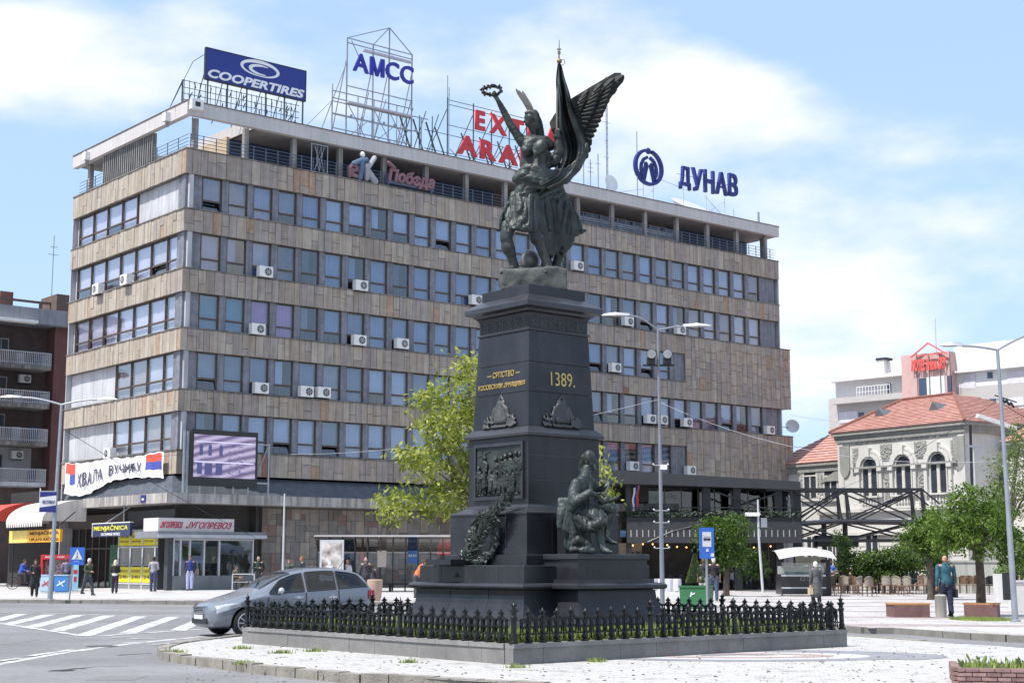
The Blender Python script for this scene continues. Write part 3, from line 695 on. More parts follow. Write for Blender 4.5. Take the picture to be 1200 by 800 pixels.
# corner travel agency kiosk
gk = M('kiosk_grey', (.20,.205,.22), .5, var=.08, streak=.1); gd = M('kiosk_dark', (.05,.052,.06), .5)
t = thing('ticket_office', 'corner travel office with a long window, grey eaves and slanted red lettering', 'shop', C0+DR*(BU(186,613,-.4)[0]-.15)-DL*.25, RZ)
KU = BU(186,613,-.4)[0]-.15; KW = BU(275,613,-.4)[0]-KU; KE = BU(311,625,-.5)[0]-KU; KR = BU(298,660,-.2)[0]-KU
MB().box(.05, KE, -.3, 2.4, 3.0, 3.36, 0).box(.05, KE+.05, -.35, -.3, 3.02, 3.2, 1).build('eaves', [gk, M('eaves_edge', (.42,.43,.46), .5)], t)
MB().box(.15, KW, -.1, 1.6, 3.36, 4.05).build('sign_box', M('sign_cream', (.60,.56,.56), .5, var=.05), t)
lettering('lettering', 'ЈУГОПРЕВОЗ', M('sign_crimson', (.45,.02,.07), .5), t, 1.75, KW-.15, 3.52, .34, -.13, .03, .008, .5)
lettering('lettering', 'ЈУГОПРЕВОЗ', M('sign_crimson', (.45,.02,.07), .5), t, .25, 1.55, 3.52, .34, -.13, .03, .008, .5)
KX = BU(203, 660, -.2)[0]-KU
MB().box(KX, KR, .1, .35, PZ, 1.05).build('sill_wall', gk, t); MB().box(KX, KR, 1.8, 1.9, .3, 3.0, 0).box(KX-.3,KX,.1,.5,.3,3.0,0).build('inner_wall', gd, t)
MB().add([(KX,.2,1.05),(KR-.1,.2,1.05),(KR-.1,.2,2.95),(KX,.2,2.95)],[(0,1,2,3)]).build('window_pane', GLASS('shop_glass', (.6,.65,.68), .22), t)
m = MB()
for x in (KX+.05, KX+.45, KX+1.0, 3.0, 3.9, KR-.05): m.box(x-.04, x+.04, .12, .28, 1.05, 3.0)
m.box(KX, KR, .1, .3, 2.9, 3.0).build('window_frame', steel_w, t)
MB().box(2.1, 3.0, .24, .26, 1.7, 2.1).build('notice', M('notice_lilac', (.45,.42,.62), .7), t); MB().box(KX+.1,KX+.4,.3,.5,1.1,2.3).build('display_stand', M('stand_pale', (.4,.42,.45), .6), t)
MB().box(3.2,4.2,.9,.95,1.7,2.6).box(3.35,3.65,.85,.9,1.85,2.4).box(3.75,4.05,.85,.9,1.85,2.4).build('inner_window', M('inner_frame', (.3,.29,.2), .6), t)
# exchange office windows under the canopy on the end side
def SV(x, y, u=.3): return BV(x, y, u)
yel = M('poster_yellow', (.72,.60,.02), .6, var=.08); yk = M('poster_ink', (.10,.09,.05), .7); alu = M('aluminium_frame', (.55,.56,.58), .4, .2)
v0 = SV(197, 660)[0]; v1 = SV(139, 660)[0]
t = thing('exchange_office', 'white framed counter windows plastered with yellow posters', 'shop', C0+DR*.3, RZ)
MB().box(.3, .4, v0, v1, PZ, 4.6).build('back_wall', gd, t); MB().box(-.02, .3, v0, v1, PZ, .62).box(-.1,.3,v0,v1,1.55,1.63).build('counter', gk, t)
m = MB()
for k in range(5):
    v = v0+(v1-v0)*k/4; m.box(-.05, .05, v-.06, v+.06, .3, 3.5)
m.box(-.05, .05, v0, v1, 3.4, 3.55).box(-.05,.05,v0,v1,2.55,2.62).box(-.05,.05,v0,v1,.55,.63); m.build('window_frame', alu, t)
MB().add([(0,v0,1.63),(0,v1,1.63),(0,v1,2.55),(0,v0,2.55)],[(0,1,2,3)]).build('window_pane', glass_d, t)
dv = (v1-v0)/4
for k in range(4):
    a, b = v0+dv*k+.1, v0+dv*(k+1)-.1
    MB().box(-.04, -.02, a, b, 2.66, 3.38).build('poster', yel, t); MB().box(-.04, -.02, a, b, .66, 1.5).build('poster', yel, t)
    for q, s in ((3.12, 'MENJAČNICA'), (2.78, 'EUR  CHF  USD')): lettering('poster_text', s, yk, t, b-.15, 0, q, .14, -.045, .006, .0, 0) if False else None
    for (zt, s, h) in ((3.1,'KUPOVINA',.13),(2.82,'PRODAJA',.12),(1.2,'DEVIZE',.14),(.85,'24h',.2)):
        me, w, hh, _ = text_mesh(s, .006, .02); o = inst('poster_text', me.copy(), t, loc=(-.045, b-.12, zt), rz=R(-90), scale=((b-a-.24)/w, 1, h/hh)); o.data.materials.clear(); o.data.materials.append(yk)
for k, (c1) in enumerate([(.4,.08,.05),(.6,.6,.62),(.5,.3,.1)]): MB().box(.05,.2,v0+.5+k*.9,v0+.8+k*.9,1.63,2.0+.1*k).build('display_item', M('display_%d' % k, c1, .6), t)
# hanging exchange sign
def vsign(name, label, px0, px1, py0, py1, u, back, rows, dep=.15):
    va, zt = BV(px0, py0, u); vb, _ = BV(px1, py0, u); _, zb = BV(px0, py1, u)
    t = thing(name, label, 'sign', C0+DR*u+DL*va, RZ); L_ = va-vb
    MB().box(-dep/2, dep/2, -L_, 0, zb, zt).build('panel', back, t)
    for s, mat, f0, f1, g0, g1 in rows:
        me, w, hh, _ = text_mesh(s, .02, .008); me = me.copy(); me.materials.clear(); me.materials.append(mat)
        inst('lettering', me, t, loc=(-dep/2-.012, -L_*f0, zb+(zt-zb)*g0), rz=R(-90), scale=(L_*(f1-f0)/w, 1, (zt-zb)*(g1-g0)/hh))
    return t, L_, zb, zt
yl = M('letter_yellow', (.75,.68,.05), .5); ink = M('letter_ink', (.12,.04,.02), .6)
t, L_, zb, zt = vsign('shop_sign', 'dark blue hanging board with big yellow exchange lettering', 110, 154, 614, 629, -.9, M('board_navy', (.03,.04,.10), .5), [('MENJAČNICA', yl, .05, .95, .38, .92), ('EXCHANGE OFFICE', letw, .25, .75, .08, .28)])
MB().box(-.1,.1,-L_-.05,.05,zt,zt+.05).box(-.1,.1,-.05,.0,zb,zt).build('frame', white_m, t); MB().bar((0,-L_*.3,zt),(.8,-L_*.6,zt+.9),.05).bar((0,-L_*.8,zt),(0,-L_*.8,4.9),.04).build('hanger', steel, t)
t, L_, zb, zt = vsign('shop_sign', 'orange and yellow two part board under the white awning', 13, 72, 622, 636, -2.9, M('board_orange', (.72,.36,.02), .5), [('MENJAČNICA', ink, .42, .98, .52, .94), ('UPLATA RAČUNA', ink, .42, .98, .1, .42), ('MENJAČNICA', ink, .03, .34, .55, .85), ('00-24 ČASOVA', ink, .03, .34, .15, .4)])
MB().box(-.1,-.08,-L_*.38,0,zb,zt).build('pale_half', M('board_pale_yellow', (.75,.55,.14), .5), t); MB().bar((0,-.5,zb),(0,-.5,.3),.06).bar((0,-L_+.5,zb),(0,-L_+.5,.3),.06).bar((0,-.4,zt),(1.2,-.4,zt+1),.05).bar((0,-L_+1,zt),(1.2,-L_+1,zt+1),.05).build('posts', steel_d, t)
# small blue sign on the canopy edge
va, za = BV(168, 585, -1.02); t = thing('small_sign', 'tiny dark blue square plate on the canopy edge', 'sign', C0-DR*1.03+DL*va, RZ)
MB().box(-.02,.0,-.28,.28,4.9,5.3).build('plate', navy, t); MB().box(-.03,-.02,-.12,.12,5.02,5.12).build('emblem', letw, t)
# awnings
def awning(name, label, va, vb, mat, z_top, z_bot, x0, x1):
    t = thing(name, label, 'awning', C0, RZ); n = 10
    prof = [(x0+(x1-x0)*math.sin(R(90*k/n)), z_bot+(z_top-z_bot)*math.cos(R(90*k/n))) for k in range(n+1)]
    def fn(s, q):
        k = min(int(q*n), n-1); f = q*n-k; a, b = prof[k], prof[k+1]; return (a[0]+(b[0]-a[0])*f, va+(vb-va)*s, a[1]+(b[1]-a[1])*f)
    MB().grid(fn, 12, n).build('canvas', mat, t, smooth=True)
    for v in (va, vb): m = MB(); m.add([(x0, v, z_bot)]+[(x, v, z) for x, z in prof], [tuple(range(n+2))]); m.build('side_panel', mat, t)
    m = MB()
    for k in range(16): w = (vb-va)/16; m.add([(x1, va+k*w, z_bot), (x1, va+(k+1)*w, z_bot), (x1+.02, va+(k+.8)*w, z_bot-.3), (x1+.02, va+(k+.2)*w, z_bot-.3)], [(0,1,2,3)])
    m.build('valance', mat, t); return t
awning('awning', 'rounded off-white canvas awning over the leftmost shops', 9.3, 14.6, M('awning_white', (.62,.59,.56), .8, var=.06, streak=.15), 5.3, 4.05, -.8, -3.4)
awning('awning', 'red canvas awning at the left edge of the view', 16.6, 24, M('awning_red', (.60,.07,.05), .8, var=.06), 5.35, 4.2, -.8, -3.4)
# dark shop fronts below the awnings
t = thing('shop_row', 'dim recessed shop fronts with glass doors below the awnings', 'shop', C0+DR*.8, RZ)
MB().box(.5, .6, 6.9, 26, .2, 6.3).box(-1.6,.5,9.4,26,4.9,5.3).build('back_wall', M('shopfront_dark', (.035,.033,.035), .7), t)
m = MB()
for k in range(12): m.box(-.05,.05,7.0+k*.95,7.08+k*.95,.25,3.7)
m.box(-.05,.05,7,18,2.5,2.58).box(-.05,.05,7,18,3.7,3.8).box(-.3,.3,7,18,3.8,4.5); m.build('door_frames', M('brown_metal', (.09,.075,.07), .6), t)
MB().box(0,.01,7,18,.3,3.7).build('window_pane', glass_d, t)
MB().box(-.08,-.02,8.0,9.3,.3,2.75).build('green_door', M('door_green', (.02,.10,.045), .5), t)
for k, (a, z, c, w, h) in enumerate([(7.4,2.7,(.5,.46,.36),.8,.6),(9.2,2.6,(.6,.58,.5),.9,.7),(13.2,2.6,(.55,.5,.4),1.0,.8),(11.2,2.4,(.5,.42,.08),.9,.7),(7.4,1.2,(.2,.22,.26),.6,1.2)]): MB().box(.12,.16,a,a+w,z,z+h).build('shop_display', M('shop_display_%d'%k, c, .6), t)
# a yellow ochre/dark stone base to the left plus a banner flag on the lamp post is added with the lamp
# ================================================================== brick apartment building on the far left
bk = A(86, 600, 113.0); bk.z = 0
t = thing('apartment_block', 'dark red apartment block with railed balconies at the left edge', 'apartment block', bk, RZ)
def BK(x, y, v=0.0): P = ONP(x, y, bk+DL*v, -DL)-bk; return P.dot(DR), P.z
brick = M('dark_red_plaster', (.155,.07,.065), .85, var=.15, scale=1, fine=.15, streak=.2); recess = M('dark_brown_wall', (.10,.072,.066), .85, var=.2); para = M('grey_parapet', (.24,.25,.28), .8, var=.08, streak=.2)
zt = BK(80, 385)[1]; zr = BK(80, 372)[1]+.3
MB().box(-22, -.6, 1.3, 14, 0, zt).build('recessed_wall', recess, t); MB().box(-2.1, -.5, -.2, 1.3, 0, zt).box(-.5,1.6,2,12,0,zt-.3).build('side_wall', brick, t)
MB().box(-22, .1, -.9, 14, zt, zr).build('parapet', para, t); MB().box(-22,-4,-1.6,-.9,zt-.1,zt+.12).build('awning_box', white_m, t)
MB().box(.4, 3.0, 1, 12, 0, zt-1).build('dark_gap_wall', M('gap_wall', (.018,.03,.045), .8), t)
m = MB(); m.box(-22,-1.5,2,2.3,zr+.9,zr+1.05); m.box(-1.6,-.2,1,4,zr,zr+1.6); 
for k in range(8): m.box(-20+k*2.5,-19.8+k*2.5,2,2.2,zr,zr+.9)
m.build('roof_pergola', M('pergola_rust', (.12,.08,.065), .8), t)
MB().box(-5.2,-4.2,3,4,zr+.5,zr+1.7).box(-8,-5.6,4,4.4,zr+.3,zr+.8).build('chimney', M('chimney_brick', (.2,.09,.07), .9, var=.3, fine=.3), t)
rb = random.Random(4)
for k, yb in enumerate((434, 479, 523, 570)):
    xr_, zb = BK(60-k*2.2, yb, -1.3)
    lt = k == 3
    s = MB().box(-22, xr_, -1.3, 1.3, zb, zb+.28).build('balcony', concrete_d if not lt else render_m, t)
    m = MB()
    m.box(-22, xr_, -1.28, -1.24, zb+1.2, zb+1.26); m.box(xr_-.05, xr_, -1.28, 1.2, zb+1.2, zb+1.26).box(-22,xr_,-1.28,-1.24,zb+.4,zb+.44)
    x = xr_-.03
    while x > -12: m.box(x-.02, x+.02, -1.28, -1.24, zb+.28, zb+1.2); x -= .14
    y = -1.2
    while y < 1.2: m.box(xr_-.05, xr_-.01, y, y+.04, zb+.28, zb+1.2); y += .16
    m.build('railing', M('railing_pale', (.40,.40,.42), .5), s)
    for xx in (xr_-2.9, xr_-5.9): m = MB().box(xx-.6, xx+.6, 1.18, 1.29, zb+.3, zb+2.45); w_ = m.build('balcony_door', M('door_frame_pale', (.35,.34,.33), .6), t); MB().box(xx-.5,xx-.05,1.15,1.175,zb+.9,zb+2.35).box(xx+.05,xx+.5,1.15,1.175,zb+.4,zb+2.35).build('pane', M('flat_pane_dark', (.03,.035,.045), .15), w_)
    MB().box(xr_-8.5, xr_-6.6, 1.15, 1.29, zb+1.0, zb+2.5).build('window', M('flat_pane_dark', (.03,.035,.045), .15), t)
    if k == 3 or k == 2: MB().box(xr_-9.2, xr_-5.2, 1.1, 1.14, zb+.9, zb+2.5).build('roller_shutter', M('shutter_pale', (.42,.40,.38), .7), t)
    for q in range(3): MB().box(xr_-1.2-q*1.3, xr_-.6-q*1.3, -.9, -.8, zb+.3, zb+1.1+rb.random()*.3).build('laundry', M('laundry_%d' % (q % 3), [(.05,.07,.16),(.3,.3,.32),(.16,.07,.06)][q % 3], .9), t)
for px, py in ((28, 444), (19, 533)):
    x, z = BK(px, py, 1.1); o = inst('air_conditioner', ac_me, t, loc=(x, 1.1, z)); inst('fan_grille', fan_me, o, loc=(.12,-.3,0), rot=(R(90),0,0))
if True: MB().box(-22, BK(53,523,-1.3)[0], 1.25, 1.32, BK(55,570)[1]+.3, BK(55,523)[1]).build('white_wall', M('balcony_white', (.42,.41,.42), .8, var=.08), t)
MB().bar((-10,3,zr),(-10,3,zr+5),.05).bar((-1.2,3,zr),(-1.2,3,zr+6.5),.05).bar((-1.6,3,zr+5),(-.8,3,zr+5),.04).bar((-1.5,3,zr+5.6),(-.9,3,zr+5.6),.04).build('aerial', steel, t)
# ================================================================== terrace cafe and steel footbridge
CY_ = 88.0
def PX(x, Y=CY_): return (x-CX)/1783*Y
def PZz(y, Y=CY_): return CAMH+(HY-y)/1783*Y
blk = M('black_painted_steel', (.016,.017,.02), .4, .1, var=.15); blk2 = M('charcoal_sheet', (.03,.03,.035), .6, var=.15)
t = thing('terrace_cafe', 'black steel two storey cafe pavilion with planted upper terrace', 'cafe', (PX(735), CY_, 0), 0)
w_ = PX(940)-PX(735); zd = PZz(606); zr = PZz(567)
# roof edge falls slightly to the right
MB().add([(-4,-1.0,zr+.1),(w_,-.2,zr-.35),(w_,9,zr-.35),(-4,12,zr+.1),(-4,-1.0,zr+.95),(w_,-.2,zr+.12),(w_,9,zr+.12),(-4,12,zr+.95)], [(0,3,2,1),(4,5,6,7),(0,1,5,4),(1,2,6,5),(2,3,7,6),(3,0,4,7)]).build('roof', blk2, t)
MB().box(0, w_, 0, 9, zd-.25, zd).box(0, w_, 4, 4.1, zd, zr).build('deck', blk, t)
m = MB()
for px in (830, 866, 915, 937): m.box(PX(px)-PX(735)-.22, PX(px)-PX(735)+.22, .2, .7, .2, zr)
m.box(0,.3,.3,.7,.2,zr); m.build('posts', blk, t)
MB().box(1.5, w_-.2, 3.0, 3.02, zd+.1, zr-.2).build('window_pane', glass_d, t)
m = MB()
for k in range(9): m.box(1.5+k*1.0,1.56+k*1.0,2.95,3.05,zd,zr)
m.build('glazing_bars', M('pale_bars', (.25,.24,.2), .6), t)
m = MB(); m.bar((5.3,.0,zd+.2),(8.9,.0,zr-.5),.09).bar((5.3,.05,zr-.5),(8.9,.05,zd+.2),.09); m.bar((0,-.1,zd+.55),(w_,-.1,zd+.55),.06).bar((0,-.1,zd+.3),(w_,-.1,zd+.3),.04)
m.tube([(1.2,-.1,2.9),(2.6,-.1,3.5),(4.4,-.1,3.95),(6,-.1,4.1)], .06, 6); m.build('bracing', blk, t)
val = MB().box(0, w_, -.12, -.06, PZz(636), zd-.25); val.build('valance', blk2, t)
m = MB()
for k in range(int(w_/.34)): m.box(.2+k*.34,.26+k*.34,-.14,-.125,PZz(629),PZz(621))
m.build('valance_marks', M('valance_print', (.32,.32,.30), .7), t)
MB().box(0, w_, 7.5, 7.7, 0, 3.1).box(-3,0,4,4.2,0,5).build('back_wall', M('cafe_dark_wall', (.055,.042,.034), .7, var=.4, scale=1.2), t)
m = MB()
cfm = M('cafe_window_frames', (.22,.20,.17), .6, var=.3)
for k in range(9): MB().box(.3+k*1.1,.36+k*1.1,5.5,5.56,.2,3).build('window_post', cfm, t)
for k in range(6): MB().box(.5+k*1.6,1.1+k*1.6,7.4,7.48,.6,2.2).build('shop_window', cfm, t)
m = MB()
for k in range(14): m.ball((.5+k*.68, 2+(k%3), 2.75+.1*math.sin(k)), .05, n=6, k=4)
m.build('light_bulb', EM('warm_bulb', (1,.5,.15), 3), t)
# terrace plants
m = MB(); rp = random.Random(8)
for k in range(900): x = rp.uniform(0, w_); c = Vector((x, rp.uniform(-.25,.1), zd+rp.uniform(.05,.55)*(.6+.5*noise.noise(Vector((x,0,0)))))); d = Vector((rp.uniform(-1,1),rp.uniform(-1,1),rp.uniform(-1,1))).normalized()*.09; e = d.orthogonal().normalized()*.05; m.add([c-d,c-e,c+d,c+e],[(0,1,2,3)])
stuff(m.build('terrace_plants', M('plant_dark', (.05,.07,.045), .7, var=.5, scale=6), t))
# ledge, flag, small awning, blue sign at the left of the pavilion
t = thing('storefront', 'shaded shop front under a concrete ledge left of the black pavilion', 'shop', (PX(722), 90, 0), 0)
MB().box(0,3.9,0,4,PZz(598,90),PZz(590,90)).build('ledge', concrete_d, t); MB().box(-3,5,3,3.2,0,7).build('wall', M('shop_wall_dark', (.06,.05,.045), .7, var=.3), t)
MB().box(.6,1.6,1.4,1.5,5.5,7.0).build('upper_window', dark_m, t); MB().box(.4,1.8,1.5,1.6,.4,2.9).build('doorway', M('doorway_beige', (.25,.19,.13), .6, var=.3), t); MB().box(.5,.8,1.45,1.49,.5,1.9).box(.95,1.3,1.45,1.49,.5,2.4).box(1.4,1.7,1.45,1.49,.5,2.4).build('door_panel', M('door_panel_dark',(.03,.03,.035),.3), t)
MB().box(1.7,5,1.2,1.3,PZz(590,90)+.1,6.3).build('upper_panel', M('panel_lilac', (.20,.20,.25), .6), t)
t = thing('small_awning', 'short grey awning over a dark window behind the seated statue', 'awning', (PX(733,90), 90, 0), 0)
MB().add([(0,0,PZz(557,90)),(1.35,0,PZz(562,90)),(1.5,-.9,PZz(565,90)),(-.1,-.9,PZz(560,90))], [(0,1,2,3)]).box(0,1.35,0,.4,PZz(588,90),PZz(556,90),1).build('canvas', [M('awning_grey', (.40,.42,.48), .7), black_m], t)
t = thing('shop_sign', 'narrow blue shop sign with white lettering behind the seated statue', 'sign', (PX(727,89), 89, PZz(629,89)), 0)
MB().box(0,1.5,0,.1,0,.4).build('panel', M('sign_steel_blue', (.07,.16,.32), .5), t); lettering('lettering', 'АПОТЕКА  УСТАНОВА', letw, t, .1, 1.4, .22, .1, -.01, .01, 0); lettering('lettering', 'КРУШЕВАЦ', letw, t, .45, 1.1, .06, .1, -.01, .01, 0)
t = thing('flag', 'limp red, blue and white flag on a slanted pole by the concrete ledge', 'flag', (PX(742,88.5), 88.5, 0), 0)
MB().bar((0,0,5.0),(.45,-.4,6.4),.04).build('pole', steel, t)
for k, (mt, a) in enumerate(((ban_r,.0),(ban_b,.12),(ban_w,.24))): MB().grid(lambda s,q: (.28-a+.12*s-.1*q+.03*math.sin(q*9), -.25+.05*math.sin(s*5+q*6), 6.3-1.0*a-q*1.35), 4, 10).build('stripe', mt, t, smooth=True)
# footbridge
bx0, bx1 = PX(930), PX(1084)
t = thing('footbridge', 'black steel truss footbridge crossing in front of the white historic building', 'footbridge', (bx0, CY_, 0), 0)
L2 = bx1-bx0; zt_ = PZz(573.5); zm = PZz(611); zl = PZz(633)
for yy in (0, 2.4):
    MB().bar((0-1.5,yy,zt_),(L2,yy,zt_),.16).build('top_chord', blk, t)
    pts = [(-3.8,yy,zl+.25),(-2,yy,zm-.55),(.3,yy,zm-.12),(2.5,yy,zm+.02),(5,yy,zm),(L2,yy,zm-.02)]
    MB().tube(pts,.13,8).build('arched_chord', M('tube_steel', (.045,.047,.055), .35, .3), t)
    MB().bar((-1.5,yy,zl),(L2-1.0,yy,zl),.15).build('bottom_chord', blk, t)
    m = MB()
    for a in (0, L2*.42, L2): m.bar((a+.03,yy,zm),(a-.03,yy,zt_),.14); m.bar((a+.22,yy,zm),(a,yy,zt_),.07)
    for a, b in ((0,L2*.42),(L2*.42,L2)):
        m.bar((a,yy,zt_),(b,yy,zm),.09).bar((a,yy,zm),(b,yy,zt_),.09).bar((a+.6,yy,zm),(b,yy,zt_),.07)
        m.bar((a,yy,zl),(b,yy,zm),.09).bar((a,yy,zm),(b,yy,zl),.09)
    m.bar((L2,yy,zt_),(L2+1.0,yy,zm+1.0),.09); m.build('bracing', blk, t)
MB().box(0,L2,0,2.4,zm-.1,zm).build('deck', blk, t)
for a in (2.05, L2*.42+.1): MB().box(a-.12,a+.12,1,1.3,.2,zm).box(a-.5 if a < 3 else a-.65,a+.5 if a < 3 else a+.65,.6,1.6,zl-.35,zl+.3).build('pier', blk, t)
# ================================================================== historic town building (local x to the right along its front)
hk = A(1134, 600, 95.0); hk.z = 0
HX = Vector((.551, -.834, 0)); HYv = Vector((.834, .551, 0)); HRZ = math.atan2(HX.y, HX.x)
def HP(x, y, v=0.0): P = ONP(x, y, hk+HYv*v, -HYv)-hk; return P.dot(HX), P.z
hw = M('hist_plaster', (.56,.545,.515), .8, var=.04, scale=.8, streak=.06, dirt=.04); hg = M('hist_grey_trim', (.27,.27,.25), .8, var=.1, streak=.15); hr = M('hist_relief', (.33,.33,.32), .8, var=.25, scale=8)
tile = M('roof_tile_red', (.41,.215,.18), .8, var=.16, scale=3, fine=.2); tile2 = M('roof_tile_light', (.47,.265,.225), .8, var=.16, scale=3, fine=.2); hgl = M('hist_window_glass', (.04,.045,.06), .12, var=.2); hfr = M('hist_window_frame', (.55,.53,.48), .6)
t = thing('town_hall', 'white ornate two storey building with arched windows and red tiled hipped roof', 'building', hk, HRZ)
xl = HP(982, 520)[0]; ze = HP(1132, 493)[1]
zc = ze-.95
MB().box(xl, 0, 0, 14, 0, ze-.5).build('wall', hw, t)
MB().box(xl-9, xl, 2.4, 13, 0, zc-1.3).build('wing_wall', hw, t); MB().box(.0, 12, 3.2, 14, 0, zc-.8).build('wing_wall', hw, t)
# cornices
def cornice(x0, x1, y, z, d=.55, h=.55, yb=14):
    m = MB(); m.box(x0-d, x1+d, y-d, yb+d, z+h*.6, z+h).box(x0-d*.6, x1+d*.6, y-d*.6, yb+.3, z+h*.25, z+h*.6).box(x0-.15, x1+.15, y-.15, yb+.1, z-.1, z+h*.25); return m
cornice(xl, 0, 0, ze-.6, .32, .6).build('cornice', hg, t); cornice(xl-9, xl-.8, 2.4, zc-1.3, .28, .55, 13).build('cornice', hg, t); cornice(.8, 12, 3.2, zc-.8, .3, .5, 14).build('cornice', hg, t)
def roofplane(pts, nm, w=.42, rowh=.5, mats=None, fasc=0):
    "quad a,b (eave left, right), c,d (ridge right, left), laid with single tile strips"
    a, b, c, d = [Vector(p) for p in pts]; n = (b-a).cross(d-a).normalized(); L_ = (d-a).length; rows = max(2, int(max(L_, (c-b).length)/rowh)); m = MB(); rq = random.Random(int(L_*100))
    for r in range(rows):
        q0, q1 = r/rows, (r+1)/rows
        p0, p1 = a.lerp(d, q0), b.lerp(c, q0); p2, p3 = a.lerp(d, q1), b.lerp(c, q1); W_ = (p1-p0).length; k = max(1, int(W_/w))
        for j in range(k):
            s0, s1 = j/k, (j+1)/k; m.add([p0.lerp(p1, s0)+n*.07, p0.lerp(p1, s1)+n*.07, p2.lerp(p3, s1)+n*.015, p2.lerp(p3, s0)+n*.015, p0.lerp(p1, s0)-n*.03, p0.lerp(p1, s1)-n*.03], [(0,1,2,3),(4,5,1,0)], rq.choice([0,0,1]))
    m.add([a-n*.04,b-n*.04,c-n*.04,d-n*.04],[(0,3,2,1)])
    o = m.build(nm, [tile, tile2], t); o['kind'] = 'stuff'; return o
e = .38; rz_ = ze+2.55; rl_, rr_ = xl+4.4, -1.9
ridgeL, ridgeR = HP(1058, 465, 6)[0], HP(1118, 462, 6)[0]
zr_ = HP(1118, 463, 6.2)[1]
A1, B1, C1, D1 = (xl-e,-e,ze), (e,-e,ze), (ridgeR,6,zr_), (ridgeL,6,zr_)
roofplane((A1,B1,C1,D1), 'roof'); roofplane((B1,(e,14.5,ze),(ridgeR,8,zr_),C1), 'roof'); roofplane(((xl-e,14.5,ze),A1,D1,(ridgeL,8,zr_)), 'roof')
roofplane(((xl-9.6,2.08,zc-.75),(xl-.4,2.08,zc-.75),(xl-.2,7.4,zc+2.2),(xl-6.5,7.4,zc+2.2)), 'roof'); roofplane(((.4,2.85,zc-.3),(12,2.85,zc-.3),(12,9,zc+2.9),(2.0,9,zc+2.9)), 'roof')
m = MB()
for p, q in ((B1, C1), (D1, C1), (A1, D1)):
    p, q = Vector(p), Vector(q); k = int((q-p).length/.35)
    for j in range(k): m.capsule(p.lerp(q, j/k)+Vector((0,0,.08)), p.lerp(q, (j+.8)/k)+Vector((0,0,.12)), .12, .1, 6)
m.build('ridge_tiles', M('ridge_tile', (.2,.08,.06), .8, var=.2), t)
for px, py in ((1036, 484), (1100, 477)):
    x, z = HP(px, py, 3.0); MB().add([(-.45,-.5,-.25),(.45,-.5,-.25),(.3,.7,.15),(-.3,.7,.15),(0,-.6,.35)], [(0,1,4),(1,2,4),(2,3,4),(3,0,4)]).build('roof_vent', M('vent_grey', (.12,.13,.15), .5), t, loc=(x, 3.0, z))
MB().bar((.75,-.3,ze-.3),(.55,-.3,.3),.12).build('downpipe', steel_d, t)
MB().bar((.9,.2,ze+.3),(1.6,3,zc+.5),.25).build('roof_flashing', white_m, t)
# arched windows and their surround
cx_ = [HP(p, 550)[0] for p in (1020, 1059.5, 1100.5)]; zsill = HP(1060, 579)[1]; zsp = HP(1060, 545.5)[1]; hwid = .72
ring_m = MB(); gl = None
for c in cx_:
    def arc(r0, r1, y0, y1, m):
        n = 14
        for k in range(n):
            a, b = math.pi*k/n, math.pi*(k+1)/n
            P = [(c+r*math.cos(q), y, zsp+r*math.sin(q)) for y in (y0, y1) for r in (r0, r1) for q in (a, b)]
            m.add(P, [(0,1,3,2),(4,6,7,5),(0,2,6,4),(1,5,7,3),(0,4,5,1),(2,3,7,6)])
    arc(hwid+.06, hwid+.28, -.22, 0, ring_m); arc(hwid+.33, hwid+.50, -.14, 0, ring_m)
    w_ = MB(); w_.box(c-hwid, c+hwid, -.03, -.01, zsill, zsp); n = 12
    w_.add([(c+hwid*math.cos(math.pi*k/n), -.03, zsp+hwid*math.sin(math.pi*k/n)) for k in range(n+1)], [tuple(range(n+1))])
    wo = w_.build('arched_window', hgl, t)
    f = MB(); f.box(c-.12,c+.12,-.1,-.03,zsill,zsp).box(c-hwid,c-hwid+.09,-.1,-.03,zsill,zsp).box(c+hwid-.09,c+hwid,-.1,-.03,zsill,zsp).box(c-hwid,c+hwid,-.12,-.03,zsp-.06,zsp+.08)
    arc(hwid-.08, hwid, -.1, -.03, f); f.build('frame', hfr, wo)
    ring_m.box(c-.2, c+.2, -.34, -.02, zsp+hwid+.02, zsp+hwid+.62)
    for s in (-1, 1): ring_m.box(c+s*(hwid+.28)-.13, c+s*(hwid+.28)+.13, -.2, -.001, zsill-.1, zsp-.25).box(c+s*(hwid+.28)-.2, c+s*(hwid+.28)+.2, -.3, -.001, zsp-.25, zsp-.02)
    bal = MB()
    for k in range(6): bal.lathe([(.05,0),(.085,.2),(.04,.45),(.06,.6)], 6, 0, (c-.62+k*.25, -.2, zsill-.75))
    bal.box(c-.85, c+.85, -.34, -.02, zsill-.13, zsill-.02).box(c-.85, c+.85, -.3, -.02, zsill-.9, zsill-.75); bal.build('balustrade', hw, t)
ring_m.build('window_surround', hw, t)
m = MB()
m.box(cx_[0]-1.6, cx_[-1]+1.6, -.26, -.002, zsp-.02, zsp+.1)
m.build('string_course', hg, t)
rh = random.Random(6)
def reliefpanel(x0, x1, z0, z1, nm='relief_panel', y=-.06, k=60, mat=None):
    m = MB().box(x0, x1, y, y+.057, z0, z1, 0)
    for q in range(k):
        c = (rh.uniform(x0+.08, x1-.08), y-.01, rh.uniform(z0+.08, z1-.08)); m.ball(c, (rh.uniform(.03,.09), .05, rh.uniform(.03,.09)), 1, 6, 4)
    return m.build(nm, [hg, mat or hr], t, smooth=False)
mid = [(cx_[0]+cx_[1])/2, (cx_[1]+cx_[2])/2]
for c in mid: reliefpanel(c-.24, c+.24, zsill-.9, zsp-.5); reliefpanel(c-.5, c+.5, zsp+.45, zsp+hwid+.8, k=40)
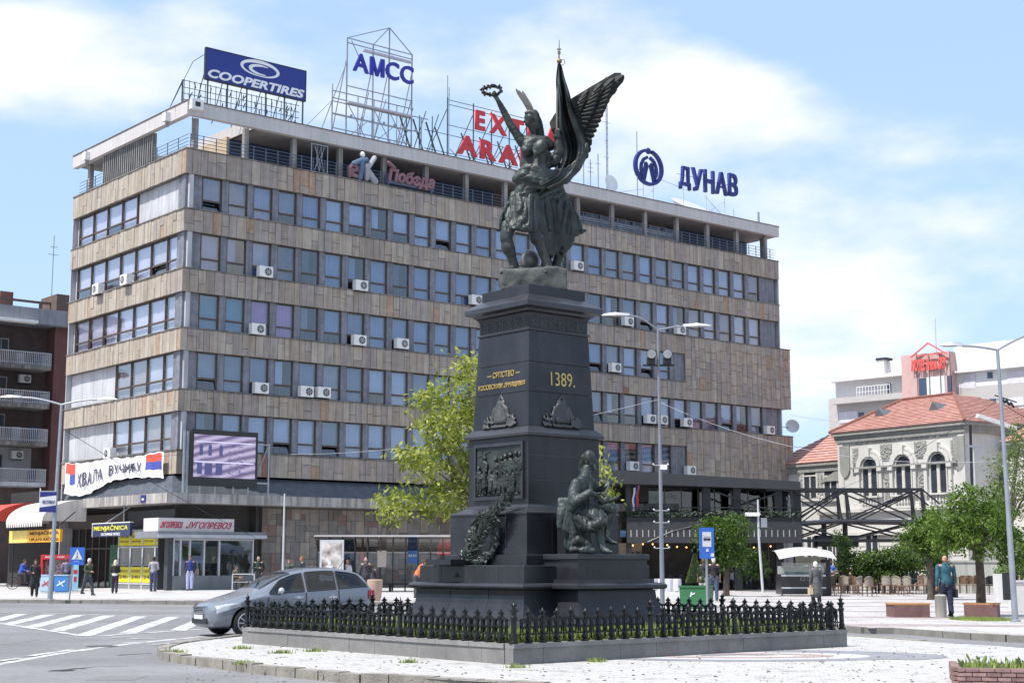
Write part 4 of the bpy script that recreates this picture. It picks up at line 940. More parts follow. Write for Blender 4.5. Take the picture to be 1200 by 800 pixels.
reliefpanel(cx_[0]-1.55, cx_[0]-1.05, zsp+.2, zsp+hwid+.7, k=20); reliefpanel(cx_[2]+1.05, cx_[2]+1.55, zsp+.2, zsp+hwid+.7, k=20)
za, zb = HP(1060, 516)[1], HP(1060, 506)[1]
for a, b in ((1003,1010),(1014,1018),(1021,1049),(1053,1057),(1061,1089),(1093,1097),(1101,1111)): reliefpanel(HP(a, 511)[0], HP(b, 511)[0], za+.05, zb+.15, 'frieze_relief', k=int((b-a)*2.4))
for c in (HP(990, 520)[0], HP(1124, 515)[0]):
    m = MB(); z = HP(1124, 520)[1]; m.box(c-.45, c+.45, -.1, -.004, z-1.2, z+.5); m.add([(c-.45,-.1,z-1.2),(c+.45,-.1,z-1.2),(c+.25,-.1,z-1.55),(c,-.1,z-1.7),(c-.25,-.1,z-1.55)], [(0,1,2,3,4)])
    m.build('cartouche', hg, t)
    for k in range(3): MB().box(c-.5+k*.4, c-.3+k*.4, -.12, -.002, z+.75, z+.95).build('square_ornament', hg, t)
m = MB()
for c in (xl+.25, -.25): m.box(c-.25, c+.25, -.08, -.002, .3, ze-.75)
for z in (zsill-1.05, zsill-2.6): m.box(xl, 0, -.28, -.0025, z, z+.22)
for k in range(10): m.box(xl+.55, -.55, -.05, -.003, .6+k*.32, .85+k*.32) if k < 9 else None
m.build('pilasters_and_bands', hw, t)
m2 = MB()
for c in (mid[0]-.5, mid[0]+.9, mid[1]+1.2): m2.lathe([(.26,0),(.2,.06)], 14, 0, (0,0,0))
for c in cx_+[HP(985, 560)[0]]:
    w_ = MB().box(c-.55, c+.55, -.08, -.06, 1.6, 3.6).build('ground_window', hgl, t); MB().box(c-.05,c+.05,-.12,-.08,1.6,3.6).box(c-.62,c+.62,-.12,-.08,3.6,3.75).box(c-.62,c-.52,-.12,-.08,1.6,3.6).box(c+.52,c+.62,-.12,-.08,1.6,3.6).build('frame', hfr, w_)
m = MB()
for k, c in enumerate((mid[0]-.4, mid[0]+.6)): m.lathe([(.28,0),(.28,.05),(.2,.07)], 16); 
# left wing windows
for px in (950, 974):
    c = HP(px, 560, 2.4)[0]; z0_, z1_ = HP(px, 583, 2.4)[1], HP(px, 546, 2.4)[1]
    w_ = MB().box(c-.62, c+.62, 2.36, 2.38, z0_, z1_).build('wing_window', hgl, t); f = MB().box(c-.05,c+.05,2.3,2.36,z0_,z1_-.7).box(c-.62,c+.62,2.3,2.36,z1_-.75,z1_-.65).box(c-.7,c-.6,2.3,2.36,z0_,z1_).box(c+.6,c+.7,2.3,2.36,z0_,z1_); f.build('frame', hfr, w_)
    m = MB(); m.box(c-1.0,c-.72,2.3,2.398,z0_,z1_+.1).box(c+.72,c+1.0,2.3,2.398,z0_,z1_+.1).box(c-1.05,c+1.05,2.2,2.398,z1_+.1,z1_+.3).box(c-1.0,c+1.0,2.2,2.398,z0_-.25,z0_-.1).build('window_surround', hw, t)
    w2 = MB().box(c-.5, c+.5, 2.36, 2.38, 1.4, 3.6).build('wing_window', hgl, t); MB().box(c-.05,c+.05,2.3,2.36,1.4,3.6).build('frame', hfr, w2)
    for s in (-1, 1): reliefpanel(c+s*.86-.1, c+s*.86+.1, z0_+.2, z1_-.1, 'relief_strip', 2.29, 22)
MB().box(xl-4.4,xl,2.2,2.395,zsill-1.05,zsill-.85).add([(xl-4.2,2.2,zc-2.15),(xl-.9,2.2,zc-2.15),(xl-2.5,2.2,zc-1.45)],[(0,1,2)]).build('pediment_band', hg, t)
for px in (1168,): 
    c = HP(px, 560, 3.2)[0]; z0_, z1_ = HP(px, 590, 3.2)[1], HP(px, 548, 3.2)[1]
    w_ = MB().box(c-.8,c+.8,3.16,3.18,z0_,z1_).build('wing_window', hgl, t); MB().box(c-.9,c-.75,3.1,3.16,z0_,z1_).box(c+.75,c+.9,3.1,3.16,z0_,z1_).box(c-.05,c+.05,3.1,3.16,z0_,z1_).box(c-1.1,c+1.1,3.0,3.16,z1_,z1_+.3).build('frame', hfr, w_)
# ================================================================== hotel behind
qk = A(1118, 500, 140.0); qk.z = 0
QX = Vector((.708, -.705, 0)); QY = Vector((.705, .708, 0)); QRZ = math.atan2(QX.y, QX.x)
def QP(x, y, v=0.0): P = ONP(x, y, qk+QY*v, -QY)-qk; return P.dot(QX), P.z
qw = M('hotel_white', (.66,.645,.64), .8, var=.04, streak=.06); qg = M('hotel_grey', (.42,.39,.38), .8, var=.05); qp = M('hotel_pink', (.50,.33,.31), .8, var=.06); qd = M('hotel_pane', (.05,.07,.12), .12)
t = thing('hotel', 'pale modern hotel with a pink tower rising behind the red tiled roof', 'hotel', qk, QRZ)
def qbox(nm, mat, x0, x1, ytop, ybot, v=0, d=10, xm=None):
    a = QP(x0, (ytop+ybot)/2, v)[0]; b = QP(x1, (ytop+ybot)/2, v)[0]; xm = xm or (x0+x1)/2; z1 = QP(xm, ytop, v)[1]; z0 = QP(xm, ybot, v)[1] if ybot < 620 else 0
    return MB().box(a, b, v, v+d, z0, z1).build(nm, mat, t), a, b, z0, z1
qbox('lower_block', qg, 974, 1060, 464, 700, 1.0); qbox('upper_block', qw, 979, 1062, 443, 464, 1.3, 8); qbox('roof_slab', qw, 971, 1061, 440, 443.5, .3, 10); qbox('top_block', qw, 984, 1070, 425, 440, 3.2, 8)
qbox('chimney', qw, 1027, 1036, 420, 440, 2.6, 1); qbox('chimney_cap', steel_d, 1026, 1038, 419, 421.5, 2.5, 1.3)
qbox('tower', qp, 1061, 1118, 413.5, 700, .0, 6); qbox('right_block', qw, 1118, 1300, 402, 432, 1.2, 12, 1150); qbox('right_cornice', qw, 1118, 1300, 431.5, 434, .7, 12, 1150); qbox('right_wall', qw, 1118, 1300, 434, 452, 1.25, 12, 1150); qbox('right_lower', qg, 1118, 1300, 452, 700, 1.2, 12, 1150)
for (x0, x1, y0, y1, v) in ((1077,1085.5,443,464,-.06),(1110,1115.5,440,461,-.06)): qbox('window', qd, x0, x1, y0, y1, v, .04)
qbox('tower_glass', M('hotel_bright_glass', (.62,.66,.72), .2), 1086, 1107, 441, 463, -.06, .04); qbox('frame', white_m, 1076, 1118, 463, 464.5, -.1, .05)
for (x0, x1, y0, y1, v) in ((1011,1027,453,464,1.24),(1039,1044,449,462,1.24),(983,1005,482,495,.94),(1006,1012,483,489,.94),(1129,1143,438,455,1.19),(1157,1163,436,443,1.19),(1180,1200,434,449,1.19),(1159,1167,467,474,1.14),(1182,1200,465,475,1.14)): 
    qbox('window', qd if (x1-x0) < 9 else M('hotel_blind', (.55,.53,.58), .6), x0, x1, y0, y1, v, .04)
# balcony rail
m = MB(); a, b = QP(1004, 462, .2)[0], QP(1043, 462, .2)[0]; z = QP(1020, 464, .2)[1]
for k in range(12): m.bar((a+(b-a)*k/11,.2,z),(a+(b-a)*k/11,.2,z+1),.05)
m.bar((a,.2,z+1),(b,.2,z+1),.06).bar((a,.2,z+.5),(b,.2,z+.5),.04).build('balcony_rail', white_m, t)
qbox('balcony_parapet', qg, 974, 1060, 463, 470, .1, 1.0)
# tower sign
hs = M('neon_red', (.62,.10,.09), .5); x0, z0_ = QP(1068, 437, -.3); x1, _ = QP(1110, 437, -.3); z1_ = QP(1090, 425, -.3)[1]
lettering('lettering', 'HOTEL Prime SKY', hs, t, x0, x1, z0_+.1, 1.15, -.3, .1, .05, .25)
m = MB().bar((x0,-.3,z0_+1.5),((x0+x1)/2,-.3,z0_+2.7),.12).bar((x1,-.3,z0_+1.5),((x0+x1)/2,-.3,z0_+2.7),.12).bar((x0+.6,-.3,z0_+1.6),(x1-.4,-.3,z0_+1.6),.1).build('sign_outline', hs, t)
m = MB()
for px in (1074, 1088, 1101, 1113): a = QP(px, 420, -.15)[0]; m.bar((a,-.15,z0_-3),(a,-.15,QP(px,414,-.15)[1]),.05)
m.build('sign_mounts', rust_m, t)
m = MB(); a, z = QP(1097, 413, 1); m.bar((a,1,z-.5),(a,1,QP(1097,373,1)[1]),.1); m.build('aerial', steel_w, t)
# ================================================================== monument
MO = Vector((.43, 29.85, 0))
gr = M('polished_granite', (.027,.028,.034), .34, var=.3, scale=1.6, fine=.3, dirt=.3, spec=.42, bump=.05, streak=.25); gr2 = M('granite_ledge', (.032,.033,.040), .36, var=.25, scale=2, fine=.3, dirt=.25, spec=.55)
bz_ = M('bronze_patina', (.012,.015,.014), .5, .1, var=.4, scale=2.6, col2=(.040,.052,.046), bump=.45, bscale=22, fine=.35, dirt=.35)
bz_g = M('green_patina', (.013,.019,.018), .52, .05, var=.35, scale=3, col2=(.036,.053,.050), bump=.45, bscale=22, fine=.35, dirt=.3)
rel = M('pale_relief', (.075,.075,.075), .55, .2, var=.35, scale=5, fine=.3); gold = M('gold_leaf', (.52,.38,.14), .4, .5, var=.15)
T = thing('monument_pedestal', 'tall dark granite pedestal with gilded inscriptions, bronze reliefs and a stepped base', 'pedestal', MO, RZ)
def frus(nm, lv, mat=gr, c=(0,0)):
    m = MB(); m.lathe([(a, z) for a, z in lv], 4, 0, (c[0], c[1], 0), True); return m.build(nm, mat, T)
flare = [(1.98,.42),(1.98,.55),(1.90,.60),(1.80,.70),(1.72,.82),(1.66,.95),(1.635,1.1),(1.64,1.2)]
frus('flared_base', flare)
frus('base_ledge', [(1.66,1.203),(1.73,1.21),(1.76,1.24),(1.765,1.27),(1.75,1.30),(1.70,1.325),(1.6,1.33)], gr2)
frus('base_slab', [(1.595,1.333),(1.595,1.635),(1.58,1.65)]); frus('lower_step', [(1.247,1.652),(1.247,1.835),(1.235,1.848)], gr)
frus('lower_die', [(1.17,1.85),(1.17,2.6)]); frus('sloped_moulding', [(1.19,2.602),(1.19,2.63),(1.1,2.66),(1.03,2.70),(.97,2.74),(.94,2.79)], gr2)
frus('relief_die', [(.913,2.792),(.913,4.09)]); frus('middle_ledge', [(.94,4.092),(.985,4.10),(.99,4.15),(.98,4.165),(.87,4.285)], gr2)
for a, b in ((4.29, 4.955), (4.963, 5.535), (5.543, 6.15)): f = lambda z: .852-(z-4.29)*(.852-.773)/1.863; frus('shaft_course', [(f(a)-.004,a),(f(a)+0,a+.006),(f(b),b-.006),(f(b)-.004,b)])
frus('shaft_moulding', [(.79,6.153),(.80,6.165),(.80,6.19),(.775,6.205)], gr2); frus('frieze_block', [(.765,6.207),(.765,6.44),(.79,6.50),(.82,6.515)])
frus('cornice', [(.80,6.517),(.83,6.53),(.87,6.57),(.975,6.60),(.983,6.61),(.983,6.70),(.97,6.715),(.76,6.865)], gr2); frus('top_block', [(.734,6.867),(.734,7.06),(.725,7.07)])
# joints of the flared base
for s in (-.62, .55):
    m = MB(); 
    for (r0, z0_), (r1, z1_) in zip(flare, flare[1:]): m.obox((-(r0+r1)/2, s, (z0_+z1_)/2), (.004,0,0), (0,.006,0), Vector((-(r1-r0),0,z1_-z0_))*.5); m.obox((s, -(r0+r1)/2, (z0_+z1_)/2), (.006,0,0), (0,.004,0), Vector((0,-(r1-r0),z1_-z0_))*.5)
    m.build('base_joint', dark_m, T)
# frieze ornaments, both visible faces
m = MB()
for face in (0, 1):
    for k in range(-3, 4):
        p = k*.235
        def pt(a, z, o): return (a, -.765-o, z) if face == 0 else (-.765-o, a, z)
        n = 14
        if k != 3: 
            q0 = p+.117
            pts = [pt(q0+.07*math.cos(2*math.pi*j/n), 6.33+.085*math.sin(2*math.pi*j/n), .0) for j in range(n+1)]
            m.tube(pts, .016, 5, cap=False); m.ball(pt(q0, 6.33, -.01), .035, n=6, k=4)
        for d in (-.02, .02): m.bar(pt(p+d, 6.22, 0), pt(p+d, 6.43, 0), .02)
m.build('frieze_ornament', M('frieze_bronze', (.045,.05,.05), .5, .2, var=.3), T, smooth=True)
# open joints between the blocks of the dies
jm = MB()
for z in (3.72, 3.25): jm.box(-.916,-.9125,-.913,.913,z,z+.008) if z > 3.99 else jm.box(-.913,.913,-.916,-.9125,z,z+.008)
for x in (-.35,.4): jm.box(x,x+.007,-.916,-.9125,2.8,3.25).box(x+.2,x+.207,-.916,-.9125,3.25,3.72)
for x in (-.55,.3): jm.box(-1.173,-1.169,x,x+.007,1.86,2.58).box(x,x+.007,-1.173,-1.169,1.86,2.58)
for x in (-.8,.1,.9): jm.box(-1.598,-1.594,x,x+.007,1.34,1.63)
jm.box(-.55,-.543,-2.203,-2.199,1.41,1.74).box(.45,.457,-2.203,-2.199,1.41,1.74)
stuff(jm.build('stone_joints', M('joint_mortar', (.085,.085,.09), .9), T))
# inscriptions
def face_text(s, side, x0, x1, z, h, y, b=.015):
    me, w, hh, _ = text_mesh(s, .02, b); me = me.copy(); me.materials.clear(); me.materials.append(gold)
    lean = math.atan((.852-.773)/1.863)
    if side == 'r': o = inst('inscription', me, T, loc=(x0, -y, z), rot=(-lean, 0, 0), scale=((x1-x0)/w, 1, h/hh))
    else: o = inst('inscription', me, T, loc=(-y, x0, z), rot=(-lean, 0, R(-90)), scale=((x0-x1)/w, 1, h/hh))
def fa_(z): return .852-(z-4.29)*(.852-.773)/1.863+.006
face_text('1389.', 'r', -.26, .36, 5.10, .27, fa_(5.1), .0)
face_text('СРПСТВО', 'l', .28, -.37, 5.29, .12, fa_(5.29), .005); face_text('КОСОВСКИМ ЈУНАЦИМА', 'l', .72, -.72, 5.06, .12, fa_(5.06), .003)
MB().box(-fa_(5.34)-.004,-fa_(5.34)+.006,.33,.46,5.335,5.352).box(-fa_(5.34)-.004,-fa_(5.34)+.006,-.55,-.42,5.335,5.352).build('inscription_dash', gold, T)
# coats of arms on the shaft foot
def arms(side, mat):
    m = MB(); rr = random.Random(12)
    def P(a, z, o=0.0):
        y = fa_(z)+o; return (a, -y, z) if side == 'r' else (-y, -a, z)
    def cap(a, b, r, r2=None, o=0): m.capsule(P(*a, o), P(*b, o), r, r2, 7)
    for a in (-.13,-.065,0,.065,.13): cap((a*1.05,4.42),(a*.75,4.74-abs(a)*.4),.055,.045)
    cap((-.09,4.79),(.09,4.79),.035); cap((-.06,4.84),(0,4.91),.03,.025); cap((.06,4.84),(0,4.91),.03,.025); cap((0,4.93),(0,4.97),.015)
    cap((-.05,4.76),(-.19,4.62),.05); cap((-.18,4.66),(-.26,4.42),.05,.04); cap((.05,4.76),(.19,4.62),.05); cap((.18,4.66),(.26,4.42),.05,.04)
    for k in range(46):
        s = rr.choice([-1, 1]); a = s*rr.uniform(.22, .48); z = 4.32+rr.uniform(0, .3)*(1-abs(a)*1.2); an = rr.uniform(.2, 1.4)
        cap((a, z), (a+s*.07*math.cos(an), z+.07*math.sin(an)), .022, .012, .02)
    for k in range(30): a = rr.uniform(-.48, .48); cap((a, 4.31), (a+rr.uniform(-.06,.06), 4.33), .03, .02, .03)
    fused(m, .018, 'coat_of_arms', mat, T, amp=.006, fs=14)
arms('l', rel); arms('r', M('dark_relief', (.05,.052,.055), .5, .2, var=.3, scale=5))  # paler relief tone on the end face, darker on the long face
# relief plate with standing figures on the end face
m = MB()
X = -.913
for a, b in ((-.80,.70),): m.box(X-.05, X, a, b, 2.90, 2.965).box(X-.05, X, a, b, 3.93, 3.99).box(X-.05, X, a, a+.06, 2.965, 3.93).box(X-.05, X, b-.06, b, 2.965, 3.93)
m.build('relief_frame', gr2, T)
m = MB(); m.box(X-.012, X+.02, -.74, .64, 2.965, 3.93)
m.build('relief_plate', bz_, T)
m = MB(); rr = random.Random(5)
figs = [(.54,.62,.9),(.36,.78,1),(.17,.62,.75),(.02,.72,1),(-.13,.74,1),(-.28,.78,1),(-.43,.8,1),(-.58,.82,1),(-.70,.8,1)]
for v, h, w in figs:
    x = X-.02; zb = 3.0; sh = rr.uniform(-.02, .02); k = h*w
    m.ball((x-.02, v+sh, zb+k*.93), (.04,.042,.055), n=8, k=6); m.capsule((x, v+sh, zb+k*.8), (x, v, zb+k*.5), .055, .06, 8)
    m.capsule((x, v-.03, zb+k*.48), (x, v-.045+rr.uniform(-.03,.03), zb+.03), .042, .03, 6); m.capsule((x, v+.03, zb+k*.48), (x, v+.045+rr.uniform(-.03,.03), zb+.03), .042, .03, 6)
    if rr.random() < .6: m.capsule((x, v, zb+k*.5), (x, v, zb+k*.2), .06, .075, 8)
    m.capsule((x-.02, v-.055, zb+k*.78), (x-.03, v-.08, zb+k*.58), .024, .02, 6); m.capsule((x-.03, v-.08, zb+k*.58), (x-.04, v-.0, zb+k*.62), .02, .016, 6); m.capsule((x-.02, v+.055, zb+k*.78), (x-.03, v+.09, zb+k*.6), .024, .016, 6)
for k in range(12): v = -.7+k*.115; m.capsule((X, v, 2.99), (X-.01, v+.06, 3.0), .03, .02, 6)
m.bar((X-.02,.44,3.0),(X-.02,.47,3.9),.02).bar((X-.02,.60,3.75),(X-.02,.2,3.85),.02)
fused(m, .014, 'relief_figures', bz_, T, amp=.01, fs=22, ridg=lambda p: .006*math.sin(p.y*160))
# seated figure's base on the long side, small twin on the far side
def frus2(nm, x0, x1, y0, y1, prof, mat=gr):
    m = MB(); o = [[(x0-d, y0-d, z), (x1+d, y0-d, z), (x1+d, y1, z), (x0-d, y1, z)] for d, z in prof]
    vs = [p for r in o for p in r]; fs = [tuple(reversed(range(4))), tuple(range(len(vs)-4, len(vs)))]
    for i in range(len(prof)-1):
        for j in range(4): fs.append((i*4+j, i*4+(j+1)%4, (i+1)*4+(j+1)%4, (i+1)*4+j))
    m.add(vs, fs); return m.build(nm, mat, T)
frus2('figure_base', -.82, .93, -2.20, -.9, [(.0,1.40),(.0,1.75)]); frus2('figure_base_cap', -.82, .93, -2.2, -1.26, [(.03,1.753),(.035,1.765),(.035,1.84),(.02,1.855)], gr2)
frus2('figure_base_ledge', -.88, 1.02, -2.26, -1.0, [(.0,1.28),(.16,1.21),(.19,1.235),(.19,1.29),(.15,1.32),(.02,1.33),(.02,1.398)], gr2)
frus2('figure_base_flare', -.88, 1.02, -2.26, -1.0, [(.30,.42),(.30,.55),(.24,.6),(.16,.72),(.1,.86),(.05,1.0),(.03,1.2)], gr)
MB().box(-.5,.5,-1.5,-1.26,1.857,2.55).build('seat_backdrop', gr, T)
m = MB().box(-.5,.5,1.3,2.2,1.4,1.84).box(-1.9,-1.5,.2,1.0,1.652,1.76); m.build('rear_figure_base', gr, T)
# wreath and palm leaves hung on the end face
rr = random.Random(21)
lf = MB()
def wp(y, z): # sloping line the wreath hangs on
    if z > 2.63: return -1.0-.19*(2.82-z)/.2 if z < 2.82 else -.96
    return -1.2 if z > 1.86 else -1.3
def leaf(m, p, d, l, w, nrm=Vector((-1,0,0))):
    p = Vector(p); d = Vector(d).normalized(); s = d.cross(nrm).normalized()*w; q = p+d*l
    m.add([p, p+d*l*.45+s+nrm*.012, q, p+d*l*.45-s+nrm*.012, p+d*l*.45+nrm*.045], [(0,1,4),(1,2,4),(2,3,4),(3,0,4),(0,3,2,1)])
n = 150
for k in range(n):
    t = 2*math.pi*k/n; c = Vector((0, .02, 2.13)); ry, rz2 = .36, .47; tilt = .22
    yy, zz = ry*math.cos(t), rz2*math.sin(t); yy -= zz*tilt*1.3
    p = Vector((wp(0, c.z+zz)-.06, c.y+yy, c.z+zz)); tg = Vector((0, -ry*math.sin(t), rz2*math.cos(t)))
    for j in range(3): leaf(lf, p+Vector((rr.uniform(-.04,.03), rr.uniform(-.07,.07), rr.uniform(-.07,.07))), tg+Vector((rr.uniform(-.25,.1), rr.uniform(-.25,.25), rr.uniform(-.25,.25))), .13, .03)
lf.tube([Vector((wp(0,2.13+.47*math.sin(t))-.05, .02+.36*math.cos(t)-.47*math.sin(t)*.29, 2.13+.47*math.sin(t))) for t in [2*math.pi*k/36 for k in range(37)]], .06, 8)
for k in range(90):
    s = k/90; p = Vector((wp(0, 1.72+s*1.2)-.2, .34-s*1.1, 1.70+s*1.22)); d = Vector((0, -1.1, 1.2)).normalized()
    for sd in (-1, 1):
        dd = (d+Vector((rr.uniform(-.1,.2), sd*rr.uniform(.25,.7), sd*rr.uniform(.2,.65)))).normalized() if s < .9 else d
        leaf(lf, p+Vector((0,rr.uniform(-.04,.04),rr.uniform(-.04,.04))), dd+Vector((-.15,0,0)), rr.uniform(.2,.4)*(1-.4*abs(s-.4)), rr.uniform(.016,.03))
lf.tube([Vector((wp(0,1.72+s*1.2)-.19, .34-s*1.1, 1.70+s*1.22)) for s in [k/12 for k in range(13)]], .02, 6)
lf.capsule((-1.32,.45,1.70),(-1.55,.95,1.66),.05,.03).capsule((-1.5,.95,1.66),(-1.62,1.15,1.67),.03,.02).capsule((-1.35,.35,1.72),(-1.63,.42,1.45),.05,.03)
t = thing('bronze_wreath', 'bronze laurel wreath with long palm leaves leaning on the pedestal steps', 'wreath', MO, RZ)
o = lf.build('laurel_leaves', M('wreath_bronze', (.065,.078,.07), .5, .3, var=.35, scale=4, fine=.3), t)
# ---- the crowning group
def Q(px, py, dy=0.0, Y=29.85): return A(px, py, Y+dy)
PPM = 58.0
FS = 1.0
class Fig(MB):
    def c(s, a, b, ra, rb=None, Y=29.85):
        "a, b: (photo x, photo y, depth offset), radii in photo pixels"
        s.capsule(Q(a[0], a[1], a[2], Y), Q(b[0], b[1], b[2], Y), FS*ra/PPM, FS*(ra if rb is None else rb)/PPM, 12); return s
    def chain(s, pts, Y=29.85):
        for a, b in zip(pts, pts[1:]): s.c(a[:3], b[:3], a[3], b[3], Y)
        return s
st = thing('victory_statue', 'bronze group of a winged woman raising a wreath beside a soldier with a furled flag', 'statue', Q(630, 320), 0)
stl = st.location
def local(o): o.location = o.location-stl if o.parent is st else o.location; return o
f = Fig()
# winged woman: head, neck, torso, raised arm
f.chain([(626,155,.05,5),(623,146,0,5.5)]); f.ball(Q(621,139.5,0), (.10,.13,.145), n=12, k=10); f.ball(Q(618.5,145.5,-.02), (.06,.075,.06), n=10, k=8); f.c((615.2,140,-.04),(614.4,142.5,-.04),1.2,1.5); f.c((616,137,-.04),(616,137.2,-.04),1.9)
f.c((616.3,146.5,-.03),(616,146.6,-.03),1.4); f.ball(Q(625.5,137.5,.05), (.13,.155,.165), n=12, k=8); f.chain([(628,141,.08,7),(632,151,.12,5.5),(634,161,.14,4.5)]); f.chain([(616.5,132.5,-.05,2.2),(621,130.5,-.08,2.4),(626,133,-.1,2.6),(629,141,-.1,2.8),(630,150,-.06,2.6)])
f.chain([(612,167,.0,6.5),(606,158,-.02,5.6),(598,146,-.04,4.9),(594,138,-.05,4.6),(588,126,-.07,3.9),(582.5,116,-.08,2.8),(580,112,-.08,3.1)])
for k, (dx, dy_) in enumerate(((-3.2,-2.2),(-2.6,-4),(-1,-4.6),(.8,-4.2),(2.6,-1.6))): f.c((580,111,-.09),(580+dx,111+dy_,-.12),1.1,.85)
f.chain([(613,165,.02,6.5),(624,167,0,8.5),(638,166,.05,7.5),(645,171,.05,6.5)]); f.chain([(620,172,.0,10),(620,188,.0,10),(619,203,0,11)]); f.chain([(633,178,.08,11),(634,200,.1,12)])
f.c((616,176,-.16),(618,178,-.16),6)
# soldier: head with long hair, chest, sleeve
f.ball(Q(632,173,-.42), (.115,.135,.15), n=12, k=8); f.ball(Q(635,171,-.40), (.125,.15,.145), n=12, k=8); f.c((625.6,173,-.44),(624.8,176,-.44),1.3,1.6); f.c((626.8,169.5,-.44),(626.6,170,-.44),1.9); f.c((628.5,179,-.44),(627.5,184,-.42),3.8,2.0); f.c((634,178,-.36),(636,187,-.25),5.5,6.5); f.chain([(641,182,-.2,6.0),(646,192,-.18,6)])
f.chain([(632,187,-.2,8),(633,197,-.2,11),(622,212,-.2,12),(614,226,-.2,11.5)])
f.chain([(650,190,-.2,7.5),(655,178,-.22,6),(654,163,-.22,4.6)]); f.c((652,160,-.24),(655,153,-.22),3.8,3.2)
for k in range(4): f.c((650.5,161-k*2.6,-.29),(656,160-k*2.6,-.29),1.3)
f.chain([(606,210,-.25,6.5),(614,206,-.34,7),(627,211,-.38,6.5),(634,214,-.4,4.5)])
for k in range(4): f.c((634,209+k*2.4,-.46),(639,210+k*2.4,-.45),1.4,1.1)
# folds sweeping over the waist into the flag
for k in range(8): f.chain([(604+k*1.5,203+k*3.2,-.24,1.9),(613,197+k*3.5,-.36,2.0),(627,196+k*3.4,-.38,2.1),(645,200+k*2.9,-.32,2.2),(664,198+k*2.3,-.22,2.2),(679,186+k*1.7,-.12,2.0),(688,168+k*1.7,-.02,1.7)])
# tunic skirt
f.chain([(603,229,-.2,3.2),(613,230,-.34,3.2),(627,229,-.3,3.2)])
for k in range(9):
    x0, x1 = 602+k*3.2, 594+k*4.6; f.chain([(x0,228,-.2-.14*math.sin(k/8*3.1),4.2),(x0*.5+x1*.5,248,-.22-.2*math.sin(k/8*3.1),4.6),(x1,266-abs(k-4)*.4+k*.5,-.24-.24*math.sin(k/8*3.1),4.4)])
f.chain([(602,232,-.1,4),(592,246,-.05,3.6),(587,262,-.04,2.8),(586,268,-.04,2)])
# legs and boots
f.chain([(604,246,-.2,9.5),(597,264,-.25,9.2),(593,279,-.28,7.6),(596,288,-.26,7.2)]); f.chain([(595,289,-.26,8.4),(596,292,-.26,8.2)]); f.chain([(597,292,-.26,7.3),(600,303,-.25,5.7),(603,311,-.24,5.4),(602,316,-.24,5)]); f.chain([(602,316,-.26,4.6),(594,318,-.36,3.9),(588,319.5,-.42,2.6)])
f.chain([(620,255,-.2,9.5),(626,270,-.22,8.2),(629,278,-.22,7.4)]); f.c((628,279,-.22),(631,280,-.22),8,8); f.chain([(631,282,-.22,7),(637,298,-.22,5.8),(641,309,-.24,5.2),(643,316,-.26,5)]); f.chain([(642,316,-.28,4.6),(640,319,-.42,3.6)])
# woman's dress and cloak behind
rr = random.Random(31)
for k in range(13):
    s = k/12; x0 = 634+s*16; x1 = 641+s*38+rr.uniform(-2,2); y1 = 302-s*32+rr.uniform(-3,3); dz = -.12+.3*s
    f.chain([(x0,208+rr.uniform(-3,3),-.05+.2*s,5.5),((x0+x1)/2-1,242,dz,6.6),((x0+x1)/2+(x1-x0)*.3,(y1+242)/2,dz,5.8),(x1,y1,dz,4.2)])
f.c((676,274,.1),(686,270,.1),3.4,2); f.c((668,286,.05),(660,296,.02),4,3); f.chain([(648,240,.1,12),(652,272,.12,11)])
f.chain([(646,286,.1,7),(641,300,.12,6),(639,316,.1,6)]); f.chain([(660,284,.1,6),(654,302,.12,5),(651,318,.12,5.5)]); f.c((634,317,.05),(657,319,.05),4,3.5); f.c((665,290,.1),(657,305,.1),3,2)
zb = Q(600, 272).z
def crease(p, a, b, d): return -d*max(0, 1-abs(noise.noise(Vector((p.x*a, p.y*a*.8, p.z*b))))*5)
zs_ = Q(600, 205).z; za_ = Q(600, 232).z
def bodyfold(p):
    if zb-.05 < p.z < za_: return crease(p, 7, 1.3, .055)+.010*noise.noise(Vector((p.x*16, p.y*12, p.z*3)))
    if za_ <= p.z < zs_+.35 and p.x > Q(600,272).x: q = Vector((p.x*.8+p.z*.6, p.y, p.z*.8-p.x*.6)); return crease(q, 2.4, 8, .018)
    return crease(p, 12, 9, .004)
body = fused(f, .02, 'body', bz_, st, amp=.006, fs=16, smooth=1, ridg=bodyfold)
local(body); body.location = -stl
def stp(mb, nm, mat, smooth=True): o = mb.build(nm, mat, st, smooth=smooth); o.location = -stl; return o
# wreath in the raised hand
m = MB(); rr = random.Random(17)
for k in range(84):
    t_ = 2*math.pi*k/84; c = Q(576.5, 106.5, -.1); p = c+Vector((.185*math.cos(t_), .1*math.sin(t_), .12*math.sin(t_))); d = Vector((-math.sin(t_)*.185, .1*math.cos(t_), .12*math.cos(t_))).normalized()
    leaf(m, p+Vector((0,0,rr.uniform(-.02,.02))), d+Vector((rr.uniform(-.9,.9),rr.uniform(-.5,.5),rr.uniform(-.9,.9))), .085, .024, Vector((0,-1,0)))
m.tube([Q(576.5,106.5,-.1)+Vector((.185*math.cos(q),.1*math.sin(q),.12*math.sin(q))) for q in [2*math.pi*k/28 for k in range(29)]], .026, 7)
stp(m, 'wreath', M('dark_bronze', (.035,.035,.03), .5, .3, var=.3))
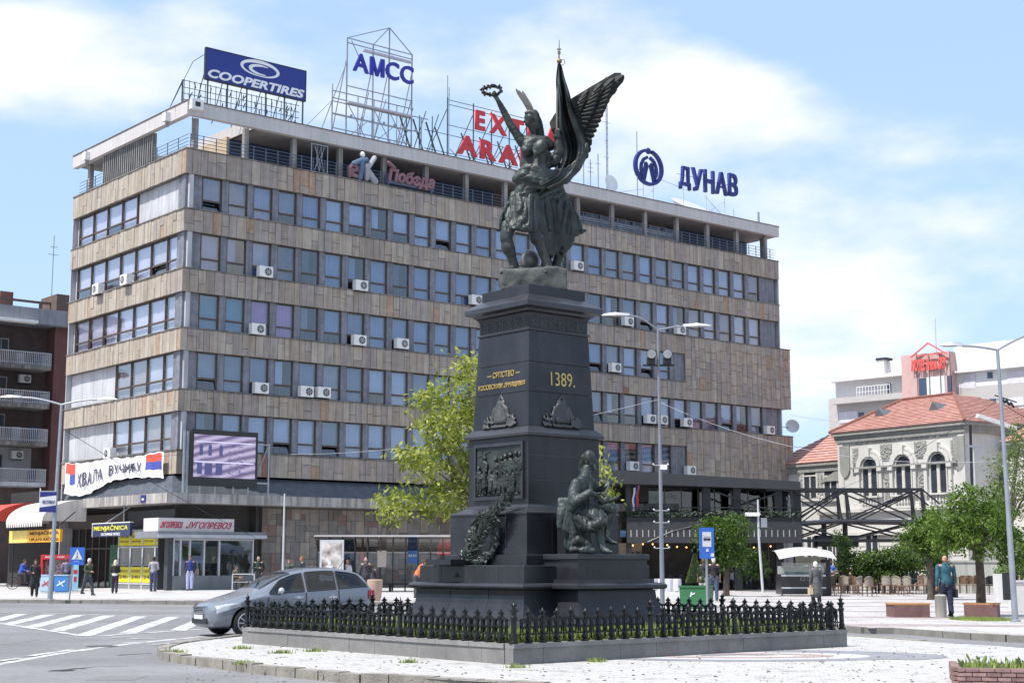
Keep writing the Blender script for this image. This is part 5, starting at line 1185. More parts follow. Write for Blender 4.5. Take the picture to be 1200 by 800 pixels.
# flag: furled cloth falling from the pole and sweeping to the waist
def cat(pts, t):
    n = len(pts)-1; x = min(max(t, 0), .9999)*n; i = int(x); u = x-i
    p0, p1, p2, p3 = pts[max(i-1,0)], pts[i], pts[i+1], pts[min(i+2,n)]
    return [0.5*((2*b)+(-a+c_)*u+(2*a-5*b+4*c_-d)*u*u+(-a+3*b-3*c_+d)*u**3) for a, b, c_, d in zip(p0, p1, p2, p3)]
Lp = [(653.5,74,0),(651.5,96,0),(653,125,-.02),(650.5,152,.0),(655,180,.05),(647,203,-.1),(630,213,-.3)]; Rp = [(657.5,74,0),(661,92,.03),(668,110,.05),(674,128,.1),(683,148,.12),(688.5,170,.12),(685,190,.08),(670,210,-.05),(646,223,-.25)]
def flagp(s, t, off=0.0):
    a, b = cat(Lp, t), cat(Rp, t); w = .025+.10*min(1, t*2.2)
    x = a[0]+(b[0]-a[0])*s; y = a[1]+(b[1]-a[1])*s; z = a[2]+(b[2]-a[2])*s
    fold = w*(1.25*math.sin(s*12.5+t*2.6+.8*math.sin(t*5))+.4*math.sin(s*31-t*5)); x += 1.1*math.sin(t*13)*s
    return Q(x, y+1.5*math.sin(s*9), z-.10+fold+off)
m = MB(); m.grid(lambda s, t: flagp(s, t), 60, 70); m.grid(lambda s, t: flagp(1-s, t, .035), 60, 70)
m.grid(lambda s, t: flagp(1, t, s*.035), 1, 70); m.grid(lambda s, t: flagp(0, t, .035-s*.035), 1, 70); stp(m, 'flag_cloth', bz_)
m = MB(); m.tube([Q(655.5,47,0),Q(655,70,0)], [.006,.018], 6).tube([Q(655,73,0),Q(653,120,-.02),Q(652.5,206,-.25)], .026, 8).obox(Q(655.2,58,0),(.045,0,0),(0,.01,0),(0,0,.012)).obox(Q(655.2,62,0),(.03,0,0),(0,.01,0),(0,0,.035)); stp(m, 'flagpole', M('pole_metal', (.16,.15,.13), .4, .5))
m = MB().ball(Q(655.5,72,0), .055, n=10, k=8); m.tube([Q(658,70,0),Q(661,70,0),Q(662,74,0),Q(659,77,0)], .008, 5); stp(m, 'pole_knob', M('old_brass', (.22,.15,.07), .45, .5))
# wing of overlapping feathers
def wing(outline, feathers, mat, nm='wing'):
    m = MB(); P = [Q(x, y, d) for x, y, d in outline]; nn = len(P); c = sum(P, Vector())/nn
    vs = [p+Vector((0,-.03,0)) for p in P]+[p+Vector((0,.03,0)) for p in P]+[c+Vector((0,-.07,0)), c+Vector((0,.07,0))]
    fs = [(i, (i+1)%nn, nn+(i+1)%nn, nn+i) for i in range(nn)]+[(i+1 if i+1 < nn else 0, i, 2*nn) for i in range(nn)]+[(nn+i, nn+(i+1)%nn, 2*nn+1) for i in range(nn)]
    m.add(vs, fs); w_ = stp(m, nm, mat, False)
    for (bx, by), (tx, ty), wd in feathers:
        k = 0; p, q = Q(bx, by, .26-.004*(len(w_.children) % 3)-(.05 if len(w_.children) > 13 else 0)-(.03 if len(w_.children) > 28 else 0)), Q(tx, ty, .24-(.05 if len(w_.children) > 13 else 0)-(.03 if len(w_.children) > 28 else 0)); d = (q-p); L_ = d.length; d.normalize(); s = Vector((d.z, 0, -d.x)).normalized()*wd/PPM
        fm = MB(); prof = [(0,.35),(.25,.85),(.6,1),(.85,.8),(.96,.45),(1,.1)]
        lf_, rt_, ct = [], [], []
        for t_, w in prof: b = p+d*L_*t_; lf_.append(b+s*w); rt_.append(b-s*w); ct.append(b+Vector((0,-.045,0)))
        o = 0; vs = lf_+ct+rt_; n6 = 6
        fs = [(i, i+1, 6+i+1, 6+i) for i in range(5)]+[(6+i, 6+i+1, 12+i+1, 12+i) for i in range(5)]+[(12+i, 12+i+1, i+1, i) for i in range(5)]
        fm.add(vs, fs); oo = fm.build('feather', mat, w_)
wing_m = M('wing_bronze', (.009,.011,.010), .7, .1, var=.3, scale=4, fine=.2)
out = [(646,152,.1),(644,144,.15),(650,134,.2),(668,117,.25),(690,103.5,.28),(720,86,.3),(728,86,.3),(722,100,.3),(714,114,.3),(709,123,.3),(705,133,.28),(699.5,143,.28),(695,152,.26),(691,165,.26),(689,180,.25),(682,182,.24),(668,178,.2),(655,168,.15)]
fe = []
tips = [(732,88),(727,95),(724,102),(718.5,109),(715.5,116),(712,124),(708.5,131.5),(705,138.5),(701.5,145.5),(698,153),(695,161),(694.5,169),(693,177),(690,184.5)]
for i, (tx, ty) in enumerate(tips):
    an = R(40-i*5.6); Lf = 40-i*1.2; fe.append(((tx-Lf*math.cos(an), ty+Lf*math.sin(an)*1.0), (tx-1, ty+.5), 7.0))
for i in range(0):
    x, y = 712-i*5.2, 94+i*8.2; an = R(30-i*11); fe.append(((x-26*math.cos(an), y+26*math.sin(an)), (x-2, y+4), 3.6))
for (ax, ay), (bx, by), n_, L0, an0, an1, w0_ in (((720,92),(688,178),15,17,44,-30,4.0),((706,98),(676,172),14,15,46,-30,3.8),((690,106),(664,160),11,13,48,-25,3.6)):
    for i in range(n_):
        q = i/(n_-1); x, y = ax+(bx-ax)*q+3*math.sin(q*3.1), ay+(by-ay)*q; an = R(an0+(an1-an0)*q); fe.append(((x-L0*math.cos(an), y+L0*math.sin(an)), (x, y), w0_))
wing(out, fe, wing_m)
fe2 = [((623,131),(604.5,104.5),2.6),((623,131),(608,106.5),2.4),((623,131),(612,107),2.6),((624,131),(615,112),2.4),((625,131),(618,117),2.2)]
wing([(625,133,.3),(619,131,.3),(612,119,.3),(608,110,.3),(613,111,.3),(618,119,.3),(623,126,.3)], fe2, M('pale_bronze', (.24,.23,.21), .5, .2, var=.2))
# helmet lying behind the legs, rock underfoot
m = MB().ball(Q(621,306,.3), (.21,.24,.235), n=18, k=12); m.tube([Q(606+k*4,313-1.5*math.sin(k),.06) for k in range(8)], .012, 5); stp(m, 'helmet', M('helmet_pale', (.16,.16,.155), .45, .3, var=.3, scale=4))
m = MB(); 
for (x0, x1, ytop, ybot) in ((586,623,319,332),(616,664,317,332)): 
    pa, pb = Q(x0, ytop, 0), Q(x1, ytop, 0); zb_ = 7.05
    m.box(pa.x, pb.x, 29.85-.46, 29.85+.45, zb_, (pa.z+pb.z)/2)
rk = fused(m, .05, 'rock', [M('rough_granite', (.075,.08,.078), .8, var=.3, scale=6, fine=.35, bump=.5, bscale=18)], st, amp=.05, fs=3.5, smooth=3); rk.location = -stl
# ---- seated minstrel
SY = 28.2
mn = thing('seated_statue', 'green bronze seated moustached man playing a string instrument on a granite ledge', 'statue', Q(690, 648, 0, SY), 0); ml = mn.location
FS = .87; f = Fig()
def ch(*pts): f.chain(list(pts), SY)
PPM = 61.0
f.ball(Q(690,536,0,SY), (.115,.125,.15), n=12, k=10); f.ball(Q(692,543,-.01,SY), (.08,.09,.08), n=10, k=8); f.c((692,545,-.01),(697,549,-.01),4.5,3,SY); ch((697.5,538,-.03,1.5),(699.3,542,-.03,1.9)); ch((697,545,-.06,1.8),(698,552,-.08,1.1)); ch((695,534,-.05,2),(697,534,-.03,1.6)); ch((685,536,.02,6),(681,544,.03,4),(679,551,.04,2.2)); f.c((687,541,-.15),(687,543,-.15),1.7,1.4,SY)
ch((688,549,0,6),(686,558,0,8)); ch((681,564,-.1,8),(679,580,-.08,11),(680,598,-.02,12)); ch((690,563,.15,7),(688,580,.1,9),(684,600,.1,12)); ch((683,564,0,10),(682,600,0,12)); ch((690,560,-.02,3),(693,575,-.1,2.6),(692,592,-.12,2.4))
ch((675,566,-.24,7),(672,578,-.30,7.5),(674,589,-.34,8.5),(671,596,-.32,6)); ch((676,588,-.36,7.5),(684,582,-.4,6.5),(691,577,-.4,5.6)); ch((692,577,-.4,3.6),(699,580,-.38,3.2),(702,583,-.36,3.2))
for k in range(4): f.c((701,580+k*1.8,-.38),(706,584+k*1.7,-.36),1.2,.9,SY)
f.c((699,578,-.42),(704,577,-.42),1.3,1,SY)
ch((694,566,.25,7),(700,576,.25,6),(706,572,.15,4.5),(710,568,.1,3.5))
ch((680,602,-.15,13),(692,600,-.25,12.5),(702,607,-.3,11.5)); ch((702,608,-.3,10.5),(703,622,-.3,6),(704,636,-.32,5),(706,642,-.34,5)); ch((706,643,-.34,4.6),(713,646,-.42,3.6),(716,646.5,-.45,2.6))
ch((684,600,.15,13),(702,592,.2,11.5),(716,597,.2,10)); ch((716,598,.2,8.5),(712,615,.15,6),(710,630,.1,5)); ch((710,632,.1,4.6),(718,635,.05,3.2),(722,636,0,2.4))
ch((678,606,-.3,7),(690,618,-.38,7),(704,612,-.42,8)); ch((676,604,-.2,9),(684,616,-.3,9),(698,618,-.36,7)); ch((694,604,-.36,8),(703,612,-.4,8))
ch((674,612,0,10),(672,635,0,9)); ch((684,615,.1,10),(688,640,.1,9)); ch((668,640,-.2,6),(678,632,-.3,6),(692,640,-.25,7),(684,645,-.3,6)); ch((670,644,-.3,4),(695,645,-.3,4.5))
for k in range(6): ch((656+k*3.2,585,.05-k*.03,3.2),(655+k*3.4,604,-.05,3.3),(654+k*3.7,618+k*1.5,-.08,2.6))
for k in range(4): ch((662+k*3,590,.1,4),(664+k*3,640,.1,4))
# instrument
ch((703,588,-.3,3.4),(716,586,-.28,3.2),(724,582,-.26,2)); ch((706,578,-.25,2.6),(712,583,-.28,3.2),(706,589,-.3,3)); ch((709,571,0,2.2),(714,562,.05,3.2),(716,568,.05,2.6)); ch((708,585,-.3,1.6),(715,563,.05,1.6))
zk_ = Q(690,550,0,SY).z
sb_ = fused(f, .017, 'body', bz_g, mn, amp=.005, fs=18, smooth=1, ridg=lambda p: (crease(p, 8, 1.8, .016) if p.z < Q(690,592,0,SY).z else crease(p, 9, 6, .006)) if p.z < zk_ else 0); sb_.location = -ml
PPM = 58.0; FS = 1.0
# ---- kerb wall, grass, railing
gw = M('fence_wall_granite', (.20,.195,.19), .75, var=.12, scale=4, fine=.3, dirt=.15); gwc = M('coping_granite', (.235,.23,.225), .75, var=.12, scale=4, fine=.3, dirt=.15)
FT = thing('kerb_wall', 'low square granite kerb wall carrying the iron railing round the monument', 'wall', MO, RZ)
x0, x1, y0, y1 = -4.12, 4.14, -4.32, 4.08; WT = .44
rr = random.Random(14)
def run(a, b, fx, nm, w, z0_, z1_, mat, th, jit=.0):
    L_ = b-a; n = max(1, int(round(L_/w))); ks = [0]+sorted([(k+rr.uniform(-.22,.22))/n for k in range(1, n)])+[1]
    for p, q in zip(ks, ks[1:]): fx(a+L_*p+.003, a+L_*q-.003, nm, z0_, z1_, mat, th)
def sideX(y, out):
    def fx(p, q, nm, a, b, mat, th): o = rr.uniform(0,.006); MB().box(p, q, min(y+out*(th+o), y-out*.2), max(y+out*(th+o), y-out*.2), a, b).build(nm, mat, FT)
    return fx
def sideY(x, out):
    def fx(p, q, nm, a, b, mat, th): o = rr.uniform(0,.006); MB().box(min(x+out*(th+o), x-out*.2), max(x+out*(th+o), x-out*.2), p, q, a, b).build(nm, mat, FT)
    return fx
for fx, a, b in ((sideX(y0,-1),x0,x1),(sideX(y1,1),x0,x1),(sideY(x0,-1),y0+.21,y1-.21),(sideY(x1,1),y0+.21,y1-.21)):
    run(a, b, fx, 'granite_block', .72, .1, WT-.075, gw, 0); run(a, b, fx, 'coping_stone', 1.0, WT-.072, WT, gwc, .02)
soil = M('soil', (.06,.05,.035), .95, var=.3, scale=5)
struct(MB().box(MO.x-.01,MO.x,0,.01,0,.01).build('soil', soil)) if False else None
so = MB().box(x0+.19, x1-.19, y0+.19, y1-.19, .05, .40).build('soil_bed', soil, FT)
def grass(name, area, n, hmin, hmax, cols, parent=None, kind=True, **kw):
    m = MB(); rg_ = random.Random(n)
    for k in range(n):
        p = area(rg_)
        if p is None: continue
        x, y, z = p; h = rg_.uniform(hmin, hmax); a = rg_.uniform(0, 6.28); w = .006+.006*rg_.random()+h*.03; dx, dy = math.cos(a)*w, math.sin(a)*w; lx, ly = rg_.uniform(-.4,.4)*h, rg_.uniform(-.4,.4)*h
        m.add([(x-dx,y-dy,z),(x+dx,y+dy,z),(x+lx,y+ly,z+h)], [(0,1,2)], rg_.randrange(len(cols)))
    o = m.build(name, cols, parent, **kw); o['kind'] = 'stuff'; return o
gcols = [M('grass_a', (.20,.27,.045), .7, var=.25, scale=3), M('grass_b', (.27,.31,.07), .7, var=.2, scale=3), M('grass_c', (.12,.18,.04), .7, var=.2, scale=3)]
def ga(r_):
    x, y = r_.uniform(x0+.25, x1-.25), r_.uniform(y0+.25, y1-.25)
    if r_.random() < .75: # most of it close to the two front sides, where it is seen
        if r_.random() < .5: y = y0+.25+abs(r_.gauss(0, .7))
        else: x = x0+.25+abs(r_.gauss(0, .7))
    if (abs(x) < 1.9 and abs(y) < 1.9) or abs(x) > 4 or abs(y) > 4.2: return None
    return x, y, .39
gobj = grass('lawn', ga, 60000, .10, .26, gcols); gobj.location = MO; gobj.rotation_euler = (0, 0, RZ)
FE = thing('iron_railing', 'ornate black cast iron railing with pointed finials standing on the granite kerb', 'railing', MO, RZ)
iron = M('cast_iron', (.012,.013,.015), .38, .4, var=.3, scale=8)
m = MB(); m.lathe([(.05,0),(.052,.02),(.03,.04),(.042,.07),(.042,.09),(.022,.12),(.016,.16),(.016,.24),(.026,.26),(.016,.28),(.015,.36),(.028,.385),(.012,.40),(.026,.425),(.03,.445),(.012,.475),(.003,.50)], 6)
for s in (-1, 1):
    m.obox((s*.032,0,.43),(.02,0,0),(0,.012,0),(0,0,.012)).ball((s*.05,0,.43),.018,n=5,k=3)
    for cz, rr_ in ((.285,.056),(.185,.048)):
        m.tube([(s*(.02+rr_)+rr_*math.cos(a), 0, cz+rr_*1.15*math.sin(a)) for a in [2*math.pi*k/10 for k in range(11)]], .0135, 4, cap=False)
    m.tube([(s*x, 0, z) for x, z in ((0,.41),(.06,.365),(.11,.345),(.155,.34))], .018, 4)
    m.ball((s*.135,0,.235),.03,n=5,k=3).capsule((s*.155,0,.33),(s*.155,0,.14),.010,.010,4).lathe([(.003,.03),(.014,.07),(.008,.13)],4,0,(s*.155,0,0))
pk = m.mesh('picket', iron, True)
for v in pk.vertices: v.co.y *= 1.5; v.co.x *= 1.28 if abs(v.co.x) < .05 else 1.0; v.co.z *= 1.08
m = MB().lathe([(.075,0),(.075,.03),(.05,.05),(.055,.1),(.045,.12),(.045,.36),(.062,.38),(.062,.40),(.04,.42),(.04,.46),(.07,.49),(.075,.51),(.03,.53),(.035,.56),(.042,.58),(.012,.61),(.004,.66)], 10)
for s in (-1, 1): m.obox((s*.02,0,.58),(.035,0,0),(0,.012,0),(0,0,.012))
ps = m.mesh('post', iron, True)
def fence_side(p, q, rz):
    p, q = Vector(p), Vector(q)
    for k in range(27):
        c = p.lerp(q, k/27); post = k in (0, 10, 17)
        inst('post' if post else 'picket', ps if post else pk, FE, loc=c, rot=(rr.uniform(-.02,.02), rr.uniform(-.025,.025), rz+rr.uniform(-.06,.06)), scale=(1, 1, rr.uniform(.97,1.03)))
    d = (q-p).normalized(); mm = MB().bar(p+Vector((0,0,.135)), q+Vector((0,0,.135)), .03, .022).bar(p+Vector((0,0,.355)), q+Vector((0,0,.355)), .014, .014); mm.build('rail', iron, FE)
i_ = .06; cs = [(x0+i_,y0+i_,WT),(x1-i_,y0+i_,WT),(x1-i_,y1-i_,WT),(x0+i_,y1-i_,WT)]
fence_side(cs[0],cs[1],0); fence_side(cs[1],cs[2],R(90)); fence_side(cs[2],cs[3],R(180)); fence_side(cs[3],cs[0],R(270))
# ================================================================== ground, roads, pavements
def sheet(name, poly, z, mat, parent=None):
    me = bpy.data.meshes.new(name); bm = bmesh.new(); vs = [bm.verts.new((x, y, z)) for x, y in poly]; f = bm.faces.new(vs); f.normal_update()
    if f.normal.z < 0: f.normal_flip()
    bmesh.ops.triangulate(bm, faces=[f]); bm.to_mesh(me); bm.free(); me.materials.append(mat); return inst(name, me, parent)
road = struct(sheet('road', [(-900,-60),(900,-60),(900,2500),(-900,2500)], 0, asphalt)); 
def smooth_line(pts, n=8):
    out = []
    for i in range(len(pts)-1):
        for k in range(n): out.append(tuple(cat(pts, (i+k/n)/(len(pts)-1))))
    return out+[tuple(pts[-1])]
# traffic island carrying the monument
isl_edge = [G(x, y, .0) for x, y in ((430,801),(380,796.5),(300,788),(240,780),(203,774.5),(192,770),(196,764.5),(225,758),(292,750))]
il = smooth_line([(p.x, p.y) for p in isl_edge], 5)
bk_ = smooth_line([(isl_edge[-1].x, isl_edge[-1].y), (-6.0, 33.2), (-3.2, 37.0), (.6, 38.2), (5, 36.4), (7.6, 33.0), (9.2, 29.6), (12, 27.2), (30, 19)], 5)
isl = il+bk_[1:]+[(30, 4), (G(430,801).x+3, 4), (G(620,812).x, G(620,812).y)]
cob = bpy.data.materials.new('pale_cobbles'); cob.use_nodes = True; cn = cob.node_tree.nodes; cl_ = cob.node_tree.links; cb = cn['Principled BSDF']; cb.inputs['Roughness'].default_value = .85
cg = cn.new('ShaderNodeNewGeometry'); br = cn.new('ShaderNodeTexBrick'); br.inputs['Scale'].default_value = 1; br.inputs['Brick Width'].default_value = .2; br.inputs['Row Height'].default_value = .1; br.inputs['Mortar Size'].default_value = .008; br.inputs['Mortar Smooth'].default_value = .3; br.inputs['Bias'].default_value = -.2
br.inputs['Color1'].default_value = (.45,.44,.435,1); br.inputs['Color2'].default_value = (.36,.35,.34,1); br.inputs['Mortar'].default_value = (.24,.23,.215,1)
cm_ = cn.new('ShaderNodeMapping'); cm_.inputs['Rotation'].default_value = (0,0,.5); cl_.new(cg.outputs['Position'], cm_.inputs[0]); cl_.new(cm_.outputs[0], br.inputs['Vector'])
n1 = cn.new('ShaderNodeTexNoise'); n1.inputs['Scale'].default_value = 2.2; n1.inputs['Detail'].default_value = 9; n1.inputs['Roughness'].default_value = .75; cl_.new(cg.outputs['Position'], n1.inputs['Vector'])
rp1 = cn.new('ShaderNodeValToRGB'); rp1.color_ramp.elements[0].position = .30; rp1.color_ramp.elements[0].color = (.42,.40,.37,1); rp1.color_ramp.elements[1].position = .46; rp1.color_ramp.elements[1].color = (1,1,1,1); cl_.new(n1.outputs[0], rp1.inputs[0])
n2 = cn.new('ShaderNodeTexNoise'); n2.inputs['Scale'].default_value = 9; n2.inputs['Detail'].default_value = 2; cl_.new(cg.outputs['Position'], n2.inputs['Vector'])
rp2 = cn.new('ShaderNodeValToRGB'); rp2.color_ramp.elements[0].position = .31; rp2.color_ramp.elements[0].color = (.42,.38,.33,1); rp2.color_ramp.elements[1].position = .37; rp2.color_ramp.elements[1].color = (1,1,1,1); cl_.new(n2.outputs[0], rp2.inputs[0])
cmx = cn.new('ShaderNodeMix'); cmx.data_type = 'RGBA'; cmx.blend_type = 'MULTIPLY'; cmx.inputs[0].default_value = 1; cl_.new(br.outputs[0], cmx.inputs[6]); cl_.new(rp1.outputs[0], cmx.inputs[7])
cmy = cn.new('ShaderNodeMix'); cmy.data_type = 'RGBA'; cmy.blend_type = 'MULTIPLY'; cmy.inputs[0].default_value = 1; cl_.new(cmx.outputs[2], cmy.inputs[6]); cl_.new(rp2.outputs[0], cmy.inputs[7]); cl_.new(cmy.outputs[2], cb.inputs['Base Color'])
bpn = cn.new('ShaderNodeBump'); bpn.inputs['Strength'].default_value = .4; bpn.inputs['Distance'].default_value = .01; cl_.new(br.outputs[0], bpn.inputs['Height']); cl_.new(bpn.outputs[0], cb.inputs['Normal'])
m = MB().prism([(x, y) for x, y in isl], .002, .12)
me = bpy.data.meshes.new('island_pavement'); bm = bmesh.new()
for z, fl in ((.12, False),):
    vs = [bm.verts.new((x, y, z)) for x, y in isl]; f = bm.faces.new(vs); f.normal_update(); (f.normal_flip() if f.normal.z < 0 else None)
bmesh.ops.triangulate(bm, faces=bm.faces[:]); bm.to_mesh(me); bm.free(); me.materials.append(cob)
island = struct(inst('island_pavement', me))
def kerb(line, parent, h=.125, w=.16, L_=.75, z0_=-.02, mat=kerbm, drop=0):
    "kerb stones laid one by one along a polyline; the stones are parts of the pavement they edge"
    P = [Vector((p[0], p[1], 0)) for p in line]; d = [0]
    for a, b in zip(P, P[1:]): d.append(d[-1]+(b-a).length)
    def at(s):
        for i in range(len(P)-1):
            if s <= d[i+1]: return P[i].lerp(P[i+1], (s-d[i])/max(d[i+1]-d[i], 1e-6))
        return P[-1]
    s = 0; rk_ = random.Random(int(d[-1]*10))
    while s < d[-1]-.1:
        e_ = min(s+L_*rk_.uniform(.75, 1.25), d[-1]); a, b = at(s+.008), at(e_-.008); hh = h+rk_.uniform(-.012, .012)
        if (b-a).length > .05:
            t_ = (b-a).normalized(); nrm = Vector((-t_.y, t_.x, 0)); o = nrm*rk_.uniform(-.012, .012)
            MB().obox((a+b)/2+o+Vector((0,0,(hh+z0_)/2)), (b-a)/2, nrm*w/2, Vector((0,0,(hh-z0_)/2))).build('kerb_stone', mat, parent)
        s = e_
kerb([(G(640,812).x, G(640,812).y), (G(540,806).x, G(540,806).y)]+il, island, .145, .2, .6); kerb(bk_[:30], island, .135, .18, 1.2)
# pavement in front of the shops and the square on the right (one surface)
PE = smooth_line([(-75, 71), (-40, 68.2), (G(0,706).x, G(0,706).y), (-13.1, 63.3), (-6, 61.5), (0, 58), (4.2, 51), (7.4, 43.5), (G(1005,741.5).x, G(1005,741.5).y), (G(1040,740.5).x+.1, G(1040,741).y-.6), (G(1200,752.5).x, G(1200,752.5).y), (16, 31.2), (40, 22)], 4)
def pave_z(x, y): return .14+max(0, min(1, (y-64)/14))*.13*(1 if x < 8 else max(0, 1-(x-8)/8))
me = bpy.data.meshes.new('pavement'); bm = bmesh.new()
vs = [bm.verts.new((x, y, .13)) for x, y in PE]+[bm.verts.new(p) for p in ((120, 22, .13), (120, 300, .13), (-120, 300, .13), (-120, 72, .13))]
f = bm.faces.new(vs); f.normal_update(); (f.normal_flip() if f.normal.z < 0 else None)
bmesh.ops.triangulate(bm, faces=bm.faces[:]); bm.to_mesh(me); bm.free()
plaza_m = bpy.data.materials.new('square_paving'); plaza_m.use_nodes = True; pn = plaza_m.node_tree.nodes; pl_ = plaza_m.node_tree.links; pb = pn['Principled BSDF']; pb.inputs['Roughness'].default_value = .8
pg_ = pn.new('ShaderNodeNewGeometry'); pm_ = pn.new('ShaderNodeMapping'); pm_.inputs['Rotation'].default_value = (0,0,.15); pl_.new(pg_.outputs['Position'], pm_.inputs[0])
b2 = pn.new('ShaderNodeTexBrick'); b2.inputs['Scale'].default_value = 1; b2.inputs['Brick Width'].default_value = 1.2; b2.inputs['Row Height'].default_value = .8; b2.inputs['Mortar Size'].default_value = .012; b2.inputs['Color1'].default_value = (.45,.44,.435,1); b2.inputs['Color2'].default_value = (.385,.365,.36,1); b2.inputs['Mortar'].default_value = (.20,.19,.18,1); pl_.new(pm_.outputs[0], b2.inputs['Vector'])
b3 = pn.new('ShaderNodeTexWave'); b3.bands_direction = 'Y'; b3.inputs['Scale'].default_value = .055; b3.inputs['Distortion'].default_value = .4; pl_.new(pm_.outputs[0], b3.inputs['Vector'])
r3 = pn.new('ShaderNodeValToRGB'); r3.color_ramp.elements[0].position = .12; r3.color_ramp.elements[0].color = (.72,.62,.62,1); r3.color_ramp.elements[1].position = .17; r3.color_ramp.elements[1].color = (1,1,1,1); pl_.new(b3.outputs[0], r3.inputs[0])
n3 = pn.new('ShaderNodeTexNoise'); n3.inputs['Scale'].default_value = .8; n3.inputs['Detail'].default_value = 8; pl_.new(pg_.outputs['Position'], n3.inputs['Vector']); r4 = pn.new('ShaderNodeValToRGB'); r4.color_ramp.elements[0].position = .35; r4.color_ramp.elements[0].color = (.8,.78,.76,1); r4.color_ramp.elements[1].position = .55; pl_.new(n3.outputs[0], r4.inputs[0])
for a, b in ((b2.outputs[0], r3.outputs[0]),):
    q = pn.new('ShaderNodeMix'); q.data_type = 'RGBA'; q.blend_type = 'MULTIPLY'; q.inputs[0].default_value = 1; pl_.new(a, q.inputs[6]); pl_.new(b, q.inputs[7])
    q2 = pn.new('ShaderNodeMix'); q2.data_type = 'RGBA'; q2.blend_type = 'MULTIPLY'; q2.inputs[0].default_value = 1; pl_.new(q.outputs[2], q2.inputs[6]); pl_.new(r4.outputs[0], q2.inputs[7]); pl_.new(q2.outputs[2], pb.inputs['Base Color'])
me.materials.append(plaza_m); plaza = struct(inst('pavement', me))
kerb([p for p in PE if -45 < p[0] < 18], plaza, .15, .18, 1.0, mat=M('kerb_granite', (.20,.19,.17), .85, var=.2, scale=3, fine=.3))
# raised strip of pavement by the shops (slopes up a little towards the building)
me = bpy.data.meshes.new('shop_pavement')
me.from_pydata([(-70,74,.134),(-13,67.5,.134),(1,64,.134),(12,70,.134),(6,86,.30),(-4,80,.30),(-13.5,77,.30),(-28,88,.30),(-75,98,.30),(-75,130,.30),(10,130,.30)], [], [(0,1,6,7,8),(1,2,5,6),(2,3,4,5),(7,9,8),(6,10,9,7),(5,4,10,6)]); me.materials.append(paving)
struct(inst('shop_pavement', me))
# painted markings, each its own strip
def strip(pts, w, nm='painted_line', z=.004, mat=white_paint):
    P = [Vector((p[0], p[1], z)) for p in pts]; m = MB(); Lf, Rt = [], []
    for i, p in enumerate(P):
        d = (P[min(i+1,len(P)-1)]-P[max(i-1,0)]).normalized(); n_ = Vector((-d.y, d.x, 0))*w/2; Lf.append(p+n_); Rt.append(p-n_)
    m.add(Lf+Rt, [(i, len(P)+i, len(P)+i+1, i+1) for i in range(len(P)-1)]); return m.build(nm, mat, road)
g2 = lambda x, y: (G(x, y).x, G(x, y).y)
for (xt, yt), (xb, yb) in zip([(24.8,719),(58.5,719.7),(93.4,720),(129,720.6),(165,721.7),(203.6,722.4),(236,726)], [(-4.5,727),(9,731),(35,734.7),(64,739),(97,744.4),(147,742),(209,738)]): strip([g2(xt, yt), g2(xb, yb)], .42, 'hatch_line')
strip([g2(-40,724), g2(0,730), g2(50,737.5), g2(99,745), g2(126,744.4), g2(150,742.5), g2(238,737)], .2, z=.008); strip([g2(-60,716), g2(45,718.3), g2(130,720), g2(240,722.5), g2(330,726)], .15, z=.008)
strip([g2(-60,792), g2(0,777.5), g2(83,763), g2(144,755), g2(190,750), g2(238,745.5)], .2); 
for a, b in (((0,774.6),(22,771.5)),((36,768.5),(84,761.3)),((143,753.7),(172,752.2)),((153,748.4),(181,748)),((130,747.2),(153,746.4)),((181,755.5),(208,753))): strip([g2(*a), g2(*b)], .16, z=.012)
crk = M('crack_dark', (.035,.035,.038), .9)
for pts_, w_ in (([(58,786),(66,785),(78,784.5),(88,783),(100,783)],.10),([(66,785.5),(74,785.8),(86,785)],.16),([(88,783.5),(110,781),(128,780.5),(150,780)],.035),([(138,767.5),(150,766.5),(162,765.8),(178,765)],.06),([(0,735.5),(30,736)],.03)): strip([g2(*p) for p in pts_], w_, 'road_crack', .006, crk)
for x0q, y0q, x1q, y1q in ((110,789,165,799),(-20,746,30,757),(150,727,188,733)): strip([g2(x0q,(y0q+y1q)/2), g2(x1q,(y0q+y1q)/2)], abs(G(x0q,y0q).y-G(x0q,y1q).y)*.55, 'asphalt_patch', .003, M('patched_asphalt', (.165,.16,.165), .85, var=.1, scale=2, fine=.2))
q = g2(120, 757); MB().lathe([(.32,0),(.32,.006)],20,0,(q[0],q[1],.001)).build('manhole_cover', M('manhole_iron', (.09,.085,.08), .6, .3, fine=.4), road)
strip([(G(985,760).x, G(985,760).y), (G(1100,763.5).x, G(1100,763.5).y), (G(1210,772).x, G(1210,772).y)], .12, z=.125) if False else None
# inlaid ellipse of coloured stone in the island paving
ec = G(868, 768, .12); mg = M('inlay_grey', (.21,.21,.235), .8, var=.12, scale=2, fine=.15); mpk = M('inlay_pink', (.33,.245,.24), .8, var=.1, scale=2, fine=.15); mwh = M('inlay_white', (.45,.44,.435), .8, var=.06, fine=.1)
def annulus(nm, a0, b0, a1, b1, mat, z, c=ec, t0=0, t1=360, dx=0, dy=0):
    m = MB(); n = 48
    for k in range(n):
        q0, q1 = R(t0+(t1-t0)*k/n), R(t0+(t1-t0)*(k+1)/n); m.add([(c.x+dx+a0*math.cos(q0),c.y+dy+b0*math.sin(q0),z),(c.x+dx+a1*math.cos(q0),c.y+dy+b1*math.sin(q0),z),(c.x+dx+a1*math.cos(q1),c.y+dy+b1*math.sin(q1),z),(c.x+dx+a0*math.cos(q1),c.y+dy+b0*math.sin(q1),z)],[(0,1,2,3)])
    return m.build(nm, mat, island)
sx = 2.6
annulus('inlaid_ring', 2.2, 1.05, 2.9, 1.5, mg, .124); annulus('inlaid_field', 0.01, .01, 2.2, 1.05, mwh, .124)
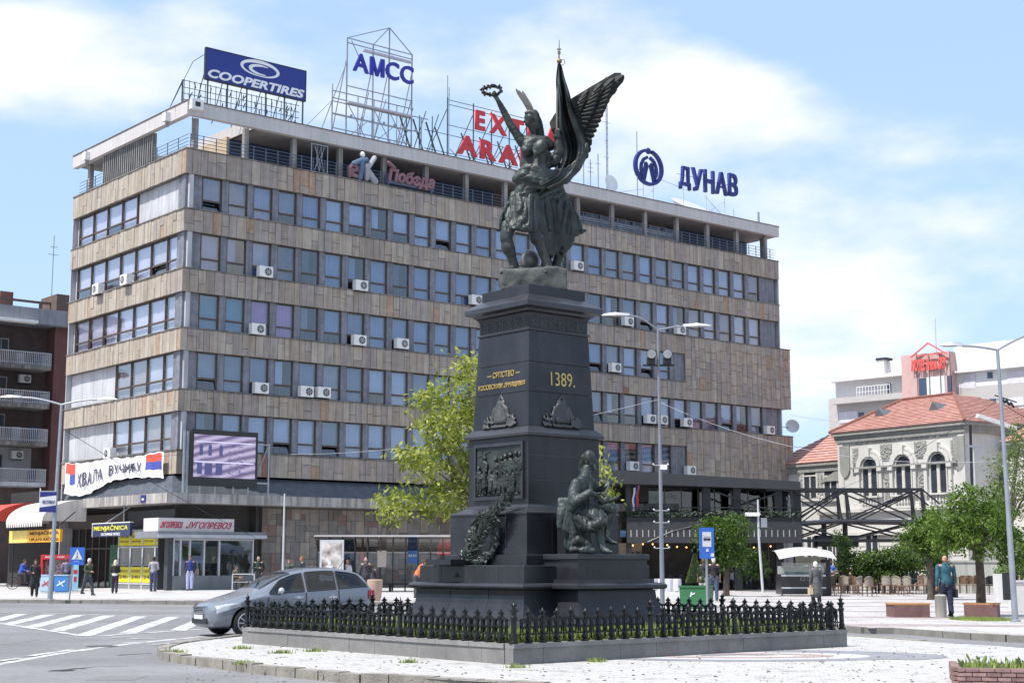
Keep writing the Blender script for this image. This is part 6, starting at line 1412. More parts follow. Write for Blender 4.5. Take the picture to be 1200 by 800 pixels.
annulus('inlaid_band', 1.1, .4, 1.6, .7, mpk, .128); annulus('inlaid_arc', .3, .1, .7, .32, mg, .128, t0=20, t1=200); annulus('inlaid_arc', 2.9, 1.5, 3.5, 1.8, mg, .1245, t0=-40, t1=95)
# weeds along the kerb and fallen leaves
rr = random.Random(77)
def wa(r_):
    c = r_.choice([G(205,764,.12), G(283,760,.12), G(287,778,.12), G(330,765,.12), G(370,763,.12), G(480,776,.12), G(604,782,.12), G(700,775,.12)]); return c.x+r_.gauss(0,.09), c.y+r_.gauss(0,.05), .12
grass('weeds', wa, 700, .03, .09, gcols)
m = MB()
for k in range(420):
    p = G(rr.uniform(210, 1190), rr.uniform(757, 799), .124); a = rr.uniform(0, 6.28); s = rr.uniform(.012, .035); m.add([(p.x+s*math.cos(a+q), p.y+s*1.3*math.sin(a+q), .124+.012*(i % 2)) for i, q in enumerate((0, 1.3, 3.1, 4.6))], [(0,1,2,3)])
o = m.build('fallen_leaves', M('dry_leaf', (.14,.10,.06), .8, var=.4, scale=20)); stuff(o)
# ================================================================== car
carp = M('metallic_blue_grey_paint', (.225,.245,.285), .26, .5, var=.04, scale=2, coat=.6); cglass = GLASS('car_glass', (.26,.29,.31), .07, .02); tyre = M('tyre_rubber', (.02,.02,.021), .8, var=.2); rim = M('alloy_rim', (.45,.46,.48), .3, .7, var=.05); plast = M('dark_plastic_trim', (.018,.018,.02), .6); chrome = M('chrome', (.6,.6,.62), .12, .95, var=.03); lens = M('clear_lens', (.46,.48,.52), .06, .3, spec=.9, var=.1, scale=12); tail = M('tail_lens_red', (.40,.015,.02), .15, var=.1)
th = R(33); wc = G(287, 745.5, 0); c_, s_ = math.cos(th), math.sin(th); cp_ = Vector((wc.x-.83*c_-.76*s_, wc.y-.83*s_+.76*c_, 0))
car = thing('parked_car', 'blue grey metallic compact hatchback driving behind the iron railing', 'car', cp_, th)
ST = [ # x, bottom, belt z, roof z, half width, roof half width
 (0.00,.36,.56,.60,.50,.40),(.04,.24,.62,.68,.66,.52),(.16,.19,.68,.76,.78,.60),(.38,.18,.74,.84,.845,.64),(.65,.18,.80,.92,.868,.66),(.95,.18,.87,1.00,.878,.66),(1.15,.18,.92,1.07,.882,.65),(1.4,.18,.955,1.22,.885,.635),(1.7,.18,.98,1.385,.887,.62),(2.0,.18,1.0,1.50,.888,.615),(2.4,.18,1.02,1.575,.888,.615),(2.8,.18,1.045,1.60,.888,.615),(3.2,.18,1.07,1.595,.885,.61),(3.55,.19,1.095,1.56,.878,.595),(3.85,.2,1.115,1.49,.865,.57),(4.02,.22,1.12,1.40,.85,.55),(4.14,.26,1.06,1.22,.82,.54),(4.22,.32,.92,1.0,.77,.56),(4.27,.40,.70,.76,.68,.52)]
def ringc(s):
    x, zb, zl, zr, w, wr = s
    mid = zb+(zl-zb)*.5
    h = [(0,zb),(w*.8,zb),(w*.97,zb+.09),(w*1.0,mid),(w*.985,zl-.02),(w*.965,zl),(wr+(w-wr)*.38,zl+(zr-.09-zl)*.62) ,(wr,zr-.07 if zr-zl > .2 else zr-.03),(wr*.82,zr-.02),(0,zr)]
    return [(x, -y, z) for y, z in h]+[(x, y, z) for y, z in reversed(h[1:-1])]
RG = [ringc(s) for s in ST]; nr = len(RG[0])
body = MB(); vs = [p for r in RG for p in r]; fs = []; wnd = {}
for i in range(len(RG)-1):
    for j in range(nr):
        k = (j+1) % nr; f = (i*nr+j, i*nr+k, (i+1)*nr+k, (i+1)*nr+j); fs.append(f[::-1])
        x0c, x1c = ST[i][0], ST[i+1][0]
        side = j in (5, 6) or j in (nr-7, nr-6)
        if side and 1.4 <= x0c and x1c <= 3.85: wnd.setdefault('side', []).append((i, j))
        top = j in (7, 8, 9, 10)
        if top and 1.15 <= x0c and x1c <= 2.0: wnd.setdefault('front', []).append((i, j))
fs.append(tuple(range(nr))); fs.append(tuple(reversed([(len(RG)-1)*nr+j for j in range(nr)])))
body.add(vs, fs); bme = body.mesh('body', [carp]); bo = bpy.data.objects.new('body', bme); COL.objects.link(bo)
sub = bo.modifiers.new('s', 'SUBSURF'); sub.levels = 2; sub.render_levels = 2
cut = MB()
for x in (.83, 3.42):
    for s in (-1, 1): cut.tube([(x, s*.62, .33), (x, s*1.1, .33)], .375, 28)
cme = cut.mesh('cut', [plast]); co_ = bpy.data.objects.new('cut', cme); COL.objects.link(co_)
bl = bo.modifiers.new('b', 'BOOLEAN'); bl.operation = 'DIFFERENCE'; bl.object = co_; bl.solver = 'EXACT'
bo.data.materials.append(plast)
dg = bpy.context.evaluated_depsgraph_get(); dg.update(); m2 = bpy.data.meshes.new_from_object(bo.evaluated_get(dg)); m2.name = 'body'
bpy.data.objects.remove(bo); bpy.data.objects.remove(co_)
# split glass out of the shell: side windows, windscreen and rear window become parts
def in_side(c): x, y, z = c; zl = np.interp(x, [s[0] for s in ST], [s[2] for s in ST]); zr = np.interp(x, [s[0] for s in ST], [s[3] for s in ST]); return abs(y) > .6 and bot_z(x)+.05 < z < top_z(x)-.05 and 1.55 < x < 3.85 and abs(x-2.32) > .06 and abs(x-3.15) > .05
def in_front(c): x, y, z = c; return 1.2 < x < 2.02 and z > 1.07 and abs(y) < .60 and z > np.interp(x, [s[0] for s in ST], [s[3] for s in ST])-.1
def side_y(x, z):
    q = [np.interp(x, [s[0] for s in ST], [s[k] for s in ST]) for k in range(2, 6)]; zl, zr, w, wr = q
    return float(np.interp(z, [zl, zl+(zr-.09-zl)*.62, zr-.07], [w*.965, wr+(w-wr)*.38, wr]))
def top_z(x): zl = np.interp(x, [s[0] for s in ST], [s[2] for s in ST]); zr = np.interp(x, [s[0] for s in ST], [s[3] for s in ST]); return float(min(zr-.10, zl+max(0,(x-1.34))*.85, zl+max(0,(4.02-x))*1.25))
def bot_z(x): return float(np.interp(x, [s[0] for s in ST], [s[2] for s in ST]))+.012
def in_rear(c): x, y, z = c; return 3.98 < x < 4.18 and 1.1 < z < 1.40 and abs(y) < .56
m2.polygons.foreach_set('use_smooth', [True]*len(m2.polygons))
for sd in (-1, 1):
    for xa, xb in ((1.40,2.28),(2.36,3.12),(3.18,3.98)):
        def gf(a, b, xa=xa, xb=xb): x = xa+(xb-xa)*a; z0q, z1q = bot_z(x), top_z(x); z = z0q+(z1q-z0q)*b; return (x, sd*(side_y(x, z)+.010), z)
        MB().grid(gf, 14, 6).build('side_window', cglass, car, smooth=True)
        m = MB(); e_ = [gf(k/14, 0) for k in range(15)]+[gf(1, k/4) for k in range(1, 5)]+[gf(1-k/14, 1) for k in range(1, 15)]+[gf(0, 1-k/4) for k in range(1, 5)]; m.tube(e_, .014, 5, cap=False); m.build('window_trim', plast, car)
for nm, fn in (('windscreen', in_front), ('rear_window', in_rear)):
    mm = m2.copy(); bm = bmesh.new(); bm.from_mesh(mm); bmesh.ops.delete(bm, geom=[f for f in bm.faces if not fn(f.calc_center_median())], context='FACES'); bm.to_mesh(mm); bm.free(); mm.materials.clear(); mm.materials.append(cglass); mm.name = nm; mm.polygons.foreach_set('material_index', [0]*len(mm.polygons)); inst(nm, mm, car)
bm = bmesh.new(); bm.from_mesh(m2); bmesh.ops.delete(bm, geom=[f for f in bm.faces if in_side(f.calc_center_median()) or in_front(f.calc_center_median()) or in_rear(f.calc_center_median())], context='FACES'); bm.to_mesh(m2); bm.free(); inst('body', m2, car)
MB().box(1.5,3.7,-.7,.7,.3,.75).box(1.75,1.95,-.62,-.18,.7,1.25).box(1.75,1.95,.18,.62,.7,1.25).box(2.6,2.75,-.62,-.15,.75,1.3).box(2.6,2.75,.15,.62,.75,1.3).box(3.4,3.5,-.62,.62,.75,1.2).build('seats', black_m, car)
for x in (.83, 3.42):
    for s in (-1, 1):
        w_ = MB(); w_.tube([(0,-.1,0),(0,-.085,0),(0,.085,0),(0,.1,0)], [.29,.318,.318,.29], 32); wo = w_.build('wheel', tyre, car, smooth=True, loc=(x, s*.77, .318))
        q = MB(); q.tube([(0,s*.088,0),(0,s*.104,0)], .225, 28, 1); 
        for k in range(10):
            a = 2*math.pi*k/10; d = Vector((math.cos(a),0,math.sin(a))); q.obox(d*.115+Vector((0,s*.112,0)), d*.1, (0,.01,0), Vector((-d.z,0,d.x))*.017, 0)
        q.tube([(0,s*.1,0),(0,s*.125,0)], .045, 12, 0); q.tube([(.222*math.cos(2*math.pi*k/28), s*.106, .222*math.sin(2*math.pi*k/28)) for k in range(29)], .014, 5, 0, cap=False); q.build('rim', [rim, plast], wo, smooth=True)
m = MB()
for k in range(4): m.box(-.035,.03,-.27,.27,.535+k*.038,.55+k*.038)
m.box(-.04,.05,-.3,.3,.515,.53).box(-.02,.08,-.3,.3,.68,.695).box(-.035,.06,-.3,-.285,.52,.69).box(-.035,.06,.285,.3,.52,.69); m.build('grille', chrome, car)
MB().box(.005,.1,-.28,.28,.52,.69).box(-.012,.2,-.45,.45,.29,.42).build('air_intake', plast, car)
MB().tube([(1.22,-.35,1.09),(1.5,.05,1.30)],.012,5).tube([(1.22,.25,1.09),(1.45,.55,1.24)],.012,5).tube([(3.6,0,1.57),(3.75,0,1.78)],.01,5).build('wiper', black_m, car)
MB().box(-.03,.0,-.26,.26,.40,.50).build('number_plate', M('plate_white', (.6,.6,.6), .5), car)
def surf_y(x, z):
    s = [np.interp(x, [q[0] for q in ST], [q[k] for q in ST]) for k in range(1, 6)]; return s[3]
for s in (-1, 1):
    def hl(a, b, s=s):
        x = .13+.55*a; q = [float(np.interp(x, [v[0] for v in ST], [v[k] for v in ST])) for k in range(1, 6)]; zb_, zl, zr, w, wr = q; z = zl-.13+.02*a+(.17-.08*a)*b
        y = float(np.interp(z, [zb_+(zl-zb_)*.5, zl-.02, zl, zl+(zr-.09-zl)*.62 if zr-.09 > zl else zl+.012, zr-.03], [w, w*.985, w*.965, wr+(w-wr)*.38 if zr-.09 > zl else wr+(w-wr)*.7, wr])); return (x-.015, s*(y+.012), z)
    m = MB(); m.grid(hl, 10, 6); m.build('headlight', lens, car, smooth=True)
    m = MB().ball((.14, s*.63, .36), (.05,.05,.045), n=10); m.build('fog_lamp', lens, car, smooth=True)
    m = MB().box(.10,.22,s*.52-.12,s*.52+.12,.30,.42); m.build('intake_trim', plast, car)
    m = MB().capsule((1.62,s*1.0,1.05),(1.66,s*.92,1.05),.075,.065,10); m.bar((1.62,s*.86,1.0),(1.64,s*.95,1.03),.04); m.build('wing_mirror', M('mirror_silver', (.5,.52,.55), .25, .4), car, smooth=True)
    for x in (2.02, 2.92): m = MB(); m.capsule((x,s*.905,.88),(x+.2,s*.903,.895),.016,.016,8).ball((x+.1,s*.885,.885),(.07,.01,.035),n=10); m.build('door_handle', chrome, car, smooth=True)
    m = MB(); m.grid(lambda a, b: (4.0+.2*a, s*(.872-.07*a*a-.02*b), .84+.2*b), 4, 3); m.build('tail_light', tail, car, smooth=True)
    m = MB()
    for px in ([(1.36,.25),(1.30,.55),(1.36,.90)], [(2.33,.22),(2.33,.6),(2.32,1.0)], [(3.06,.6),(3.2,.8),(3.18,1.05)]): m.tube([(x, s*.889, z) for x, z in px], .009, 4)
    m.tube([(x, s*.892, z) for x, z in ((.9,.62),(1.6,.66),(2.4,.70),(3.2,.75),(3.9,.80))], .004, 4); m.build('door_seam', plast, car)
# ================================================================== benches, planters, posts
def PG(x, y, z=.13): return G(x, y, z)
wood = M('bench_board', (.42,.20,.07), .6, var=.2, scale=4, fine=.2); bside = M('bench_granite_red', (.16,.085,.08), .7, var=.2, scale=5, fine=.3)
def bench(a, b, yl, yr, label, D=1.0):
    p, q = PG(a, yl), PG(b, yr); L_ = (q-p).length; ang = math.atan2(q.y-p.y, q.x-p.x)
    t = thing('stone_bench', label, 'bench', p, ang, 'low stone benches on the square')
    MB().box(0,L_,0,D,0,.36).build('base', bside, t)
    for k in range(3): MB().box(-.03,L_+.03,.0+k*D/3,.0+(k+1)*D/3-.015,.36,.40).build('seat_board', wood, t)
bench(1048.5, 1090, 723, 723, 'left stone bench with orange seat boards beside the walking man'); bench(1130, 1169, 722.5, 723, 'right stone bench half hidden behind the tree trunk')
cbm = M('utility_pale', (.58,.57,.56), .6, var=.05)
t = thing('utility_box', 'pale grey utility cabinet left of the slanting lamp post', 'cabinet', PG(1181, 707), 0); p = PG(1181,707); MB().box(-.35,.25,0,.6,0,1.15).build('cabinet_body', cbm, t); MB().box(.02,.04,-.01,0,.1,1.0).build('door_gap', steel_d, t)
t = thing('utility_box', 'second pale cabinet at the right edge behind the lamp post', 'cabinet', PG(1200, 716), 0); MB().box(-.3,.9,0,.6,0,.95).build('cabinet_body', cbm, t); MB().box(-.34,.94,-.04,.64,.95,1.0).build('cabinet_lid', cbm, t)
t = thing('waste_bin', 'slim grey waste bin beside the walking man', 'waste bin', PG(1103, 723), 0); MB().lathe([(.16,0),(.17,.6),(.18,.62),(.12,.66)],14).build('bin_body', concrete, t, smooth=True)
t = thing('waste_bin', 'narrow dark bin hung on the slanting lamp post', 'waste bin', G(1183,726,.13)+Vector((-.02,0,.55)), 0); MB().box(-.1,.08,-.1,.1,0,.75).build('bin_body', steel_d, t); MB().box(.06,.14,-.03,.03,.5,.56).build('bracket', steel, t)
# patch of grass round the tree
def gp(r_):
    a, q = r_.uniform(0, 6.28), r_.random()**.5; p = PG(1150+38*q*math.cos(a), 725.6+1.9*q*math.sin(a)+.02*(38*q*math.cos(a))); return p.x, p.y, .13
grass('grass_patch', gp, 4200, .02, .07, gcols)
# brick planter in the near corner
pc = G(1122, 802, .12); t = thing('brick_planter', 'round edged pink brick planter with tufts of grass in the near right corner', 'planter', (pc.x, pc.y-.0, .12), R(-14))
bkm = [M('planter_brick_%d' % k, c, .85, var=.25, scale=9, fine=.35, bump=.5) for k, c in enumerate([(.25,.15,.14),(.20,.12,.115),(.30,.19,.175)])]
rr = random.Random(3); top_z = A(1122, 781, pc.y).z-.12; nrow = 4; hh = top_z/nrow
for r in range(nrow):
    x = -.0+(-.09 if r % 2 else 0)
    while x < 2.6: w = rr.uniform(.17,.2); a_ = max(x, 0); MB().obox(((a_+x+w)/2, -.05+rr.uniform(-.006,.006), hh*(r+.5)), ((x+w-a_)/2-.005,0,0), (0,.05,0), (0,0,hh/2-.006)).build('brick', rr.choice(bkm), t); x += w
    y = .0
    while y < 1.4: MB().obox((-.0+rr.uniform(-.004,.004)+.05-.052, y+.1, hh*(r+.5)), (.05,0,0), (0,.093,0), (0,0,hh/2-.006)).build('brick', rr.choice(bkm), t); y += .2
MB().box(.02,2.6,-.04,1.4,0,top_z-.03).build('soil', soil, t)
def pg2(r_): x = r_.uniform(.08,2.5); return x, r_.uniform(.03,1.3), top_z-.03
cl = grass('planter_grass', lambda r_: (pg2(r_) if noise.noise(Vector((r_.uniform(0,1),0,0))) > -9 else None), 900, .02, .10, gcols, t)
m = MB()
for k in range(60):
    x, y, z = pg2(rr); h = rr.uniform(.06,.16); d = Vector((rr.uniform(-.06,.06), rr.uniform(-.04,.04), h)); m.add([(x-.012,y,z),(x+.012,y,z),(x+d.x+.018,y+d.y,z+h*.7),(x+d.x*1.3,y+d.y,z+h),(x+d.x-.018,y+d.y,z+h*.7)],[(0,1,2,3,4)])
stuff(m.build('leafy_weeds', M('weed_green', (.14,.20,.05), .6, var=.25), t))
# green box planter
gp_ = PG(817, 713); green = M('planter_green', (.03,.14,.055), .5, var=.08)
t = thing('box_planter', 'bright green box planter with a small conifer behind the railing', 'planter', gp_, R(-20)); MB().box(-.5,.46,-.46,.46,0,.8).box(-.53,.49,-.49,.49,.74,.8).build('box', green, t)
m = MB().obox((-.1,-.47,.5),(.02,0,.08),(0,.005,0),(.02,0,0)).obox((-.02,-.47,.52),(.06,0,.03),(0,.005,0),(0,0,.02)); m.build('emblem', letw, t)
m = MB(); rr = random.Random(6)
for k in range(1500):
    z = rr.random()**1.3; r_ = .33*(1-z)*rr.uniform(.5,1)**.5+.02; a = rr.uniform(0,6.28); c = Vector((r_*math.cos(a)-.05, r_*math.sin(a), .88+z*1.0)); d = Vector((math.cos(a)*.5,math.sin(a)*.5,rr.uniform(.3,1))).normalized()*.05; e = d.orthogonal().normalized()*.018; m.add([c-e,c+e,c+d],[(0,1,2)])
m.build('conifer', M('conifer_green', (.07,.11,.03), .7, var=.4, scale=8), t)
# lamp posts
def lamp(name, label, base, top, lean, arms, r0=.09, r1=.055, extra=None, mat=None):
    t = thing(name, label, 'lamp post', base, 0); b = Vector((0,0,0)); tp = Vector((lean[0], lean[1], top)); mat = mat or steel
    MB().tube([b, b+(tp-b)*.35, b+(tp-b)*.36, tp], [r0, r0*.9, r0*.78, r1], 14).lathe([(r0*1.7,0),(r0*1.7,.04),(r0*1.3,.06)],14).build('pole', mat, t, smooth=True)
    for a in arms:
        pts = [tp+Vector(a[0])*k+Vector((0,0,a[1]*math.sin(k*math.pi/2))) for k in (0,.25,.5,.75,1)]
        m = MB().tube(pts, [r1*.7]*5, 8); m.build('arm', mat, t, smooth=True)
        e, d = pts[-1], Vector(a[0]).normalized(); s = Vector((-d.y, d.x, 0)); L_ = a[2]
        h = MB().add([e-s*.06,e+s*.06,e+d*L_+s*.1,e+d*L_-s*.1,e-s*.05+Vector((0,0,.07)),e+s*.05+Vector((0,0,.07)),e+d*L_*.9+s*.08+Vector((0,0,.05)),e+d*L_*.9-s*.08+Vector((0,0,.05)),e+d*L_*.5+s*.15,e+d*L_*.5-s*.15,e+d*L_*.5+s*.1+Vector((0,0,.1)),e+d*L_*.5-s*.1+Vector((0,0,.1))],[(0,9,8,1),(9,3,2,8),(4,5,10,11),(11,10,6,7),(0,4,11,9),(9,11,7,3),(1,8,10,5),(8,2,6,10),(0,1,5,4),(3,7,6,2)]); ho = h.build('lamp_head', steel_w, t)
        MB().obox(e+d*L_*.55-Vector((0,0,.012)), d*L_*.28, s*.07, (0,0,.01)).build('lens', M('lamp_lens', (.5,.48,.42), .2), ho)
    return t
b = G(58.5, 703, .14); tz_ = A(72, 474, b.y).z-.14; k_ = b.y/1783
L1 = lamp('street_lamp', 'tall grey double arm street lamp on the shop pavement at the left', b, tz_, ((72-58.5-7)*k_*.55, 0), [((-48*k_,0,0), 16*k_*.55, .9), ((42*k_,0,0), 9*k_*.7, .9)], .11, .06)
b = G(1190, 728, .13); tz_ = A(1168, 410, b.y).z-.13; k_ = b.y/1783
lamp('street_lamp', 'slanting grey double arm street lamp on the square at the right', b, tz_, (-6*k_, 0), [((-42*k_,0,0), 5*k_, .62), ((60*k_,0,0), 22*k_, .6)], .085, .045)
b = G(776.5, 716, .13); tz_ = A(771, 387, b.y).z-.13; k_ = b.y/1783
L3 = lamp('street_lamp', 'central double arm street lamp with two round floodlights beside the pedestal', b, tz_, (-.02, 0), [((-34*k_,0,0), 18*k_, .95), ((30*k_,0,0), 5*k_, .95)], .078, .045, mat=M('pole_grey', (.22,.235,.26), .5, .4))
zf = A(771, 428, b.y).z-.13; zf2 = A(771, 418, b.y).z-.13
MB().bar((-.55,0,zf),(.5,0,zf),.07).build('crossbar', steel_d, L3)
for x in (-.27, .27):
    o = MB().box(x-.13,x+.13,-.12,.2,zf+.04,zf+.26).build('floodlight_bracket', black_m, L3)
    o = MB().tube([(x,-.2,zf+.36),(x,.05,zf+.36)],[.17,.11],18).build('floodlight', steel_d, L3, smooth=True); MB().tube([(x,-.215,zf+.36),(x,-.2,zf+.36)],.15,18).build('reflector', M('lamp_face', (.3,.3,.3), .25,.3), o)
for py in (545, 598, 612, 642): z = A(775, py, b.y).z-.13; MB().bar((-.22,-.05,z),(.22,-.05,z),.022).ball((-.24,-.05,z+.03),.035).ball((.24,-.05,z+.03),.035).build('fitting', steel_w, L3, smooth=True)
z = A(775,548,b.y).z-.13; MB().box(-.02,.2,-.2,.05,z-.06,z+.1).build('camera', white_m, L3)
def pole(px, yb, yt, label, r=.05, z=.13, extra=None, lean=0, Y=None, mat=None, name='slim_pole'):
    b = G(px, yb, z); h = A(px, yt, b.y).z-z; t = thing(name, label, 'pole', b, 0); MB().tube([(0,0,0),(lean,0,h*.6),(lean,0,h)],[r,r*.9,r*.7],10).lathe([(r*2,0),(r*2,.03)],10).build('shaft', mat or steel_w, t, smooth=True); return t, h, b
pole(331, 693, 578, 'thin pale pole standing before the stone tiled wall', .055, .25)
t, h, b = pole(894, 694, 585, 'slim white pole with a floodlight left of the black footbridge', .075, .13, lean=-.15)
MB().box(-.85,-.1,-.15,.15,h*.82,h*.86).ball((-.3,0,h*.84),(.3,.15,.06)).build('floodlight', white_m, t, smooth=True); MB().box(-.02,.3,-.1,.1,h*.7,h*.8).build('box', steel, t)
pole(1098, 694, 605, 'pale slim pole behind the walking man', .07, .13); 
t, h, b = pole(922, 650, 520, 'x', .05) if False else (None,)*3
t, h, b = pole(1148, 690, 523, 'slender pole with a small lamp beside the town hall corner', .06, .13); MB().box(-.4,.4,-.1,.1,h-.05,h+.08).build('lamp_head', steel, t)
# signs on posts
sb1 = M('traffic_blue', (.03,.13,.52), .4, var=.05); sw = M('traffic_white', (.62,.62,.62), .4, var=.04)
b = G(81, 703, .14); k_ = b.y/1783; t = thing('crossing_sign', 'blue pedestrian crossing sign with white triangle on a grey post', 'sign', b, 0)
zt, zb_ = A(86,641,b.y).z-.14, A(86,657,b.y).z-.14; MB().tube([(0,0,0),(.15,0,zt)],.035,8).build('post', steel, t); w = 17*k_/2; c0 = .15+.03; MB().box(c0-w+.1,c0+w+.1,-.06,-.04,zb_,zt).build('plate', sb1, t)
mz = (zt+zb_)/2; cc0 = c0+.1; MB().add([(cc0-w*.75,-.065,zb_+.07),(cc0+w*.75,-.065,zb_+.07),(cc0,-.065,zt-.06)],[(0,1,2)]).build('triangle', sw, t)
MB().ball((cc0,-.068,mz+.05),(.03,.004,.03),n=8,k=4).bar((cc0,-.07,mz+.02),(cc0-.01,-.07,mz-.09),.05,.004).bar((cc0,-.07,mz-.09),(cc0-.08,-.07,mz-.2),.03,.004).bar((cc0,-.07,mz-.09),(cc0+.07,-.07,mz-.2),.03,.004).build('walking_figure', black_m, t); MB().box(c0-.2,c0+.4,-.06,-.045,zb_-.16,zb_-.02).build('lower_plate', sb1, t)
b = PG(829, 716); k_ = b.y/1783; t = thing('bus_stop_sign', 'tall blue bus stop sign on a grey post behind the railing', 'sign', b, R(12))
zt, zb_ = A(829,618,b.y).z-.13, A(829,654,b.y).z-.13; MB().tube([(0,0,0),(0,0,zt)],.04,8).build('post', steel, t); MB().box(-.25,.25,-.07,-.04,zb_,zt).build('plate', sb1, t); MB().box(-.15,.15,-.08,-.07,zb_+.38,zt-.14).box(-.03,.05,-.08,-.07,zb_+.22,zb_+.32).box(.13,.24,-.08,-.07,zb_+.06,zb_+.17).build('white_field', sw, t)
zc = (zb_+.38+zt-.14)/2; MB().box(-.12,.12,-.086,-.08,zc-.03,zc+.04).box(-.12,.12,-.086,-.08,zc+.08,zc+.09).ball((-.07,-.084,zc-.04),(.02,.003,.02),n=8,k=4).ball((.07,-.084,zc-.04),(.02,.003,.02),n=8,k=4).build('bus_symbol', black_m, t)
t = thing('banner_flag', 'small navy and white campaign banner hanging from the left lamp post', 'banner', G(58.5,703,.14)+Vector((0,-.15,0)), 0)
Yb = G(58.5,703,.14).y; k_ = Yb/1783; za, zb2 = A(51,576,Yb).z-.14, A(51,600,Yb).z-.14; xa, xb = (42-58)*k_, (61.5-58)*k_
MB().box(xa,xb,0,.02,zb2,za).build('cloth', navy, t); MB().add([(xa,-.006,zb2+.2),(xb,-.006,zb2+.3),(xb,-.006,za-.16),(xa,-.006,za-.24)],[(0,1,2,3)]).build('white_band', sw, t); lettering('lettering', 'ФЕСТИВАЛ', navy, t, xa+.12, xb-.05, (za+zb2)/2-.08, .16, -.02, .005, .02, .2); MB().bar((xa,0.03,za+.15),(xa,.03,zb2),.04).bar((xa,.03,za),(.1,.03,za),.04).build('bracket', white_m, t)
# overhead wires
def wire(p, q, sag, label, r=.012, mat=None):
    r *= .6
    p, q = Vector(p), Vector(q); t = thing('overhead_wire', label, 'wire', p, 0)
    MB().tube([(q-p)*s-Vector((0,0,4*sag*s*(1-s))) for s in [k/16 for k in range(17)]], r, 5).build('strand', mat or steel_d, t)
lw = M('wire_pale', (.35,.35,.37), .6)
LT = G(58.5,703,.14)
wire(A(70,500,LT.y), A(300,630,76), .15, 'dark wire running down from the left lamp post past the banner', .02); wire(A(66,540,LT.y), A(218,532,78.5), .05, 'thin wire from the left lamp post to the office corner', .015)
wire(A(340,532,80), A(771,468,52), .5, 'pale wire strung from the office front to the central lamp post', .016, lw); wire(A(771,470,52), A(1168,540,42), .7, 'pale wire between the central and the right lamp posts', .012, lw)
wire(A(914,590,88), A(1168,470,42), .6, 'wire sweeping up to the right lamp post over the footbridge', .012, steel_d); wire(A(1168,467,42), A(1230,500,42), .1, 'short dark wire leaving the right lamp post at the frame edge', .016); wire(A(900,520,120), A(1230,512,120), .8, 'faint wire across the town hall roof', .03, lw); wire(A(925,486,110), A(1240,478,110), 1.0, 'faint upper wire in front of the hotel', .022, lw)
t = thing('insulator_cluster', 'black insulators clamped on the right lamp post', 'insulator', A(1170,465,41.5), 0)
m = MB()
for k in range(3): m.capsule((.1+k*.12,0,-.05-k*.06),(.17+k*.12,0,-.16-k*.06),.04,.03,8)
m.bar((-.1,0,.05),(.5,0,-.15),.03); m.build('insulator', black_m, t, smooth=True)
# bus shelter
b = G(369, 693, .22); e = G(532, 691, .22); Yb = 77.0
pa, pb_ = A(369, 690, Yb), A(534, 690, Yb); t = thing('bus_shelter', 'long glazed bus shelter with a ribbed curved roof in front of the stone wall', 'bus shelter', (pa.x, Yb, .25), R(3)); L_ = pb_.x-pa.x
top = A(369, 628, Yb).z-.25
def rc(a): return (a*2.3-1.1, top-.05-.75*a**2.2)     # (y, z) of the curved roof
m = MB().grid(lambda s, q: (s*L_, rc(q)[0], rc(q)[1]), 2, 10).grid(lambda s, q: (L_-s*L_, rc(q)[0], rc(q)[1]+.03), 2, 10); m.build('curved_roof', GLASS('smoky_roof', (.35,.33,.31), .05), t)
nb = 11
for k in range(nb+1):
    x = L_*k/nb; MB().tube([(x, rc(q)[0], rc(q)[1]-.03) for q in (0,.2,.4,.6,.8,1)], .035, 6).build('roof_rib', M('shelter_brown', (.10,.085,.08), .5, .2), t)
MB().bar((0,-1.1,top),(L_,-1.1,top),.09).bar((0,1.2,top-.8),(L_,1.2,top-.8),.07).build('roof_edge', M('shelter_edge', (.42,.40,.40), .5), t)
m = MB()
for k in range(0, nb+1, 1):
    x = L_*k/nb; m.box(x-.035,x+.035,1.15,1.22,0,top-.8)
m.box(0,L_,1.16,1.2,.35,.4); m.build('post', steel_d, t)
m = MB().add([(0,1.17,.4),(L_,1.17,.4),(L_,1.17,top-.85),(0,1.17,top-.85)],[(0,1,2,3)]); m.build('glass_wall', GLASS('shelter_glass', (.7,.72,.72), .08), t)
MB().box(L_*.5,L_*.95,.6,1.0,.42,.47).box(L_*.52,L_*.54,.75,.85,0,.42).box(L_*.9,L_*.92,.75,.85,0,.42).build('bench', steel_d, t)
def panel(px0, px1, py0, py1, y, nm, mat): x0_, x1_ = A(px0,600,Yb+y).x-pa.x, A(px1,600,Yb+y).x-pa.x; z1_, z0_ = A(px0,py0,Yb+y).z-.25, A(px0,py1,Yb+y).z-.25; return MB().box(x0_,x1_,y-.03,y,z0_,z1_).build(nm, mat, t), x0_, x1_, z0_, z1_
panel(444,454.5,644,664,1.1,'timetable',M('timetable_paper',(.55,.48,.45),.7,var=.08)); _, x0_, x1_, z0_, z1_ = panel(479.5,491,640,660,1.1,'blue_poster',M('poster_blue',(.03,.12,.34),.5,var=.2,scale=5))
lettering('poster_text','BUS PLUS',letw,t,x0_+.05,x1_-.05,z0_+.35,.12,1.05,.005,.01); panel(425,428,647,656,1.1,'small_notice',M('notice_red',(.5,.2,.2),.6))
t2 = thing('advert_case', 'free standing advert case with pale frame at the shelter end', 'sign', A(374, 690, 75.5)-Vector((0,0,A(374,690,75.5).z-.25)), 0)
